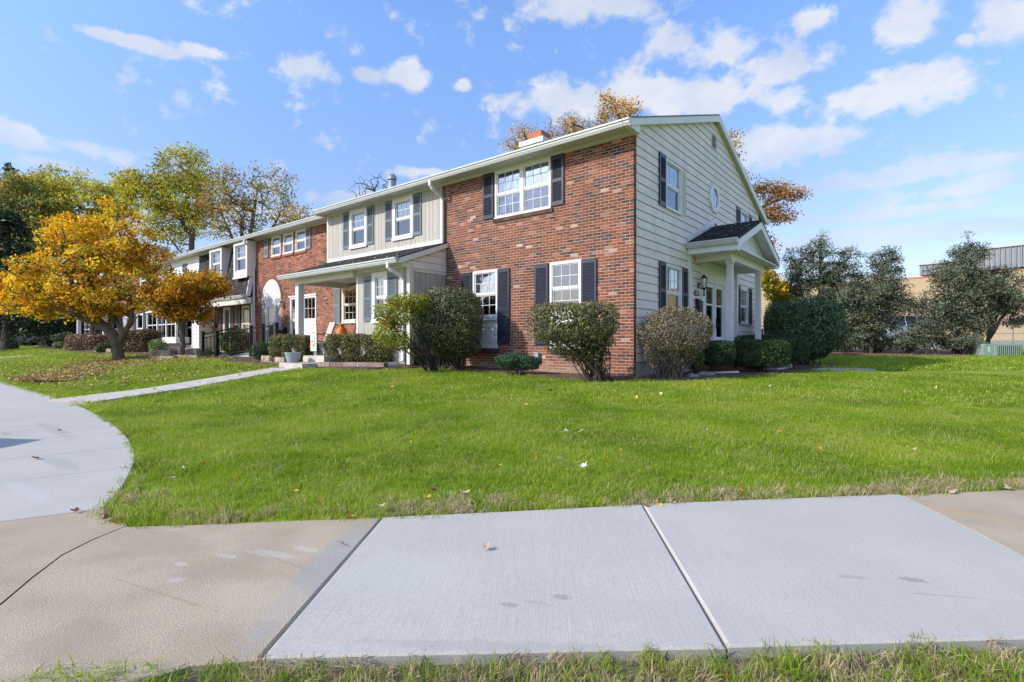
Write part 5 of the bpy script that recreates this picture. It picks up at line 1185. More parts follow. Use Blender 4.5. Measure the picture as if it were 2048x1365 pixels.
back_tree('rusty orange tree reaching out behind the sided gable', 1455, 27, [[(1455, 560), (1455, 450), (1450, 360)], [(1455, 480), (1530, 410), (1600, 385)], [(1455, 500), (1540, 430), (1585, 440)]],
          [(1468, 292, 18, 32), (1535, 385, 38, 30), (1580, 385, 34, 24), (1560, 430, 34, 26), (1540, 500, 16, 50), (1450, 380, 40, 60), (1510, 440, 30, 40)], 260, 20, .45, .14, [((.58, .35, .07), 5), ((.48, .25, .09), 4), ((.64, .42, .08), 3), ((.36, .20, .10), 3)], 67, step=.5)
b = ground(740, 34)
tree('bare_tree', 'leafless tree top showing over the tan townhouse roof', b, [[tuple(b), tuple(P(742, 500, 34)), tuple(P(745, 430, 34))]], [lobe(740, 385, 55, 40, 34, 1.5), lobe(760, 380, 40, 38, 34, 1.2)], 150, 0, 0, 0, [((1, 1, 1), 1)], 68, .2, step=.5, tip_r=.012)
s = 23; b = ground(1545, s)
tree('yellow_tree', 'small bright yellow tree behind the big round bush', b, [[tuple(b), q(1548, 640), q(1550, 590)]], [lobe(1552, 580, 26, 24, s, .6), lobe(1570, 592, 18, 22, s, .5), lobe(1535, 560, 20, 24, s, .5)], 90, 34, .26, .13, [((.62, .45, .02), 5), ((.52, .34, .03), 3), ((.40, .38, .04), 2)], 69, .1, step=.3, tip_r=.008)
# spruces at the left edge
s = 40; b = ground(18, s)
def spruce(label, px, s, top, width, bottom, seed, n=9000, tr=.42):
    b = ground(px, s); rg = np.random.default_rng(seed); T = thing('spruce_tree', label, 'tree', b, 'dark spruces at the left edge')
    topz = P(px, top, s).z; botz = P(px, bottom, s).z
    m = MB(); m.tube([tuple(b + Vector((0, 0, -.1))), tuple(b + Vector((0, 0, .6))), (b.x, b.y, botz), (b.x, b.y, topz)], [tr * 1.5, tr, tr * .8, .03], 9, cap=False); m.smooth = True; m.build('trunk', M['darkbark'], T)
    k = 260; z = botz + (topz - botz) * rg.random(k) ** 1.3; L_ = width * (1 - (z - botz) / (topz - botz)) ** .8 * rg.uniform(.7, 1.1, k) + .3; a = rg.uniform(0, 2 * PI, k)
    j = rg.integers(0, k, n); t = rg.random(n) ** .6
    p = np.stack([b.x + np.cos(a[j]) * L_[j] * t, b.y + np.sin(a[j]) * L_[j] * t, z[j] - L_[j] * t * .28 + .1], 1) + rg.normal(size=(n, 3)) * .16
    leaves('crown', p, rg.normal(size=p.shape) + np.array([0, 0, .6]), rg.uniform(.2, .42, n), palette_cols(p, [((.022, .04, .02), 5), ((.04, .065, .03), 3), ((.07, .10, .04), 1)], rg, .8, seed), M['needle'], T, rg, .4)
spruce('dark spruce with thick trunk at the left edge of the lawn', 18, 36, 430, 4.4, 652, 71)
spruce('taller dark spruce poking above the yellow trees', 22, 60, 330, 4.5, 640, 72)
spruce('dark spruce with low drooping boughs behind the maple crown', 95, 44, 560, 4.5, 660, 73, 7000)
# cedars on the right
CED = [((.12, .17, .10), 5), ((.165, .21, .125), 4), ((.21, .18, .11), 3), ((.06, .075, .05), 3), ((.22, .23, .14), 2)]
g = 'ragged cedars along the parking lot'
def cedar(label, px, s, limbs, lobes, n, per, seed, r=.085, rc=.36, size=.11):
    b = ground(px, s)
    tree('cedar_tree', label, b, [[tuple(b)] + [tuple(P(x, y, s)) for x, y in limbs[0]]] + [[tuple(P(x, y, s)) for x, y in l] for l in limbs[1:]], [lobe(x, y, rx, ry, s, min(rx, ry) * s / 1043) for x, y, rx, ry in lobes], int(n * 1.2), int(per * 1.7), rc, size, CED, seed, r, 'darkbark', g, mt='needle', step=.45, cell=.6, tip_r=.010, inner=.2, aspect=.35)
cedar('tallest cedar with pointed top right of the house', 1640, 27, [[(1640, 640), (1642, 560), (1640, 480)]], [(1641, 478, 12, 20), (1640, 505, 26, 30), (1625, 550, 50, 40), (1675, 660, 70, 34), (1645, 600, 70, 50), (1690, 560, 42, 50), (1590, 520, 26, 30), (1700, 520, 22, 30), (1660, 650, 60, 30)], 400, 34, 81)
cedar('twin stemmed cedar standing before the white parked car', 1742, 25.5, [[(1742, 660), (1755, 600), (1768, 530)], [(1742, 670), (1724, 640), (1715, 590)]], [(1770, 520, 30, 28), (1765, 565, 40, 40), (1735, 600, 48, 44), (1795, 610, 36, 40), (1700, 610, 30, 44), (1750, 645, 46, 32), (1735, 672, 34, 22)], 400, 30, 82)
cedar('wide cedar covering the grey metal parapet', 1915, 25, [[(1915, 670), (1930, 600), (1940, 520)], [(1920, 660), (1890, 600)]], [(1940, 510, 36, 26), (1925, 555, 62, 40), (1900, 610, 60, 46), (1960, 590, 48, 44), (1890, 650, 48, 32), (1940, 650, 40, 30), (1940, 486, 12, 18)], 420, 32, 83)
cedar('open cedar with bare slanting stems at the right edge', 1975, 25.5, [[(1976, 680), (1982, 630), (1980, 590)], [(1977, 686), (2000, 640), (2025, 610)], [(1977, 684), (1990, 640), (2005, 590)], [(1977, 684), (1965, 630)]], [(2005, 560, 38, 30), (2025, 600, 32, 36), (1990, 600, 30, 30), (2030, 640, 22, 14)], 170, 26, 84, r=.09)
g = 'low junipers below the cedars'
JUN = [((.08, .11, .065), 5), ((.10, .125, .075), 4), ((.14, .11, .07), 3), ((.035, .045, .03), 3)]
for i, (px, py, rx, ry, s, lb) in enumerate(((1690, 682, 36, 20, 26.5, 'low juniper right of the big dome bush under the tallest cedar'), (1755, 686, 42, 18, 26, 'low juniper at the foot of the twin stemmed cedar'), (1815, 684, 32, 18, 25, 'low juniper below the right end of the white car'), (1856, 660, 34, 36, 24.6, 'upright juniper with dark hollow left of the wide cedar'), (1925, 684, 46, 18, 24.4, 'low juniper filling the foot of the wide cedar'))):
    shrub('juniper_bush', lb, 'bush', ground(px, s), [lobe(px, py, rx, ry, s, .7), lobe(px - rx * .4, py + 4, rx * .6, ry * .8, s, .6)], 3600, .11, JUN, 90 + i, stems=14, spread=.4, stem_r=.014, inner=.3, lump=.25, aspect=.35, group=g, rand=1.)
shrub('dark_thicket', 'dark leafy thicket behind the right porch column', 'bush', ground(1555, 21.5), [lobe(1556, 640, 26, 44, 21.5, .6), lobe(1590, 570, 14, 30, 21.5, .4)], 3600, .09, [((.05, .05, .03), 5), ((.10, .07, .04), 4), ((.03, .04, .02), 4)], 96, stems=12, inner=.3, lump=.2)
# far wood behind everything
rg = np.random.default_rng(5); n = 42000
a = rg.uniform(-1.45, 1.3, n); dd = 120 + 60 * rg.random(n); prof = 4.5 + 3.0 * np.sin(a * 17) + 2.5 * np.sin(a * 41 + 1) + 1.2 * np.sin(a * 97)
z = .3 + rg.random(n) ** .8 * np.maximum(2.5, prof)
p = np.array(CAM)[None] * np.array([1, 1, 0]) + np.cos(a)[:, None] * dd[:, None] * FWV + np.sin(a)[:, None] * dd[:, None] * RTV; p[:, 2] = z
o = leaves('far_wood', p, rg.normal(size=p.shape), rg.uniform(.8, 1.7, n), palette_cols(p, [((.10, .12, .05), 5), ((.20, .17, .06), 4), ((.07, .085, .045), 4), ((.27, .18, .06), 2), ((.15, .11, .08), 3)], rg, 7, 3), M['leaf'], None, rg, .8)
tag(o, 'distant autumn wood along the horizon behind the houses', 'trees', kind='stuff')
# ------------------------------------------------------------------ ramp railing, planters, porch things
rl = thing('ramp_railing', 'black metal railing along the concrete ramp to the arched entry', 'railing', ground(434, 20.8))
def railing(pts, h, posts, parent, step=.13):
    m = MB(); 
    for a, b in zip(pts, pts[1:]):
        a, b = Vector(a), Vector(b)
        for z in (h, h - .16, .1): m.tube([a + Vector((0, 0, z)), b + Vector((0, 0, z))], (.034 if z == h else .022), 4, PI / 4)
        m.build('rail', M['black'], parent); m = MB(); n = int((b - a).length / step)
        for i in range(1, n):
            c = a.lerp(b, i / n); m = MB(); m.tube([c + Vector((0, 0, .1)), c + Vector((0, 0, h - .16 if i % 1 == 0 else h))], .014, 4, PI / 4); m.build('baluster', M['black'], parent); m = MB()
    for p in posts:
        m = MB(); p = Vector(p); m.box(p.x - .05, p.x + .05, p.y - .05, p.y + .05, p.z - .15, p.z + h + .08); m.box(p.x - .062, p.x + .062, p.y - .062, p.y + .062, p.z + h + .08, p.z + h + .11); m.build('post', M['black'], parent)
sA = 20.9
pA, pA2 = ground(406, 21.4), P(472, 700, 22.0); pB = ground(434, 20.6); pC = P(502, 706, 19.8); pD, pE = P(526, 704, 19.2), P(553, 704, 18.4)
railing([pA, pA2], .92, [pA, pA2], rl); railing([pB, pC, pD, pE], .92, [pB, pC, pD, pE], rl)
rp = thing('ramp', 'concrete ramp rising between the black railings', 'ramp', ground(470, 21))
m = MB(); c = [pA + Vector((0, .1, .02)), pB + Vector((0, .1, .02)), pC + Vector((0, .12, .0)), pA2 + Vector((0, .0, .0))]
m.raw([tuple(v) for v in c] + [(v.x, v.y, v.z - .5) for v in c], [(0, 1, 2, 3), (1, 0, 4, 5), (2, 1, 5, 6), (3, 2, 6, 7), (0, 3, 7, 4)]); m.build('ramp_slab', M['conc'], rp)
m = MB(); c = [pC, pE, Vector((pE.x, .4, pE.z)), Vector((pA2.x, .4, pA2.z))]
m.raw([tuple(v) for v in c] + [(v.x, v.y, v.z - .5) for v in c], [(0, 1, 2, 3), (1, 0, 4, 5), (2, 1, 5, 6), (3, 2, 6, 7), (0, 3, 7, 4)]); m.build('landing_slab', M['conc'], rp)
def block_wall(name, label, pts, h, seed, bl=.3, th=.18, base_z=None, courses=2):
    T = thing(name, label, 'planter wall', (*pts[0][:2], G(*pts[0][:2]))); R = random.Random(seed)
    for a, b in zip(pts, pts[1:]):
        a, b = Vector(a[:2]), Vector(b[:2]); L_ = (b - a).length; n = max(1, int(L_ / bl)); an = math.atan2(b.y - a.y, b.x - a.x)
        for c in range(courses):
            for i in range(n):
                f = R.uniform(.7, 1.25); m = MB(); t = (i + .5) / n; p = a.lerp(b, t)
                m.box(-L_ / n / 2 + .004, L_ / n / 2 - .004, -th / 2 - R.uniform(0, .012), th / 2, h * c / courses + .002, h * (c + 1) / courses - .002, (.30 * f, .215 * f, .19 * f) if c < courses - 1 or courses == 1 else (.40 * f, .30 * f, .25 * f),
                      Matrix.Translation((p.x, p.y, G(p.x, p.y) - .02)) @ Matrix.Rotation(an, 4, 'Z'))
                m.build('block', M['block'], T)
    return T
w1 = [ground(528, 17.0), ground(545, 16.2), ground(562, 15.4), ground(575, 14.9)]
block_wall('planter_wall', 'curved block edging left of the porch steps', [tuple(p) for p in w1], .26, 1)
w2_ = [ground(638, 14.0), ground(690, 13.7), ground(745, 13.45), ground(772, 13.3)]
block_wall('planter_wall', 'low block edging before the green hedge right of the steps', [tuple(p) for p in w2_], .17, 2, courses=1)
st = thing('porch_steps', 'pale concrete porch steps between the two planter walls', 'steps', ground(608, 14.6))
def stepbox(pa, pb, s, depth, z0, z1):
    a, b = P(pa, 700, s), P(pb, 700, s); an = 0; m = MB()
    m.box(a.x, b.x, a.y, a.y + depth, z0, z1); m.build('step', M['walk'], st)
a = P(588, 738, 14.6)
m = MB(); m.box(-8.95, -7.75, -3.32, -2.6, .15, .44); m.build('step', M['walk'], st)
m = MB(); m.box(-9.0, -7.9, -2.6, -1.705, .15, .62); m.build('step', M['walk'], st)
pb_ = thing('timber_planter', 'stacked timber raised planter around the small maple', 'planter', ground(350, 20))
for k, (pa, pb, z, ds) in enumerate(((303, 352, 0, 0), (352, 398, 0, -.0), (318, 345, .17, .8), (345, 398, .17, .7))):
    a, b = ground(pa, 20.2 + ds), ground(pb, 19.6 + ds); an = math.atan2(b.y - a.y, b.x - a.x); m = MB()
    m.box(0, (b - a).length - .01, -.09, .09, z - .05, z + .165, None, Matrix.Translation((a.x, a.y, a.z)) @ Matrix.Rotation(an, 4, 'Z')); m.build('timber', M['timber'], pb_)
a = ground(193, 26.5); tb = thing('timber_edging', 'short weathered timber edging left of the maple trunk', 'edging', a)
m = MB(); b = ground(226, 25.5); an = math.atan2(b.y - a.y, b.x - a.x); m.box(0, (b - a).length, -.1, .1, -.05, .2, None, Matrix.Translation(a) @ Matrix.Rotation(an, 4, 'Z')); m.build('timber', M['timber'], tb)
# solar path lights
def path_light():
    T = thing('path_light', 'x', 'path light', (0, 0, 0), 'solar lanterns along the planter walls')
    m = MB(); m.tube([(0, 0, -.1), (0, 0, .2)], .008, 6); m.build('stake', M['black'], T)
    m = MB(); m.lathe([(.03, .2), (.034, .21), (.05, .30)], n=8); m.build('lamp_glass', M['lens'], T)
    m = MB(); m.lathe([(.075, .30), (.07, .315), (.03, .345), (.01, .36)], n=8)
    for k in range(4):
        t = k * PI / 2; m.tube([(.034 * math.cos(t), .034 * math.sin(t), .2), (.055 * math.cos(t), .055 * math.sin(t), .305)], .006, 4)
    m.build('cap', M['bronze'], T); return T
pl0 = path_light()
for i, (px, s, lb) in enumerate(((541, 16.6, 'solar lantern in front of the yew ball'), (558, 15.9, 'solar lantern at the left end of the browning hedge'), (588, 14.9, 'solar lantern by the left corner of the porch step'), (649, 14.1, 'solar lantern beside the dark square pot'), (681, 13.9, 'solar lantern at the left end of the green hedge'), (729, 13.6, 'solar lantern in front of the middle of the green hedge'))):
    o = pl0 if i == 0 else copy_tree(pl0); o.location = ground(px, s, .10); o['label'] = lb; o.scale = (1.25,) * 3
# porch things
p = P(614, 720, 14.75); m = MB(); m.lathe([(.13, 0), (.15, .02), (.215, .24), (.225, .25), (.225, .28), (.20, .28), (.19, .23)], (-8.72, -3.05, .44), 20); m.smooth = False
tag(m.build('flower_pot', M['plastic']), 'empty grey blue bowl pot standing on the porch step', 'flower pot')
m = MB(); m.prism([(-.17, -.17), (.17, -.17), (.17, .17), (-.17, .17)], .0, .01, 'z'); m.v = []; m.f = []; m.c = []
bxp = FX(652, -1.9); m.raw([(bxp - .15, -2.05, .62), (bxp + .15, -2.05, .62), (bxp + .15, -1.75, .62), (bxp - .15, -1.75, .62), (bxp - .22, -2.12, .98), (bxp + .22, -2.12, .98), (bxp + .22, -1.68, .98), (bxp - .22, -1.68, .98)], [(0, 1, 5, 4), (1, 2, 6, 5), (2, 3, 7, 6), (3, 0, 4, 7), (4, 5, 6, 7)])
tag(m.build('square_pot', M['charcoal']), 'dark square planter pot at the top of the porch steps', 'flower pot')
bx_ = FX(637, -2.0); m = MB(); m.box(bx_ - .09, bx_ + .09, -2.1, -1.95, .56, .93); m.box(bx_ - .12, bx_ + .12, -2.13, -1.92, .93, .96)
tag(m.build('planter_box', M['galv']), 'narrow grey box with a flat lid next to the dark square pot', 'box')
fx = FX(627, -2.15)
gf = thing('garden_flag', 'white garden flag with an orange pumpkin picture hanging by the porch steps', 'flag', (fx, -2.15, .5))
m = MB(); m.tube([(fx + .2, -2.15, .3), (fx + .2, -2.15, 1.52), (fx - .2, -2.15, 1.52)], .008, 6); m.build('flag_stand', M['black'], gf)
m = MB(); n = 10
for i in range(n):
    a, b = i / n, (i + 1) / n; m.face([(fx - .17 + .34 * a, -2.15 + .015 * math.sin(a * 6), .74), (fx - .17 + .34 * b, -2.15 + .015 * math.sin(b * 6), .74), (fx - .17 + .34 * b, -2.15 + .01 * math.sin(b * 5), 1.50), (fx - .17 + .34 * a, -2.15 + .01 * math.sin(a * 5), 1.50)], (.80, .80, .83))
fl = m.build('flag_cloth', M['flag'], gf)
m = MB()
def disc(cx_, cz, rx, rz_, col, y, n=14): m.face([(cx_ + rx * math.cos(2 * PI * k / n), y, cz + rz_ * math.sin(2 * PI * k / n)) for k in range(n)], col)
disc(fx, 1.0, .125, .13, (.75, .33, .10), -2.172); disc(fx, 1.06, .09, .17, (.84, .82, .80), -2.174); disc(fx - .01, 1.03, .07, .055, (.25, .40, .60), -2.176); disc(fx + .03, .93, .06, .04, (.80, .42, .12), -2.177); disc(fx, 1.29, .10, .03, (.78, .45, .25), -2.173)
m.build('flag_print', M['flag'], gf)
def chair(label, x, y, z, rz):
    T = thing('patio_chair', label, 'chair', (x, y, z), 'sling chairs on the porch', rz)
    def lk(mb, nm, mt): o = bpy.data.objects.new(nm, mb.mesh(nm, M[mt])); COL.objects.link(o); o.parent = T; return o
    m = MB(); m.raw([(-.25, -.28, .44), (.25, -.28, .44), (.25, .18, .40), (-.25, .18, .40), (-.25, -.28, .425), (.25, -.28, .425), (.25, .18, .385), (-.25, .18, .385)], [(0, 1, 2, 3), (7, 6, 5, 4), (0, 4, 5, 1), (1, 5, 6, 2), (2, 6, 7, 3), (3, 7, 4, 0)]); lk(m, 'seat', 'sling')
    m = MB(); c = [(.18, .40), (.26, .6), (.36, .9), (.42, 1.08)]
    for (ya, za), (yb_, zb) in zip(c, c[1:]): m.raw([(-.25, ya, za), (.25, ya, za), (.25, yb_, zb), (-.25, yb_, zb), (-.25, ya + .015, za), (.25, ya + .015, za), (.25, yb_ + .015, zb), (-.25, yb_ + .015, zb)], [(0, 1, 2, 3), (7, 6, 5, 4), (1, 5, 6, 2), (3, 7, 4, 0), (2, 6, 7, 3)])
    lk(m, 'backrest', 'sling')
    for s_ in (-1, 1):
        m = MB(); x_ = .27 * s_; m.tube([(x_, -.28, .43), (x_, .18, .40), (x_, .28, .62), (x_, .43, 1.1)], .014, 6); m.tube([(x_, .26, .60), (x_, .1, .66), (x_, -.15, .67), (x_, -.26, .60), (x_, -.28, .43)], .014, 6); lk(m, 'frame', 'bronze')
        m = MB(); m.tube([(x_, -.27, .43), (x_, -.20, .2), (x_, -.30, 0)], .014, 6); lk(m, 'leg', 'bronze'); m = MB(); m.tube([(x_, .16, .41), (x_, .12, .2), (x_, .3, 0)], .014, 6); lk(m, 'leg', 'bronze')
    return T
chair('beige sling chair facing left on the porch nearest the steps', FX(641, -.75), -.75, .62, -.15)
chair('beige sling chair facing left behind the green hedge near the bay', FX(688, -.75), -.75, .62, -.61)
ox = FX(675, -1.1)
T = thing('pumpkin_bag', 'orange pumpkin face leaf bag slumped between the two sling chairs', 'decoration', (ox, -.95, .62))
m = MB(); prof = [(.10, .0), (.16, .06), (.19, .2), (.185, .36), (.16, .5), (.15, .62), (.12, .7), (.05, .74), (.08, .80), (.07, .84)]
m.lathe(prof, (ox, -.95, .75), 18); m.v = [(x + .03 * math.sin(z * 17 + x * 24), y + .03 * math.sin(z * 21 + y * 28), z) for x, y, z in m.v]; m.smooth = True; m.build('bag', M['orange'], T)
m = MB()
for dx, dz in ((-.08, .40), (.06, .40)): m.raw([(ox + dx - .035, -1.135, .75 + dz - .03), (ox + dx + .035, -1.14, .75 + dz - .03), (ox + dx, -1.135, .75 + dz + .04)], [(0, 1, 2)])
m.raw([(ox - .1, -1.14, 1.0), (ox, -1.15, .96), (ox + .09, -1.14, 1.0), (ox, -1.15, .92)], [(0, 3, 2, 1)]); m.build('printed_face', M['black'], T)
m = MB(); m.lathe([(.035, 0), (.05, .05), (.045, .1)], (FX(648, -.3), -.3, 1.0), 8); m.v = []; 
# splash board and stones by the side porch
sp = P(1438, 733, 12.4); m = MB(); m.box(-.42, .42, -.14, .14, 0, .03, None, Matrix.Translation((sp.x, sp.y, G(sp.x, sp.y) + .05)) @ Matrix.Rotation(.45, 4, 'Z') @ Matrix.Rotation(-.05, 4, 'Y'))
tag(m.build('splash_board', M['white']), 'white splash board lying on the mulch before the side porch', 'board')
def rock(label, px, s, r, seed, sq=.6):
    R = random.Random(seed); m = MB(); n1_, n2_ = 12, 7; c = ground(px, s, r * .2)
    for j in range(n2_ + 1):
        for i in range(n1_):
            t, f = PI * j / n2_, 2 * PI * i / n1_; k = r * (1 + .18 * math.sin(3 * f + seed) * math.sin(t) + .12 * math.cos(2 * t + seed * 2 + f))
            m.v.append((c.x + k * math.sin(t) * math.cos(f), c.y + k * math.sin(t) * math.sin(f), c.z + k * sq * math.cos(t)))
    for j in range(n2_):
        for i in range(n1_): m.f.append((j * n1_ + i, (j + 1) * n1_ + i, (j + 1) * n1_ + (i + 1) % n1_, j * n1_ + (i + 1) % n1_)); m.c.append(None)
    m.smooth = True; tag(m.build('rock', M['stone']), label, 'rock', 'rocks edging the mulch bed')
rock('dark grey fieldstone under the leafy plant', 1385, 11.2, .14, 1); rock('flat tan fieldstone beside the white splash board', 1408, 11.7, .2, 2, .45)
# ------------------------------------------------------------------ right background: fence, building, transformer, cars
wf = thing('wood_fence', 'grey weathered picket privacy fence beside the big round bush', 'fence', ground(1538, 20))
a, b = ground(1520, 19.6), ground(1575, 21.0); n = 12
for i in range(n):
    p = a.lerp(b, i / n); m = MB(); m.box(-.06, .06, -.012, .012, -.1, 1.25 + .02 * math.sin(i * 3), None, Matrix.Translation(p) @ Matrix.Rotation(math.atan2(b.y - a.y, b.x - a.x), 4, 'Z')); m.build('picket', M['wood'], wf)
m = MB(); m.box(0, (b - a).length, .012, .05, .3, .39, None, Matrix.Translation(a) @ Matrix.Rotation(math.atan2(b.y - a.y, b.x - a.x), 4, 'Z')); m.box(0, (b - a).length, .012, .05, .9, .99, None, Matrix.Translation(a) @ Matrix.Rotation(math.atan2(b.y - a.y, b.x - a.x), 4, 'Z')); m.build('fence_rail', M['wood'], wf)
# commercial building, wall running away to the left
D1 = 42.; B0 = P(2048, 690, D1); BD = (Vector((-.62 * RT[0] + .78 * FW[0], -.62 * RT[1] + .78 * FW[1], 0))).normalized(); BA = math.atan2(BD.y, BD.x)
cb = thing('commercial_building', 'tan masonry building with grey ribbed metal parapets behind the cedars', 'building', (B0.x, B0.y, .5))
BM = Matrix.Translation((B0.x, B0.y, 0)) @ Matrix.Rotation(BA, 4, 'Z')           # local x runs away along the wall, +y is the back when y<0 faces...
def bt(px):                                  # distance along the wall seen at photo column px
    k = (px - 1024) / 1043; return (.982 * D1 - k * D1) / (.62 + k * .78)
def bz(px, py): return 1 + (685 - py) / 1043 * (D1 + .78 * bt(px))
ysg = 1
zt = bz(1800, 560); 
z_hi = bz(2000, 545) ; z_lo = bz(1838, 605); z_cream = bz(2020, 650)
E_ = -30; Fz = 44
m = MB(); m.box(E_, Fz, -14, -.05, .0, zt, None, BM); m.build('core_wall', M['tan'], cb)
for nm, mt, z0, z1 in (('base_band', 'tan', .3, 2.4), ('top_band', 'tan', z_lo, zt)):
    m = MB(); m.box(E_, Fz, -.05, .0, z0, z1, None, BM); m.build(nm, M[mt], cb)
m = MB(); R = random.Random(2); z = 2.4; rr = 0
while z < z_lo - .05:
    x = -8.
    while x < 22:
        f = R.uniform(.85, 1.12); m.box(x + (.2 if rr % 2 else 0), x + .39 + (.2 if rr % 2 else 0), -.05, .005, z + .006, min(z_lo, z + .2) - .006, (.40 * f, .285 * f, .215 * f), BM); x += .4
    z += .2; rr += 1
o = m.build('block_band', M['pink'], cb); o['kind'] = 'stuff'
m = MB(); m.box(E_, Fz, -.05, .03, zt, zt + .12, None, BM); m.build('coping', M['terracotta'], cb)
def parapet(pxa, pxb, pya_t, pya_b, name, back):
    x0, x1 = bt(pxb), bt(pxa); zt_, zb = bz(pxa, pya_t), bz(pxa, pya_b); T_ = None
    m = MB(); m.box(x0, x1, -4, -back, zb, zt_, None, BM); T_ = m.build(name, M['metalpanel'], cb)
    n = int((x1 - x0) / .32)
    for i in range(n):
        a, b_ = x0 + (x1 - x0) * (i + .12) / n, x0 + (x1 - x0) * (i + .62) / n; m = MB(); m.prism([(a, 0), (b_, 0), (b_ - .05, .07), (a + .05, .07)], zb + .05, zt_ - .12, 'z'); m.v = [tuple(BM @ Vector((x, y - back, z))) for x, y, z in m.v]; m.build('rib_panel', M['metalpanel'], T_)
    m = MB(); m.box(x0 - .1, x1 + .1, -4, -back + .16, zt_ - .12, zt_ + .08, None, BM); m.build('parapet_cap', M['galv'], T_)
parapet(1838, 1905, 528, 551, 'parapet', .3); parapet(1910, 2130, 502, 545, 'parapet', .2)
m = MB(); m.box(bt(2130), bt(1960), -4, -.35, zt, bz(1960, 530), None, BM); m.build('parapet_wall', M['pink'], cb)
# chain link fence
cf = thing('chain_link_fence', 'chain link fence with dark rails before the tan building', 'fence', ground(2010, 30))
a, b = ground(1975, 29.), ground(2080, 27.5); an = math.atan2(b.y - a.y, b.x - a.x); L_ = (b - a).length; FM = Matrix.Translation(a) @ Matrix.Rotation(an, 4, 'Z')
m = MB()
for z in (.12, 1.0, 1.75): m.tube([FM @ Vector((0, 0, z)), FM @ Vector((L_, 0, z))], .02, 5)
m.build('fence_rail', M['galv'], cf)
for i in range(3):
    x = L_ * i / 2; m = MB(); m.tube([FM @ Vector((x, .0, -.1)), FM @ Vector((x, 0, 1.8))], .03, 6); m.build('post', M['galv'], cf)
m = MB(); i = -1.7
while i < L_:
    for q0, q1 in (((i, .1), (i + 1.65, 1.75)), ((i + 1.65, .1), (i, 1.75))):
        (xa, za), (xb, zb) = q0, q1
        def cl_(xa, za, xb, zb):
            t0, t1 = 0, 1
            if xb != xa:
                ta, tb = (0 - xa) / (xb - xa), (L_ - xa) / (xb - xa); t0, t1 = max(t0, min(ta, tb)), min(t1, max(ta, tb))
            return (xa + (xb - xa) * t0, za + (zb - za) * t0), (xa + (xb - xa) * t1, za + (zb - za) * t1), t1 > t0
        p_, q_, ok = cl_(xa, za, xb, zb)
        if ok: m.tube([FM @ Vector((p_[0], .01, p_[1])), FM @ Vector((q_[0], .01, q_[1]))], .003, 3, cap=False)
    i += .09
o = m.build('wire_mesh', M['galv'], cf); o['kind'] = 'stuff'
# transformer box
tp = P(1990, 709, 23.5); tz = G(tp.x, tp.y)
tr = thing('transformer_box', 'pale green pad mounted transformer with black louvered side on the lawn', 'transformer', (tp.x, tp.y, tz))
ta = math.atan2(.629, .777) * 0 + math.atan2(RT[1], RT[0]); TM = Matrix.Translation((tp.x, tp.y, tz)) @ Matrix.Rotation(ta - .12, 4, 'Z')
k = 23.5 / 1043
m = MB(); hx0, hx1, hh = -20 * k, 49 * k, 26 * k
m.prism([(hx0, .0), (hx1, .0), (hx1, hh - .05), (hx1 - .05, hh), (hx0 + .06, hh), (hx0, hh - .06)], 0, 1.1, 'y'); m.v = [tuple(TM @ Vector(v)) for v in m.v]; m.build('housing', M['green'], tr)
m = MB(); m.box(-2 * k, 49 * k + .02, -.03, .0, .62 - .12, .52 + .05, None, TM); m.box(-1 * k, 3 * k, -.045, -.001, 0, .5, None, TM); m.build('lid_rim', M['green'], tr)
n = 12
m = MB(); m.box(4 * k, 48 * k, -.012, -.002, .06, .49, None, TM); m.build('vent_opening', M['black'], tr)
for i in range(n):
    x = 4 * k + 44 * k * i / n; m = MB(); m.box(x + .01, x + .036, -.05, -.0125, .06, .49, None, TM); m.build('cooling_fin', M['green'], tr)
m = MB(); m.box(-13 * k, -9 * k, -.008, -.002, .36, .44, None, TM); m.box(-13 * k, -9 * k, -.008, -.002, .24, .32, None, TM); m.build('warning_sticker', M['lens'], tr)
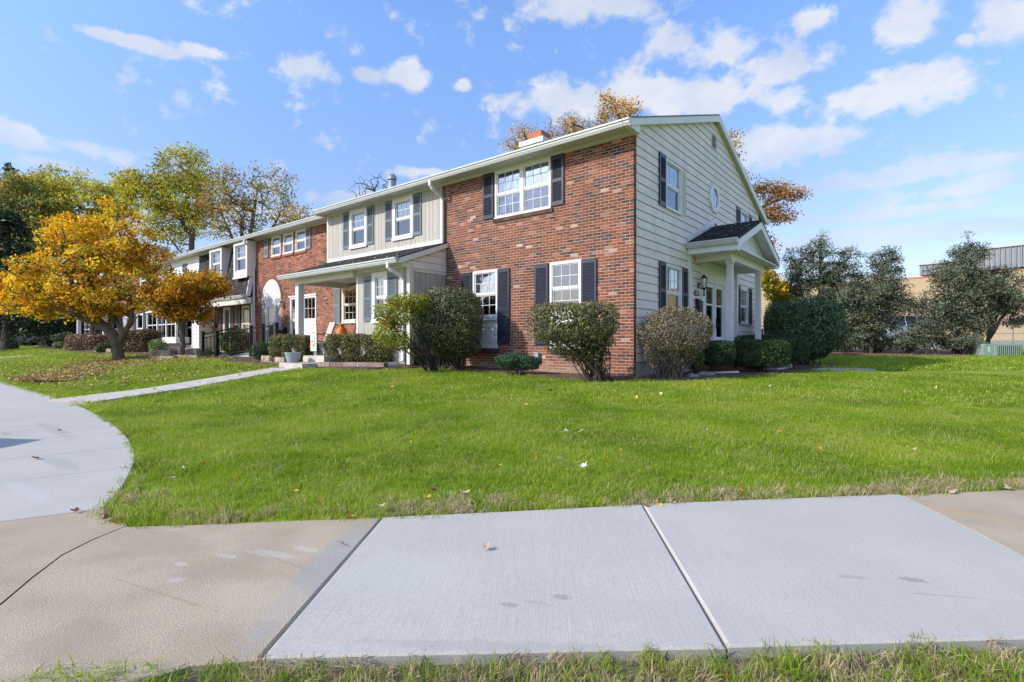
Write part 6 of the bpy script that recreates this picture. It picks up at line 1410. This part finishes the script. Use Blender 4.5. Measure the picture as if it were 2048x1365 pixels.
# cars
def car(label, loc, rz, paint, suv=False, group=None):
    T = thing('parked_car', label, 'car', loc, group, rz); H = 1.72 if suv else 1.45; Lc = 4.7; W = .92
    def lk(mb, nm, mt, par=None): o = bpy.data.objects.new(nm, mb.mesh(nm, M[mt])); COL.objects.link(o); o.parent = par or T; return o
    bl = 1.0 if suv else .88
    prof = [(-2.35, .35, .62, .80), (-2.28, .28, .72, .86), (-1.7, .25, bl - .12, .92), (-.9, .24, bl, .92), (.6, .24, bl + .02, .92), (1.7, .25, bl + .02, .91), (2.25, .28, bl - .0, .86), (2.36, .38, bl - .25, .80)]
    m = MB(); ring = []
    for x, z0, z1, w in prof:
        base = len(m.v); m.v += [(x, -w * .92, z0), (x, -w, z0 + .14), (x, -w, z1 - .18), (x, -w * .9, z1), (x, w * .9, z1), (x, w, z1 - .18), (x, w, z0 + .14), (x, w * .92, z0)]; ring.append(base)
    for a, b in zip(ring, ring[1:]):
        for i in range(8): m.f.append((a + i, b + i, b + (i + 1) % 8, a + (i + 1) % 8)); m.c.append(None)
    m.f.append(tuple(ring[0] + i for i in range(8))); m.f.append(tuple(ring[-1] + i for i in range(8))[::-1]); m.c += [None, None]; m.smooth = False
    lk(m, 'body', paint)
    m = MB(); re = 2.15 if suv else 1.75
    cab = [(-1.05, bl - .02, bl), (-.35, bl, H - .06), (.3, bl, H), (1.2, bl, H - .03), (re - .3, bl, H - .16), (re, bl, bl + .02)]; ring = []
    for x, z0, z1 in cab:
        base = len(m.v); t = .68 + .2 * (1 - (z1 - bl) / (H - bl)); m.v += [(x, -.84, z0), (x, -t, z1), (x, t, z1), (x, .84, z0)]; ring.append(base)
    for a, b in zip(ring, ring[1:]):
        for i in range(4): m.f.append((a + i, b + i, b + (i + 1) % 4, a + (i + 1) % 4)); m.c.append(None)
    lk(m, 'window_glass', 'carglass')
    m = MB(); m.raw([(-.36, -.69, H - .045), (.3, -.70, H + .015), (1.2, -.70, H - .012), (re - .3, -.74, H - .14), (-.36, .69, H - .045), (.3, .70, H + .015), (1.2, .70, H - .012), (re - .3, .74, H - .14)], [(0, 1, 5, 4), (1, 2, 6, 5), (2, 3, 7, 6)])
    for s_ in (-1, 1):
        for x0, z0, x1, z1 in ((-1.02, bl, -.36, H - .05), (.35, bl, .33, H), (1.25, bl, 1.2, H - .02), (re - .02, bl + .03, re - .3, H - .15)): m.tube([(x0, .845 * s_, z0), (x1, .71 * s_, z1)], .04, 4)
        m.tube([(-1.02, .85 * s_, bl), (re, .85 * s_, bl + .02)], .03, 4)
    lk(m, 'roof', paint)
    for x in (-1.45, 1.4):
        for s_ in (-1, 1):
            m = MB(); m.lathe([(.2, -.11), (.33, -.11), (.34, -.08), (.34, .08), (.33, .11), (.2, .11)], n=20); m.v = [(a + x, c * 1 + s_ * .82, b + .34) for a, b, c in m.v]; w = lk(m, 'wheel', 'rubber')
            m = MB(); m.lathe([(.02, 0), (.19, .0), (.21, .01)], n=10); m.v = [(a + x, s_ * (.925 + c * .5), b + .34) for a, b, c in m.v]; lk(m, 'rim', 'galv', w)
    for s_ in (-1, 1):
        m = MB(); m.box(2.2, 2.36, s_ * .62 - .15, s_ * .62 + .15, bl - .28, bl - .08); lk(m, 'tail_light', 'red')
        m = MB(); m.box(-2.34, -2.2, s_ * .6 - .18, s_ * .6 + .18, .56, .68); lk(m, 'headlight', 'lens')
    return T
hd = math.atan2(RT[1], RT[0])
m = MB(); lot = [P(1560, 681, 35.8), P(2300, 681, 35.8), P(2300, 681, 41), P(1560, 681, 55)]; m.prism([(p.x, p.y) for p in lot], .3, 1.13, 'z'); m.build('parking_lot', M['conc'], kind='structure')
car('silver sports utility car seen through the twin stemmed cedar', P(1785, 681, 38), hd + .08, 'carsilver', True)
car('white car mostly hidden behind the tallest cedar', P(1697, 683, 37), hd - .15, 'carwhite')
car('dark grey car parked behind the thick spruce trunk', ground(20, 50, .0), hd + PI + .1, 'cargrey', True)
v = Vector((CAM[0] + -8.15 * RT[0] + 4.2 * FW[0], CAM[1] + -8.15 * RT[1] + 4.2 * FW[1], 0))  # unseen car added out of view to cast the shadow on the driveway
car('unseen dark grey car added outside the left edge to cast the driveway shadow', v, hd + PI, 'cargrey')
df = thing('board_fence', 'dark grey board fence far off beyond the spruce trunks', 'fence', ground(100, 62)); a, b = ground(46, 60), ground(160, 66)
for i in range(24):
    p = a.lerp(b, i / 24); m = MB(); m.box(0, (b - a).length / 24 - .03, -.02, .02, -.1, 1.0, None, Matrix.Translation(p) @ Matrix.Rotation(math.atan2(b.y - a.y, b.x - a.x), 4, 'Z')); m.build('fence_board', M['charcoal'], df)
hb = thing('distant_house', 'distant low house with a pale roof beyond the board fence', 'house', ground(90, 90))
p = ground(90, 90); m = MB(); m.box(-2.6, 2.8, -3, 3, -.2, 1.2, None, Matrix.Translation(p) @ Matrix.Rotation(hd, 4, 'Z')); m.build('wall', M['pink'], hb)
m = MB(); m.prism([(-3, 1.2), (3.2, 1.2), (1.2, 2.0), (-.8, 2.0)], -3.3, 3.3, 'y'); m.v = [tuple(Matrix.Translation(p) @ Matrix.Rotation(hd, 4, 'Z') @ Vector(v)) for v in m.v]; m.build('roof', M['white'], hb)

# ------------------------------------------------------------------ fallen leaves
def leaf_shape(size, curl, seed, col):
    R = random.Random(seed); m = MB(); pts = []
    for k in range(22):
        a = 2 * PI * k / 22; lob = abs(math.cos(a * 2.5)) ** .7; r = (.42 + .58 * lob) * (.75 + .25 * math.cos(a)) * R.uniform(.92, 1.06)
        if abs(a - PI) < .35: r *= .5
        pts.append((r * math.cos(a), r * math.sin(a) * .8))
    def z(x, y): return curl * (y * y * .9 + x * x * .25) + .06 * math.sin(x * 5 + seed)
    vs = [(0, 0, z(0, 0))] + [(x * .55, y * .55, z(x * .55, y * .55)) for x, y in pts] + [(x, y, z(x, y)) for x, y in pts]
    n = 22; fs = [(0, 1 + k, 1 + (k + 1) % n) for k in range(n)] + [(1 + k, 1 + n + k, 1 + n + (k + 1) % n, 1 + (k + 1) % n) for k in range(n)]
    m.raw([(x * size, y * size, q_ * size) for x, y, q_ in vs], fs, col); m.tube([(-.4 * size, 0, .02 * size), (-1.2 * size, .1 * size, .06 * size)], .018 * size, 4, col=col); m.smooth = True
    return m.mesh('fallen_leaf', M['stain'])
KL = [('curled tan fallen leaf', (.50, .37, .25)), ('yellow fallen leaf', (.62, .42, .04)), ('orange fallen leaf', (.58, .22, .03)), ('brown fallen leaf', (.22, .10, .055)), ('bleached pale fallen leaf', (.58, .54, .48))]
LM = [[leaf_shape(1, c, i * 3 + j, col) for j, c in enumerate((.5, 1.0, 1.6))] for i, (nm, col) in enumerate(KL)]
spots = [(1125,927,0,11),(1168,940,4,12),(1130,870,4,8),(1160,868,4,8),(865,988,3,12),(925,996,0,13),(760,1022,0,12),(725,1028,1,9),(975,1092,0,9),(685,1083,0,11),(1215,925,2,7),(1075,925,2,7),(1000,938,1,6),(855,1004,1,8),(1410,867,0,8),(1705,806,3,9),(650,885,3,6),(890,890,4,5),(880,862,1,5),(365,943,4,7),(410,935,2,6),(345,964,0,6),(70,912,3,10),(120,860,0,6),(10,862,0,6),(155,1016,3,9),(210,1033,3,10),(232,1040,2,10),(440,1030,3,9),(700,1030,2,8),(1320,1005,1,8),(1345,1003,0,9),(1290,1007,3,8),(1905,980,0,9),(2020,973,0,10),(1640,905,2,5),(1240,905,1,7),(530,912,1,5),(655,826,0,6),(310,874,2,5),(250,802,1,7),(310,782,1,7),(240,862,0,6),(560,945,4,7),(470,970,2,6),(590,990,1,6),(640,1015,3,8),(1480,990,2,7),(1780,940,1,5),(1830,905,0,6),(1560,870,2,4),(950,870,3,5),(820,890,1,5),(745,905,2,5),(1690,1330,2,0),(690,1352,1,0),(1100,1335,0,0),(1455,1340,2,0),(1320,1330,0,0)]
cntk = {}
for i, (px, py, k, w) in enumerate(spots):
    if w == 0: p = Vector((*g0(px, py), -.01)); w = 9 if i % 2 else 12; p.z = -.02
    else:
        d = P(px, py, 1) - Vector(CAM); t = .5
        while True:
            p = Vector(CAM) + d * t
            if p.z <= G(p.x, p.y) + .03 or t > 60: break
            t += .02
        pv = paved(p.x, p.y); p.z = (.012 if pv else G(p.x, p.y) + .055)
    pv_ = paved(p.x, p.y); s_ = fwd(p.x, p.y); sz = max(.026, min(.065, w / 1043 * s_ * 1.35))
    o = bpy.data.objects.new('fallen_leaf', LM[k][i % 3]); COL.objects.link(o); o.location = p; o.scale = (sz,) * 3
    o.rotation_euler = (rnd.uniform(-.5, .5), rnd.uniform(-.4, .4), rnd.uniform(0, 6.28))
    if py > 1320: o.rotation_euler = (1.2, .2, rnd.uniform(0, 6))
    where = 'lying on the near grass strip' if py > 1320 else 'lying on the concrete' if paved(p.x, p.y) else 'lying on the green lawn'
    zone = '' if py > 1320 or pv_ else (' near the driveway edge' if px < 420 else ' before the yellowing bush' if px < 800 and py < 960 else ' close to the sidewalk edge' if py > 985 else ' near the front middle of the lawn' if px < 1250 and py > 900 else ' midway to the flat topped bush' if px < 1250 else ' on the right side of the lawn')
    where = where.replace(' on the green lawn', zone.replace(' on the right', ' on grass at the right') + (' grass' if False else '')) if zone else where + (' of the driveway' if pv_ and px < 220 and py < 1025 else ' at the crack of the old slab' if pv_ and px < 700 else ' by the new slab' if pv_ else '')
    tag(o, ('large ' if w >= 10 else 'small ' if w <= 5 and w else '') + KL[k][0] + ' ' + where, 'leaf', 'fallen leaves')
by = {}
for o in [o for o in COL.objects if o.name.startswith('fallen_leaf')]: by.setdefault(o['label'], []).append(o)
for lb, os_ in by.items():
    if len(os_) < 2: continue
    os_.sort(key=lambda o: ((o.location.x - CAM[0]) * RT[0] + (o.location.y - CAM[1]) * RT[1]) / fwd(o.location.x, o.location.y))
    nm = ['left one', 'right one'] if len(os_) == 2 else ['leftmost'] + ['second from left', 'third from left', 'fourth from left'][:len(os_) - 2] + ['rightmost']
    for o, w_ in zip(os_, nm): o['label'] = lb.replace('curled tan', 'tan').replace('bleached pale', 'pale').replace('lying midway to the', 'before the').replace(' of the lawn', ' lawn') + ', ' + w_
# leaf litter under the maple and loose small leaves on the lawn
rg = np.random.default_rng(77); n = 5200
t = rg.random(n); px = rg.normal(0, 1, n)
cx_ = -20.7 + (rg.normal(size=n) * 3.2); cy_ = -4.4 + rg.normal(size=n) * 1.5
cx_ = np.concatenate([cx_, rg.uniform(-16, -8.5, 1500), rg.uniform(-12, 9, 420), rg.uniform(-34, -22, 1500)]); cy_ = np.concatenate([cy_, rg.uniform(-8, -2.6, 1500), rg.uniform(-9, 6, 420), rg.uniform(-7, -1, 1500)])
cs = rg.uniform(12.6, 21.2, 12000); cpx = 75 + (cs - 12.6) / 8.2 * 215 + rg.normal(size=12000) * (26 + (cs - 12.6) * 7)
P3 = []
for a_, b_ in zip(cpx, cs):
    v = P(a_, 690, b_)
    if not paved(v.x, v.y): P3.append((v.x, v.y, G(v.x, v.y) + rg.uniform(.05, .085)))
for x, y in zip(cx_, cy_):
    if paved(x, y) or (y > -.1 and x < 0.1) or fwd(x, y) < 6.8: continue
    P3.append((x, y, G(x, y) + rg.uniform(.03, .055)))
P3 = np.array(P3)
o = leaves('leaf_litter', P3, rg.normal(size=P3.shape) * .45 + np.array([0, 0, 1]), rg.uniform(.04, .085, len(P3)), palette_cols(P3, [((.50, .36, .10), 4), ((.38, .23, .10), 5), ((.28, .17, .09), 5), ((.55, .44, .26), 4), ((.62, .45, .05), 2)], rg, .5, 1, .2), M['stain'], None, rg, .7)
tag(o, 'yellow and brown leaf litter scattered under the maple and over the lawn', 'leaf litter', kind='stuff')
# litter on roofs
P3 = np.array([(rnd.uniform(.1, 1.25), y, 3.62 + (y - 3.06) * .371 + .02) for y in [rnd.uniform(3.15, 5.2) for _ in range(60)]] + [(rnd.uniform(-11.8, -6), y, 3.86 + y * .362 + .025) for y in [-rnd.random() ** .5 * 1.7 for _ in range(80)]])
o = leaves('roof_leaf_litter', P3, rg.normal(size=P3.shape) * .3 + np.array([0, -.3, 1]), rg.uniform(.04, .08, len(P3)), palette_cols(P3, [((.50, .34, .16), 5), ((.40, .26, .12), 4)], rg, .5, 1, .2), M['stain'], None, rg, .7)
tag(o, 'tan dead leaves caught on the two porch roofs', 'leaf litter', kind='stuff')

# ------------------------------------------------------------------ grass
def blade_mat(name, a, b, c, straw, sf):
    m = bpy.data.materials.new(name); m.use_nodes = True; n = m.node_tree.nodes; l = m.node_tree.links; bs = n['Principled BSDF']
    bs.inputs['Roughness'].default_value = .65; bs.inputs['Specular IOR Level'].default_value = .15
    oi = n.new('ShaderNodeObjectInfo'); at = n.new('ShaderNodeAttribute'); at.attribute_name = 'tint'
    ge = n.new('ShaderNodeTexCoord'); gg = n.new('ShaderNodeNewGeometry')
    ns = n.new('ShaderNodeTexNoise'); ns.inputs['Scale'].default_value = .8; ns.inputs['Detail'].default_value = 7; l.new(gg.outputs['Position'], ns.inputs[0])
    cr = n.new('ShaderNodeValToRGB'); cr.color_ramp.elements[0].position = .36; cr.color_ramp.elements[0].color = (*a, 1); cr.color_ramp.elements[1].position = .66; cr.color_ramp.elements[1].color = (*c, 1)
    e = cr.color_ramp.elements.new(.5); e.color = (*b, 1)
    l.new(ns.outputs[0], cr.inputs[0])
    sp = n.new('ShaderNodeSeparateColor'); l.new(at.outputs['Color'], sp.inputs[0])
    ns2 = n.new('ShaderNodeTexNoise'); ns2.inputs['Scale'].default_value = 2.2; ns2.inputs['Detail'].default_value = 3; l.new(gg.outputs['Position'], ns2.inputs[0])
    ad = n.new('ShaderNodeMath'); ad.operation = 'MULTIPLY_ADD'; l.new(ns2.outputs[0], ad.inputs[0]); ad.inputs[1].default_value = .9; l.new(sp.outputs[0], ad.inputs[2])
    mr = n.new('ShaderNodeMapRange'); mr.inputs['From Min'].default_value = 1.5 - sf; mr.inputs['From Max'].default_value = 1.56 - sf; l.new(ad.outputs[0], mr.inputs[0])
    mx = n.new('ShaderNodeMix'); mx.data_type = 'RGBA'; l.new(mr.outputs[0], mx.inputs[0]); l.new(cr.outputs[0], mx.inputs[6]); mx.inputs[7].default_value = (*straw, 1)
    v = n.new('ShaderNodeMapRange'); v.inputs['To Min'].default_value = .75; v.inputs['To Max'].default_value = 1.3; l.new(sp.outputs[1], v.inputs[0])
    vm = n.new('ShaderNodeVectorMath'); vm.operation = 'SCALE'; l.new(mx.outputs[2], vm.inputs[0]); l.new(v.outputs[0], vm.inputs['Scale'])
    l.new(vm.outputs[0], bs.inputs['Base Color']); tr = n.new('ShaderNodeBsdfTranslucent'); l.new(vm.outputs[0], tr.inputs[0])
    ms = n.new('ShaderNodeMixShader'); ms.inputs[0].default_value = .48; l.new(bs.outputs[0], ms.inputs[1]); l.new(tr.outputs[0], ms.inputs[2]); l.new(ms.outputs[0], n['Material Output'].inputs[0])
    return m
M['grass'] = blade_mat('grass_blade', (.195, .30, .020), (.27, .385, .028), (.37, .445, .050), (.54, .49, .20), .18)
M['grass_dry'] = blade_mat('dry_grass_blade', (.46, .37, .21), (.52, .42, .25), (.40, .33, .15), (.58, .47, .28), .6)
def tuft(name, nb, rad, h, w, lean, seed, mt):
    R = random.Random(seed); vs, fs, cs = [], [], []
    for i in range(nb):
        a, r = R.uniform(0, 2 * PI), rad * R.random() ** .5; x, y = r * math.cos(a), r * math.sin(a); hh = h * R.uniform(.55, 1.2); d = R.uniform(0, 2 * PI); ln = lean * R.uniform(.2, 1.6); f = R.uniform(0, 2 * PI); wx, wy = math.cos(f) * w / 2, math.sin(f) * w / 2
        b = len(vs); m1 = (x + math.cos(d) * ln * hh * .35, y + math.sin(d) * ln * hh * .35, hh * .6); tp_ = (x + math.cos(d) * ln * hh, y + math.sin(d) * ln * hh, hh * (1 - .25 * ln))
        vs += [(x - wx, y - wy, -.01), (x + wx, y + wy, -.01), (m1[0] + wx * .8, m1[1] + wy * .8, m1[2]), (m1[0] - wx * .8, m1[1] - wy * .8, m1[2]), tp_]; fs += [(b, b + 1, b + 2, b + 3), (b + 3, b + 2, b + 4)]; c = (R.random(), R.random(), 0); cs += [c, c]
    m = MB(); m.v, m.f, m.c = vs, fs, cs; return bpy.data.objects.new(name, m.mesh(name, M[mt]))
def collection(name, obs):
    c = bpy.data.collections.new(name)
    for o in obs: c.objects.link(o)
    return c
def scatter(o, coll, seed, smin, smax, tilt=.25):
    ng = bpy.data.node_groups.new('scatter', 'GeometryNodeTree'); ng.interface.new_socket('Geometry', in_out='INPUT', socket_type='NodeSocketGeometry'); ng.interface.new_socket('Geometry', in_out='OUTPUT', socket_type='NodeSocketGeometry')
    n = ng.nodes; l = ng.links; gi = n.new('NodeGroupInput'); go = n.new('NodeGroupOutput')
    na = n.new('GeometryNodeInputNamedAttribute'); na.data_type = 'FLOAT'; na.inputs[0].default_value = 'dens'
    nsz = n.new('GeometryNodeInputNamedAttribute'); nsz.data_type = 'FLOAT'; nsz.inputs[0].default_value = 'sz'
    dp = n.new('GeometryNodeDistributePointsOnFaces'); dp.distribute_method = 'RANDOM'; l.new(gi.outputs[0], dp.inputs['Mesh']); l.new(na.outputs[0], dp.inputs['Density']); dp.inputs['Seed'].default_value = seed
    ci = n.new('GeometryNodeCollectionInfo'); ci.inputs['Collection'].default_value = coll; ci.inputs['Separate Children'].default_value = True; ci.inputs['Reset Children'].default_value = True
    rv = n.new('FunctionNodeRandomValue'); rv.data_type = 'FLOAT_VECTOR'; rv.inputs[0].default_value = (-tilt, -tilt, 0); rv.inputs[1].default_value = (tilt, tilt, 6.283)
    rs = n.new('FunctionNodeRandomValue'); rs.data_type = 'FLOAT'; rs.inputs[2].default_value = smin; rs.inputs[3].default_value = smax
    mm = n.new('ShaderNodeMath'); mm.operation = 'MULTIPLY'; l.new(rs.outputs[1], mm.inputs[0]); l.new(nsz.outputs[0], mm.inputs[1])
    ip = n.new('GeometryNodeInstanceOnPoints'); l.new(dp.outputs['Points'], ip.inputs['Points']); l.new(ci.outputs[0], ip.inputs['Instance']); ip.inputs['Pick Instance'].default_value = True
    l.new(rv.outputs[0], ip.inputs['Rotation']); l.new(mm.outputs[0], ip.inputs['Scale']); l.new(ip.outputs[0], go.inputs[0])
    md = o.modifiers.new('scatter', 'NODES'); md.node_group = ng
HOUSE = lambda x, y: any(inpoly(x, y, p) for p in BEDS) or (x < .0 and y > -.02) or (-8.3 < x < -5.8 and y > -1.4)
def lawn(name, label, cells, coll, densf, seed, smin, smax, tilt=.25, zoff=0.):
    vs, fs, dn, sz = [], [], [], []
    for x, y, c in cells:
        mx_, my_ = x + c / 2, y + c / 2; d, s_ = densf(mx_, my_, c) if densf.__code__.co_argcount == 3 else densf(mx_, my_)
        if d <= 0: continue
        b = len(vs); vs += [(x + i * c, y + j * c, G(x + i * c, y + j * c) - .012 + zoff) for i, j in ((0, 0), (1, 0), (1, 1), (0, 1))]; fs.append((b, b + 1, b + 2, b + 3)); dn.append(d); sz.append(s_)
    me = bpy.data.meshes.new(name); me.from_pydata(vs, [], fs)
    for k, v in (('dens', dn), ('sz', sz)): me.attributes.new(k, 'FLOAT', 'FACE').data.foreach_set('value', np.array(v, np.float32))
    o = link(name, me); tag(o, label, 'grass', kind='stuff'); scatter(o, coll, seed, smin, smax, tilt); return o
def rect(x0, x1, y0, y1, c): return [(x, y, c) for x in np.arange(x0, x1, c) for y in np.arange(y0, y1, c)]
def inview(x, y, pad=1.0):
    f = fwd(x, y); r = (x - CAM[0]) * RT[0] + (y - CAM[1]) * RT[1]; return f > 1 and abs(r) < f * .99 + pad
def onwalk(x, y):
    (ax, ay), (bx_, by) = WALK; vx, vy = bx_ - ax, by - ay; t = ((x - ax) * vx + (y - ay) * vy) / (vx * vx + vy * vy)
    return -.1 < t < 1.02 and abs((x - ax) * vy - (y - ay) * vx) / math.hypot(vx, vy) < .56
fine = collection('fine_tufts', [tuft('grass_tuft', 46, .08, .040, .0034, .75, i, 'grass') for i in range(6)])
mid = collection('mid_tufts', [tuft('grass_tuft', 46, .17, .042, .0075, .8, 20 + i, 'grass') for i in range(4)])
big = collection('far_tufts', [tuft('grass_tuft', 50, .5, .05, .02, .8, 40 + i, 'grass') for i in range(4)])
dryc = collection('dry_tufts', [tuft('dry_tuft', 40, .06, .055, .004, 1.0, 60 + i, 'grass_dry') for i in range(5)])
long_ = collection('long_tufts', [tuft('long_tuft', 34, .055, .062, .0034, .9, 80 + i, 'grass') for i in range(5)])
def d_near(x, y, c):
    if not inview(x, y) or paved(x, y): return 0, 1
    e = edist(x, y)
    if (e < .1 if c > .05 else not .012 < e < .115) or HOUSE(x, y) or onwalk(x, y): return 0, 1
    f = fwd(x, y)
    return (210 if f < 7.6 else 0), 1.0
lawn('near_lawn_grass', 'short green lawn grass in front of the sidewalk slabs', rect(-4.2, 9, -9.8, -1, .1) + [q_ for q_ in rect(-4.2, 9, -9.8, -3, .04) if edist(q_[0], q_[1]) < .2], fine, d_near, 1, .7, 1.25)
def carpet(x, y):                            # thinner grass where the maple leaves lie thick
    f = fwd(x, y); px = 1024 + 1043 * ((x - CAM[0]) * RT[0] + (y - CAM[1]) * RT[1]) / max(f, .1)
    if not 12.4 < f < 21.5: return 1
    return .25 if abs(px - (75 + (f - 12.6) / 8.2 * 215)) < 40 + (f - 12.6) * 8 else 1
def d_mid(x, y):
    if not inview(x, y) or paved(x, y) or HOUSE(x, y) or onwalk(x, y) or edist(x, y) < .05: return 0, 1
    f = fwd(x, y)
    return (75 * carpet(x, y) if 7.3 < f < 15 else 0), 1.0
lawn('middle_lawn_grass', 'green lawn grass spreading up to the houses', rect(-14, 14, -9.5, 6, .2), mid, d_mid, 2, .75, 1.2)
def d_far(x, y):
    if not inview(x, y, 2) or paved(x, y) or HOUSE(x, y) or onwalk(x, y) or edist(x, y) < .15: return 0, 1
    f = fwd(x, y)
    return (14 * carpet(x, y) if 14.5 < f < 36 else 0), 1.
lawn('far_lawn_grass', 'distant lawn grass at both sides of the houses', rect(-45, 26, -12, 26, .5), big, d_far, 3, .8, 1.25)
def d_dry(x, y):
    if paved(x, y): return 0, 1
    e = edist(x, y)
    if e > .32 or fwd(x, y) > 4.6: return 0, 1
    k = .5 + .5 * math.sin(x * 3.1 + 1) * math.sin(y * 2.3); on = 1 if x > 1.75 else .22
    return on * (520 if e < .16 else 170) * k, 1.
lawn('dry_edge_grass', 'straw coloured dry grass along the edge of the sidewalk', rect(-1, 7, -9.8, -4, .05), dryc, d_dry, 4, .6, 1.2, .6)
# near strip between the sidewalk and the street
NB = [g0(-300, 1395), g0(0, 1366), g0(60, 1352), g0(180, 1338), g0(320, 1325), g0(475, 1321), g0(520, 1322), g0(1455, 1304), g0(2048, 1284), g0(2400, 1268)]
def strip_side(x, y):                        # positive on the street side
    bst, sg = 1e9, 0
    for (ax, ay), (bx_, by) in zip(NB, NB[1:]):
        vx, vy = bx_ - ax, by - ay; t = ((x - ax) * vx + (y - ay) * vy) / (vx * vx + vy * vy); t = min(1, max(0, t)); d = math.hypot(x - ax - t * vx, y - ay - t * vy)
        if d < bst: bst = d; sg = vx * (y - ay) - vy * (x - ax)
    return bst if sg < 0 else -bst
m = MB(); nn = [Vector(p) for p in NB]
off = Vector((-FW[0], -FW[1])) * 3
vs = [(p.x, p.y, -.024) for p in nn] + [(p.x + off.x, p.y + off.y, -.02) for p in nn]; k = len(nn)
m.raw(vs, [(i, k + i, k + i + 1, i + 1) for i in range(k - 1)])
m.build('verge_soil', mat('verge_soil', (.16, .12, .075), .95, .4, 12, .9, 50, var2=((.09, .11, .03), 8)), kind='structure')
def verge(name, label, coll, fn, seed, smin, smax, tilt):
    vs, fs, dn = [], [], []
    for x, y, c in rect(2.5, 7.2, -10.4, -6.5, .05):
        sd_ = strip_side(x + c / 2, y + c / 2)
        if sd_ < .012 or fwd(x, y) < .9: continue
        b = len(vs); vs += [(x + i * c, y + j * c, -.028) for i, j in ((0, 0), (1, 0), (1, 1), (0, 1))]; fs.append((b, b + 1, b + 2, b + 3)); dn.append(fn(x, y, sd_))
    me = bpy.data.meshes.new(name); me.from_pydata(vs, [], fs); me.attributes.new('dens', 'FLOAT', 'FACE').data.foreach_set('value', np.array(dn, np.float32)); me.attributes.new('sz', 'FLOAT', 'FACE').data.foreach_set('value', np.ones(len(dn), np.float32))
    o = link(name, me); tag(o, label, 'grass', kind='stuff'); scatter(o, coll, seed, smin, smax, tilt)
def rt_(x, y): return (x - CAM[0]) * RT[0] + (y - CAM[1]) * RT[1]
verge('verge_grass', 'long ragged green grass at the bottom edge of the picture', long_, lambda x, y, s_: 520 * (.35 + .65 * (.5 + .5 * math.sin(rt_(x, y) * 9 + 1))) * (1.3 if rt_(x, y) < -.75 else .8), 5, .6, 1.1, .35)
verge('verge_dry_grass', 'matted straw grass under the front edge of the slabs', dryc, lambda x, y, s_: (480 if s_ < .12 else 230) * (1 if rt_(x, y) > -.85 else .12) * (.4 + .6 * (.5 + .5 * math.sin(rt_(x, y) * 7))), 6, .5, .95, .7)
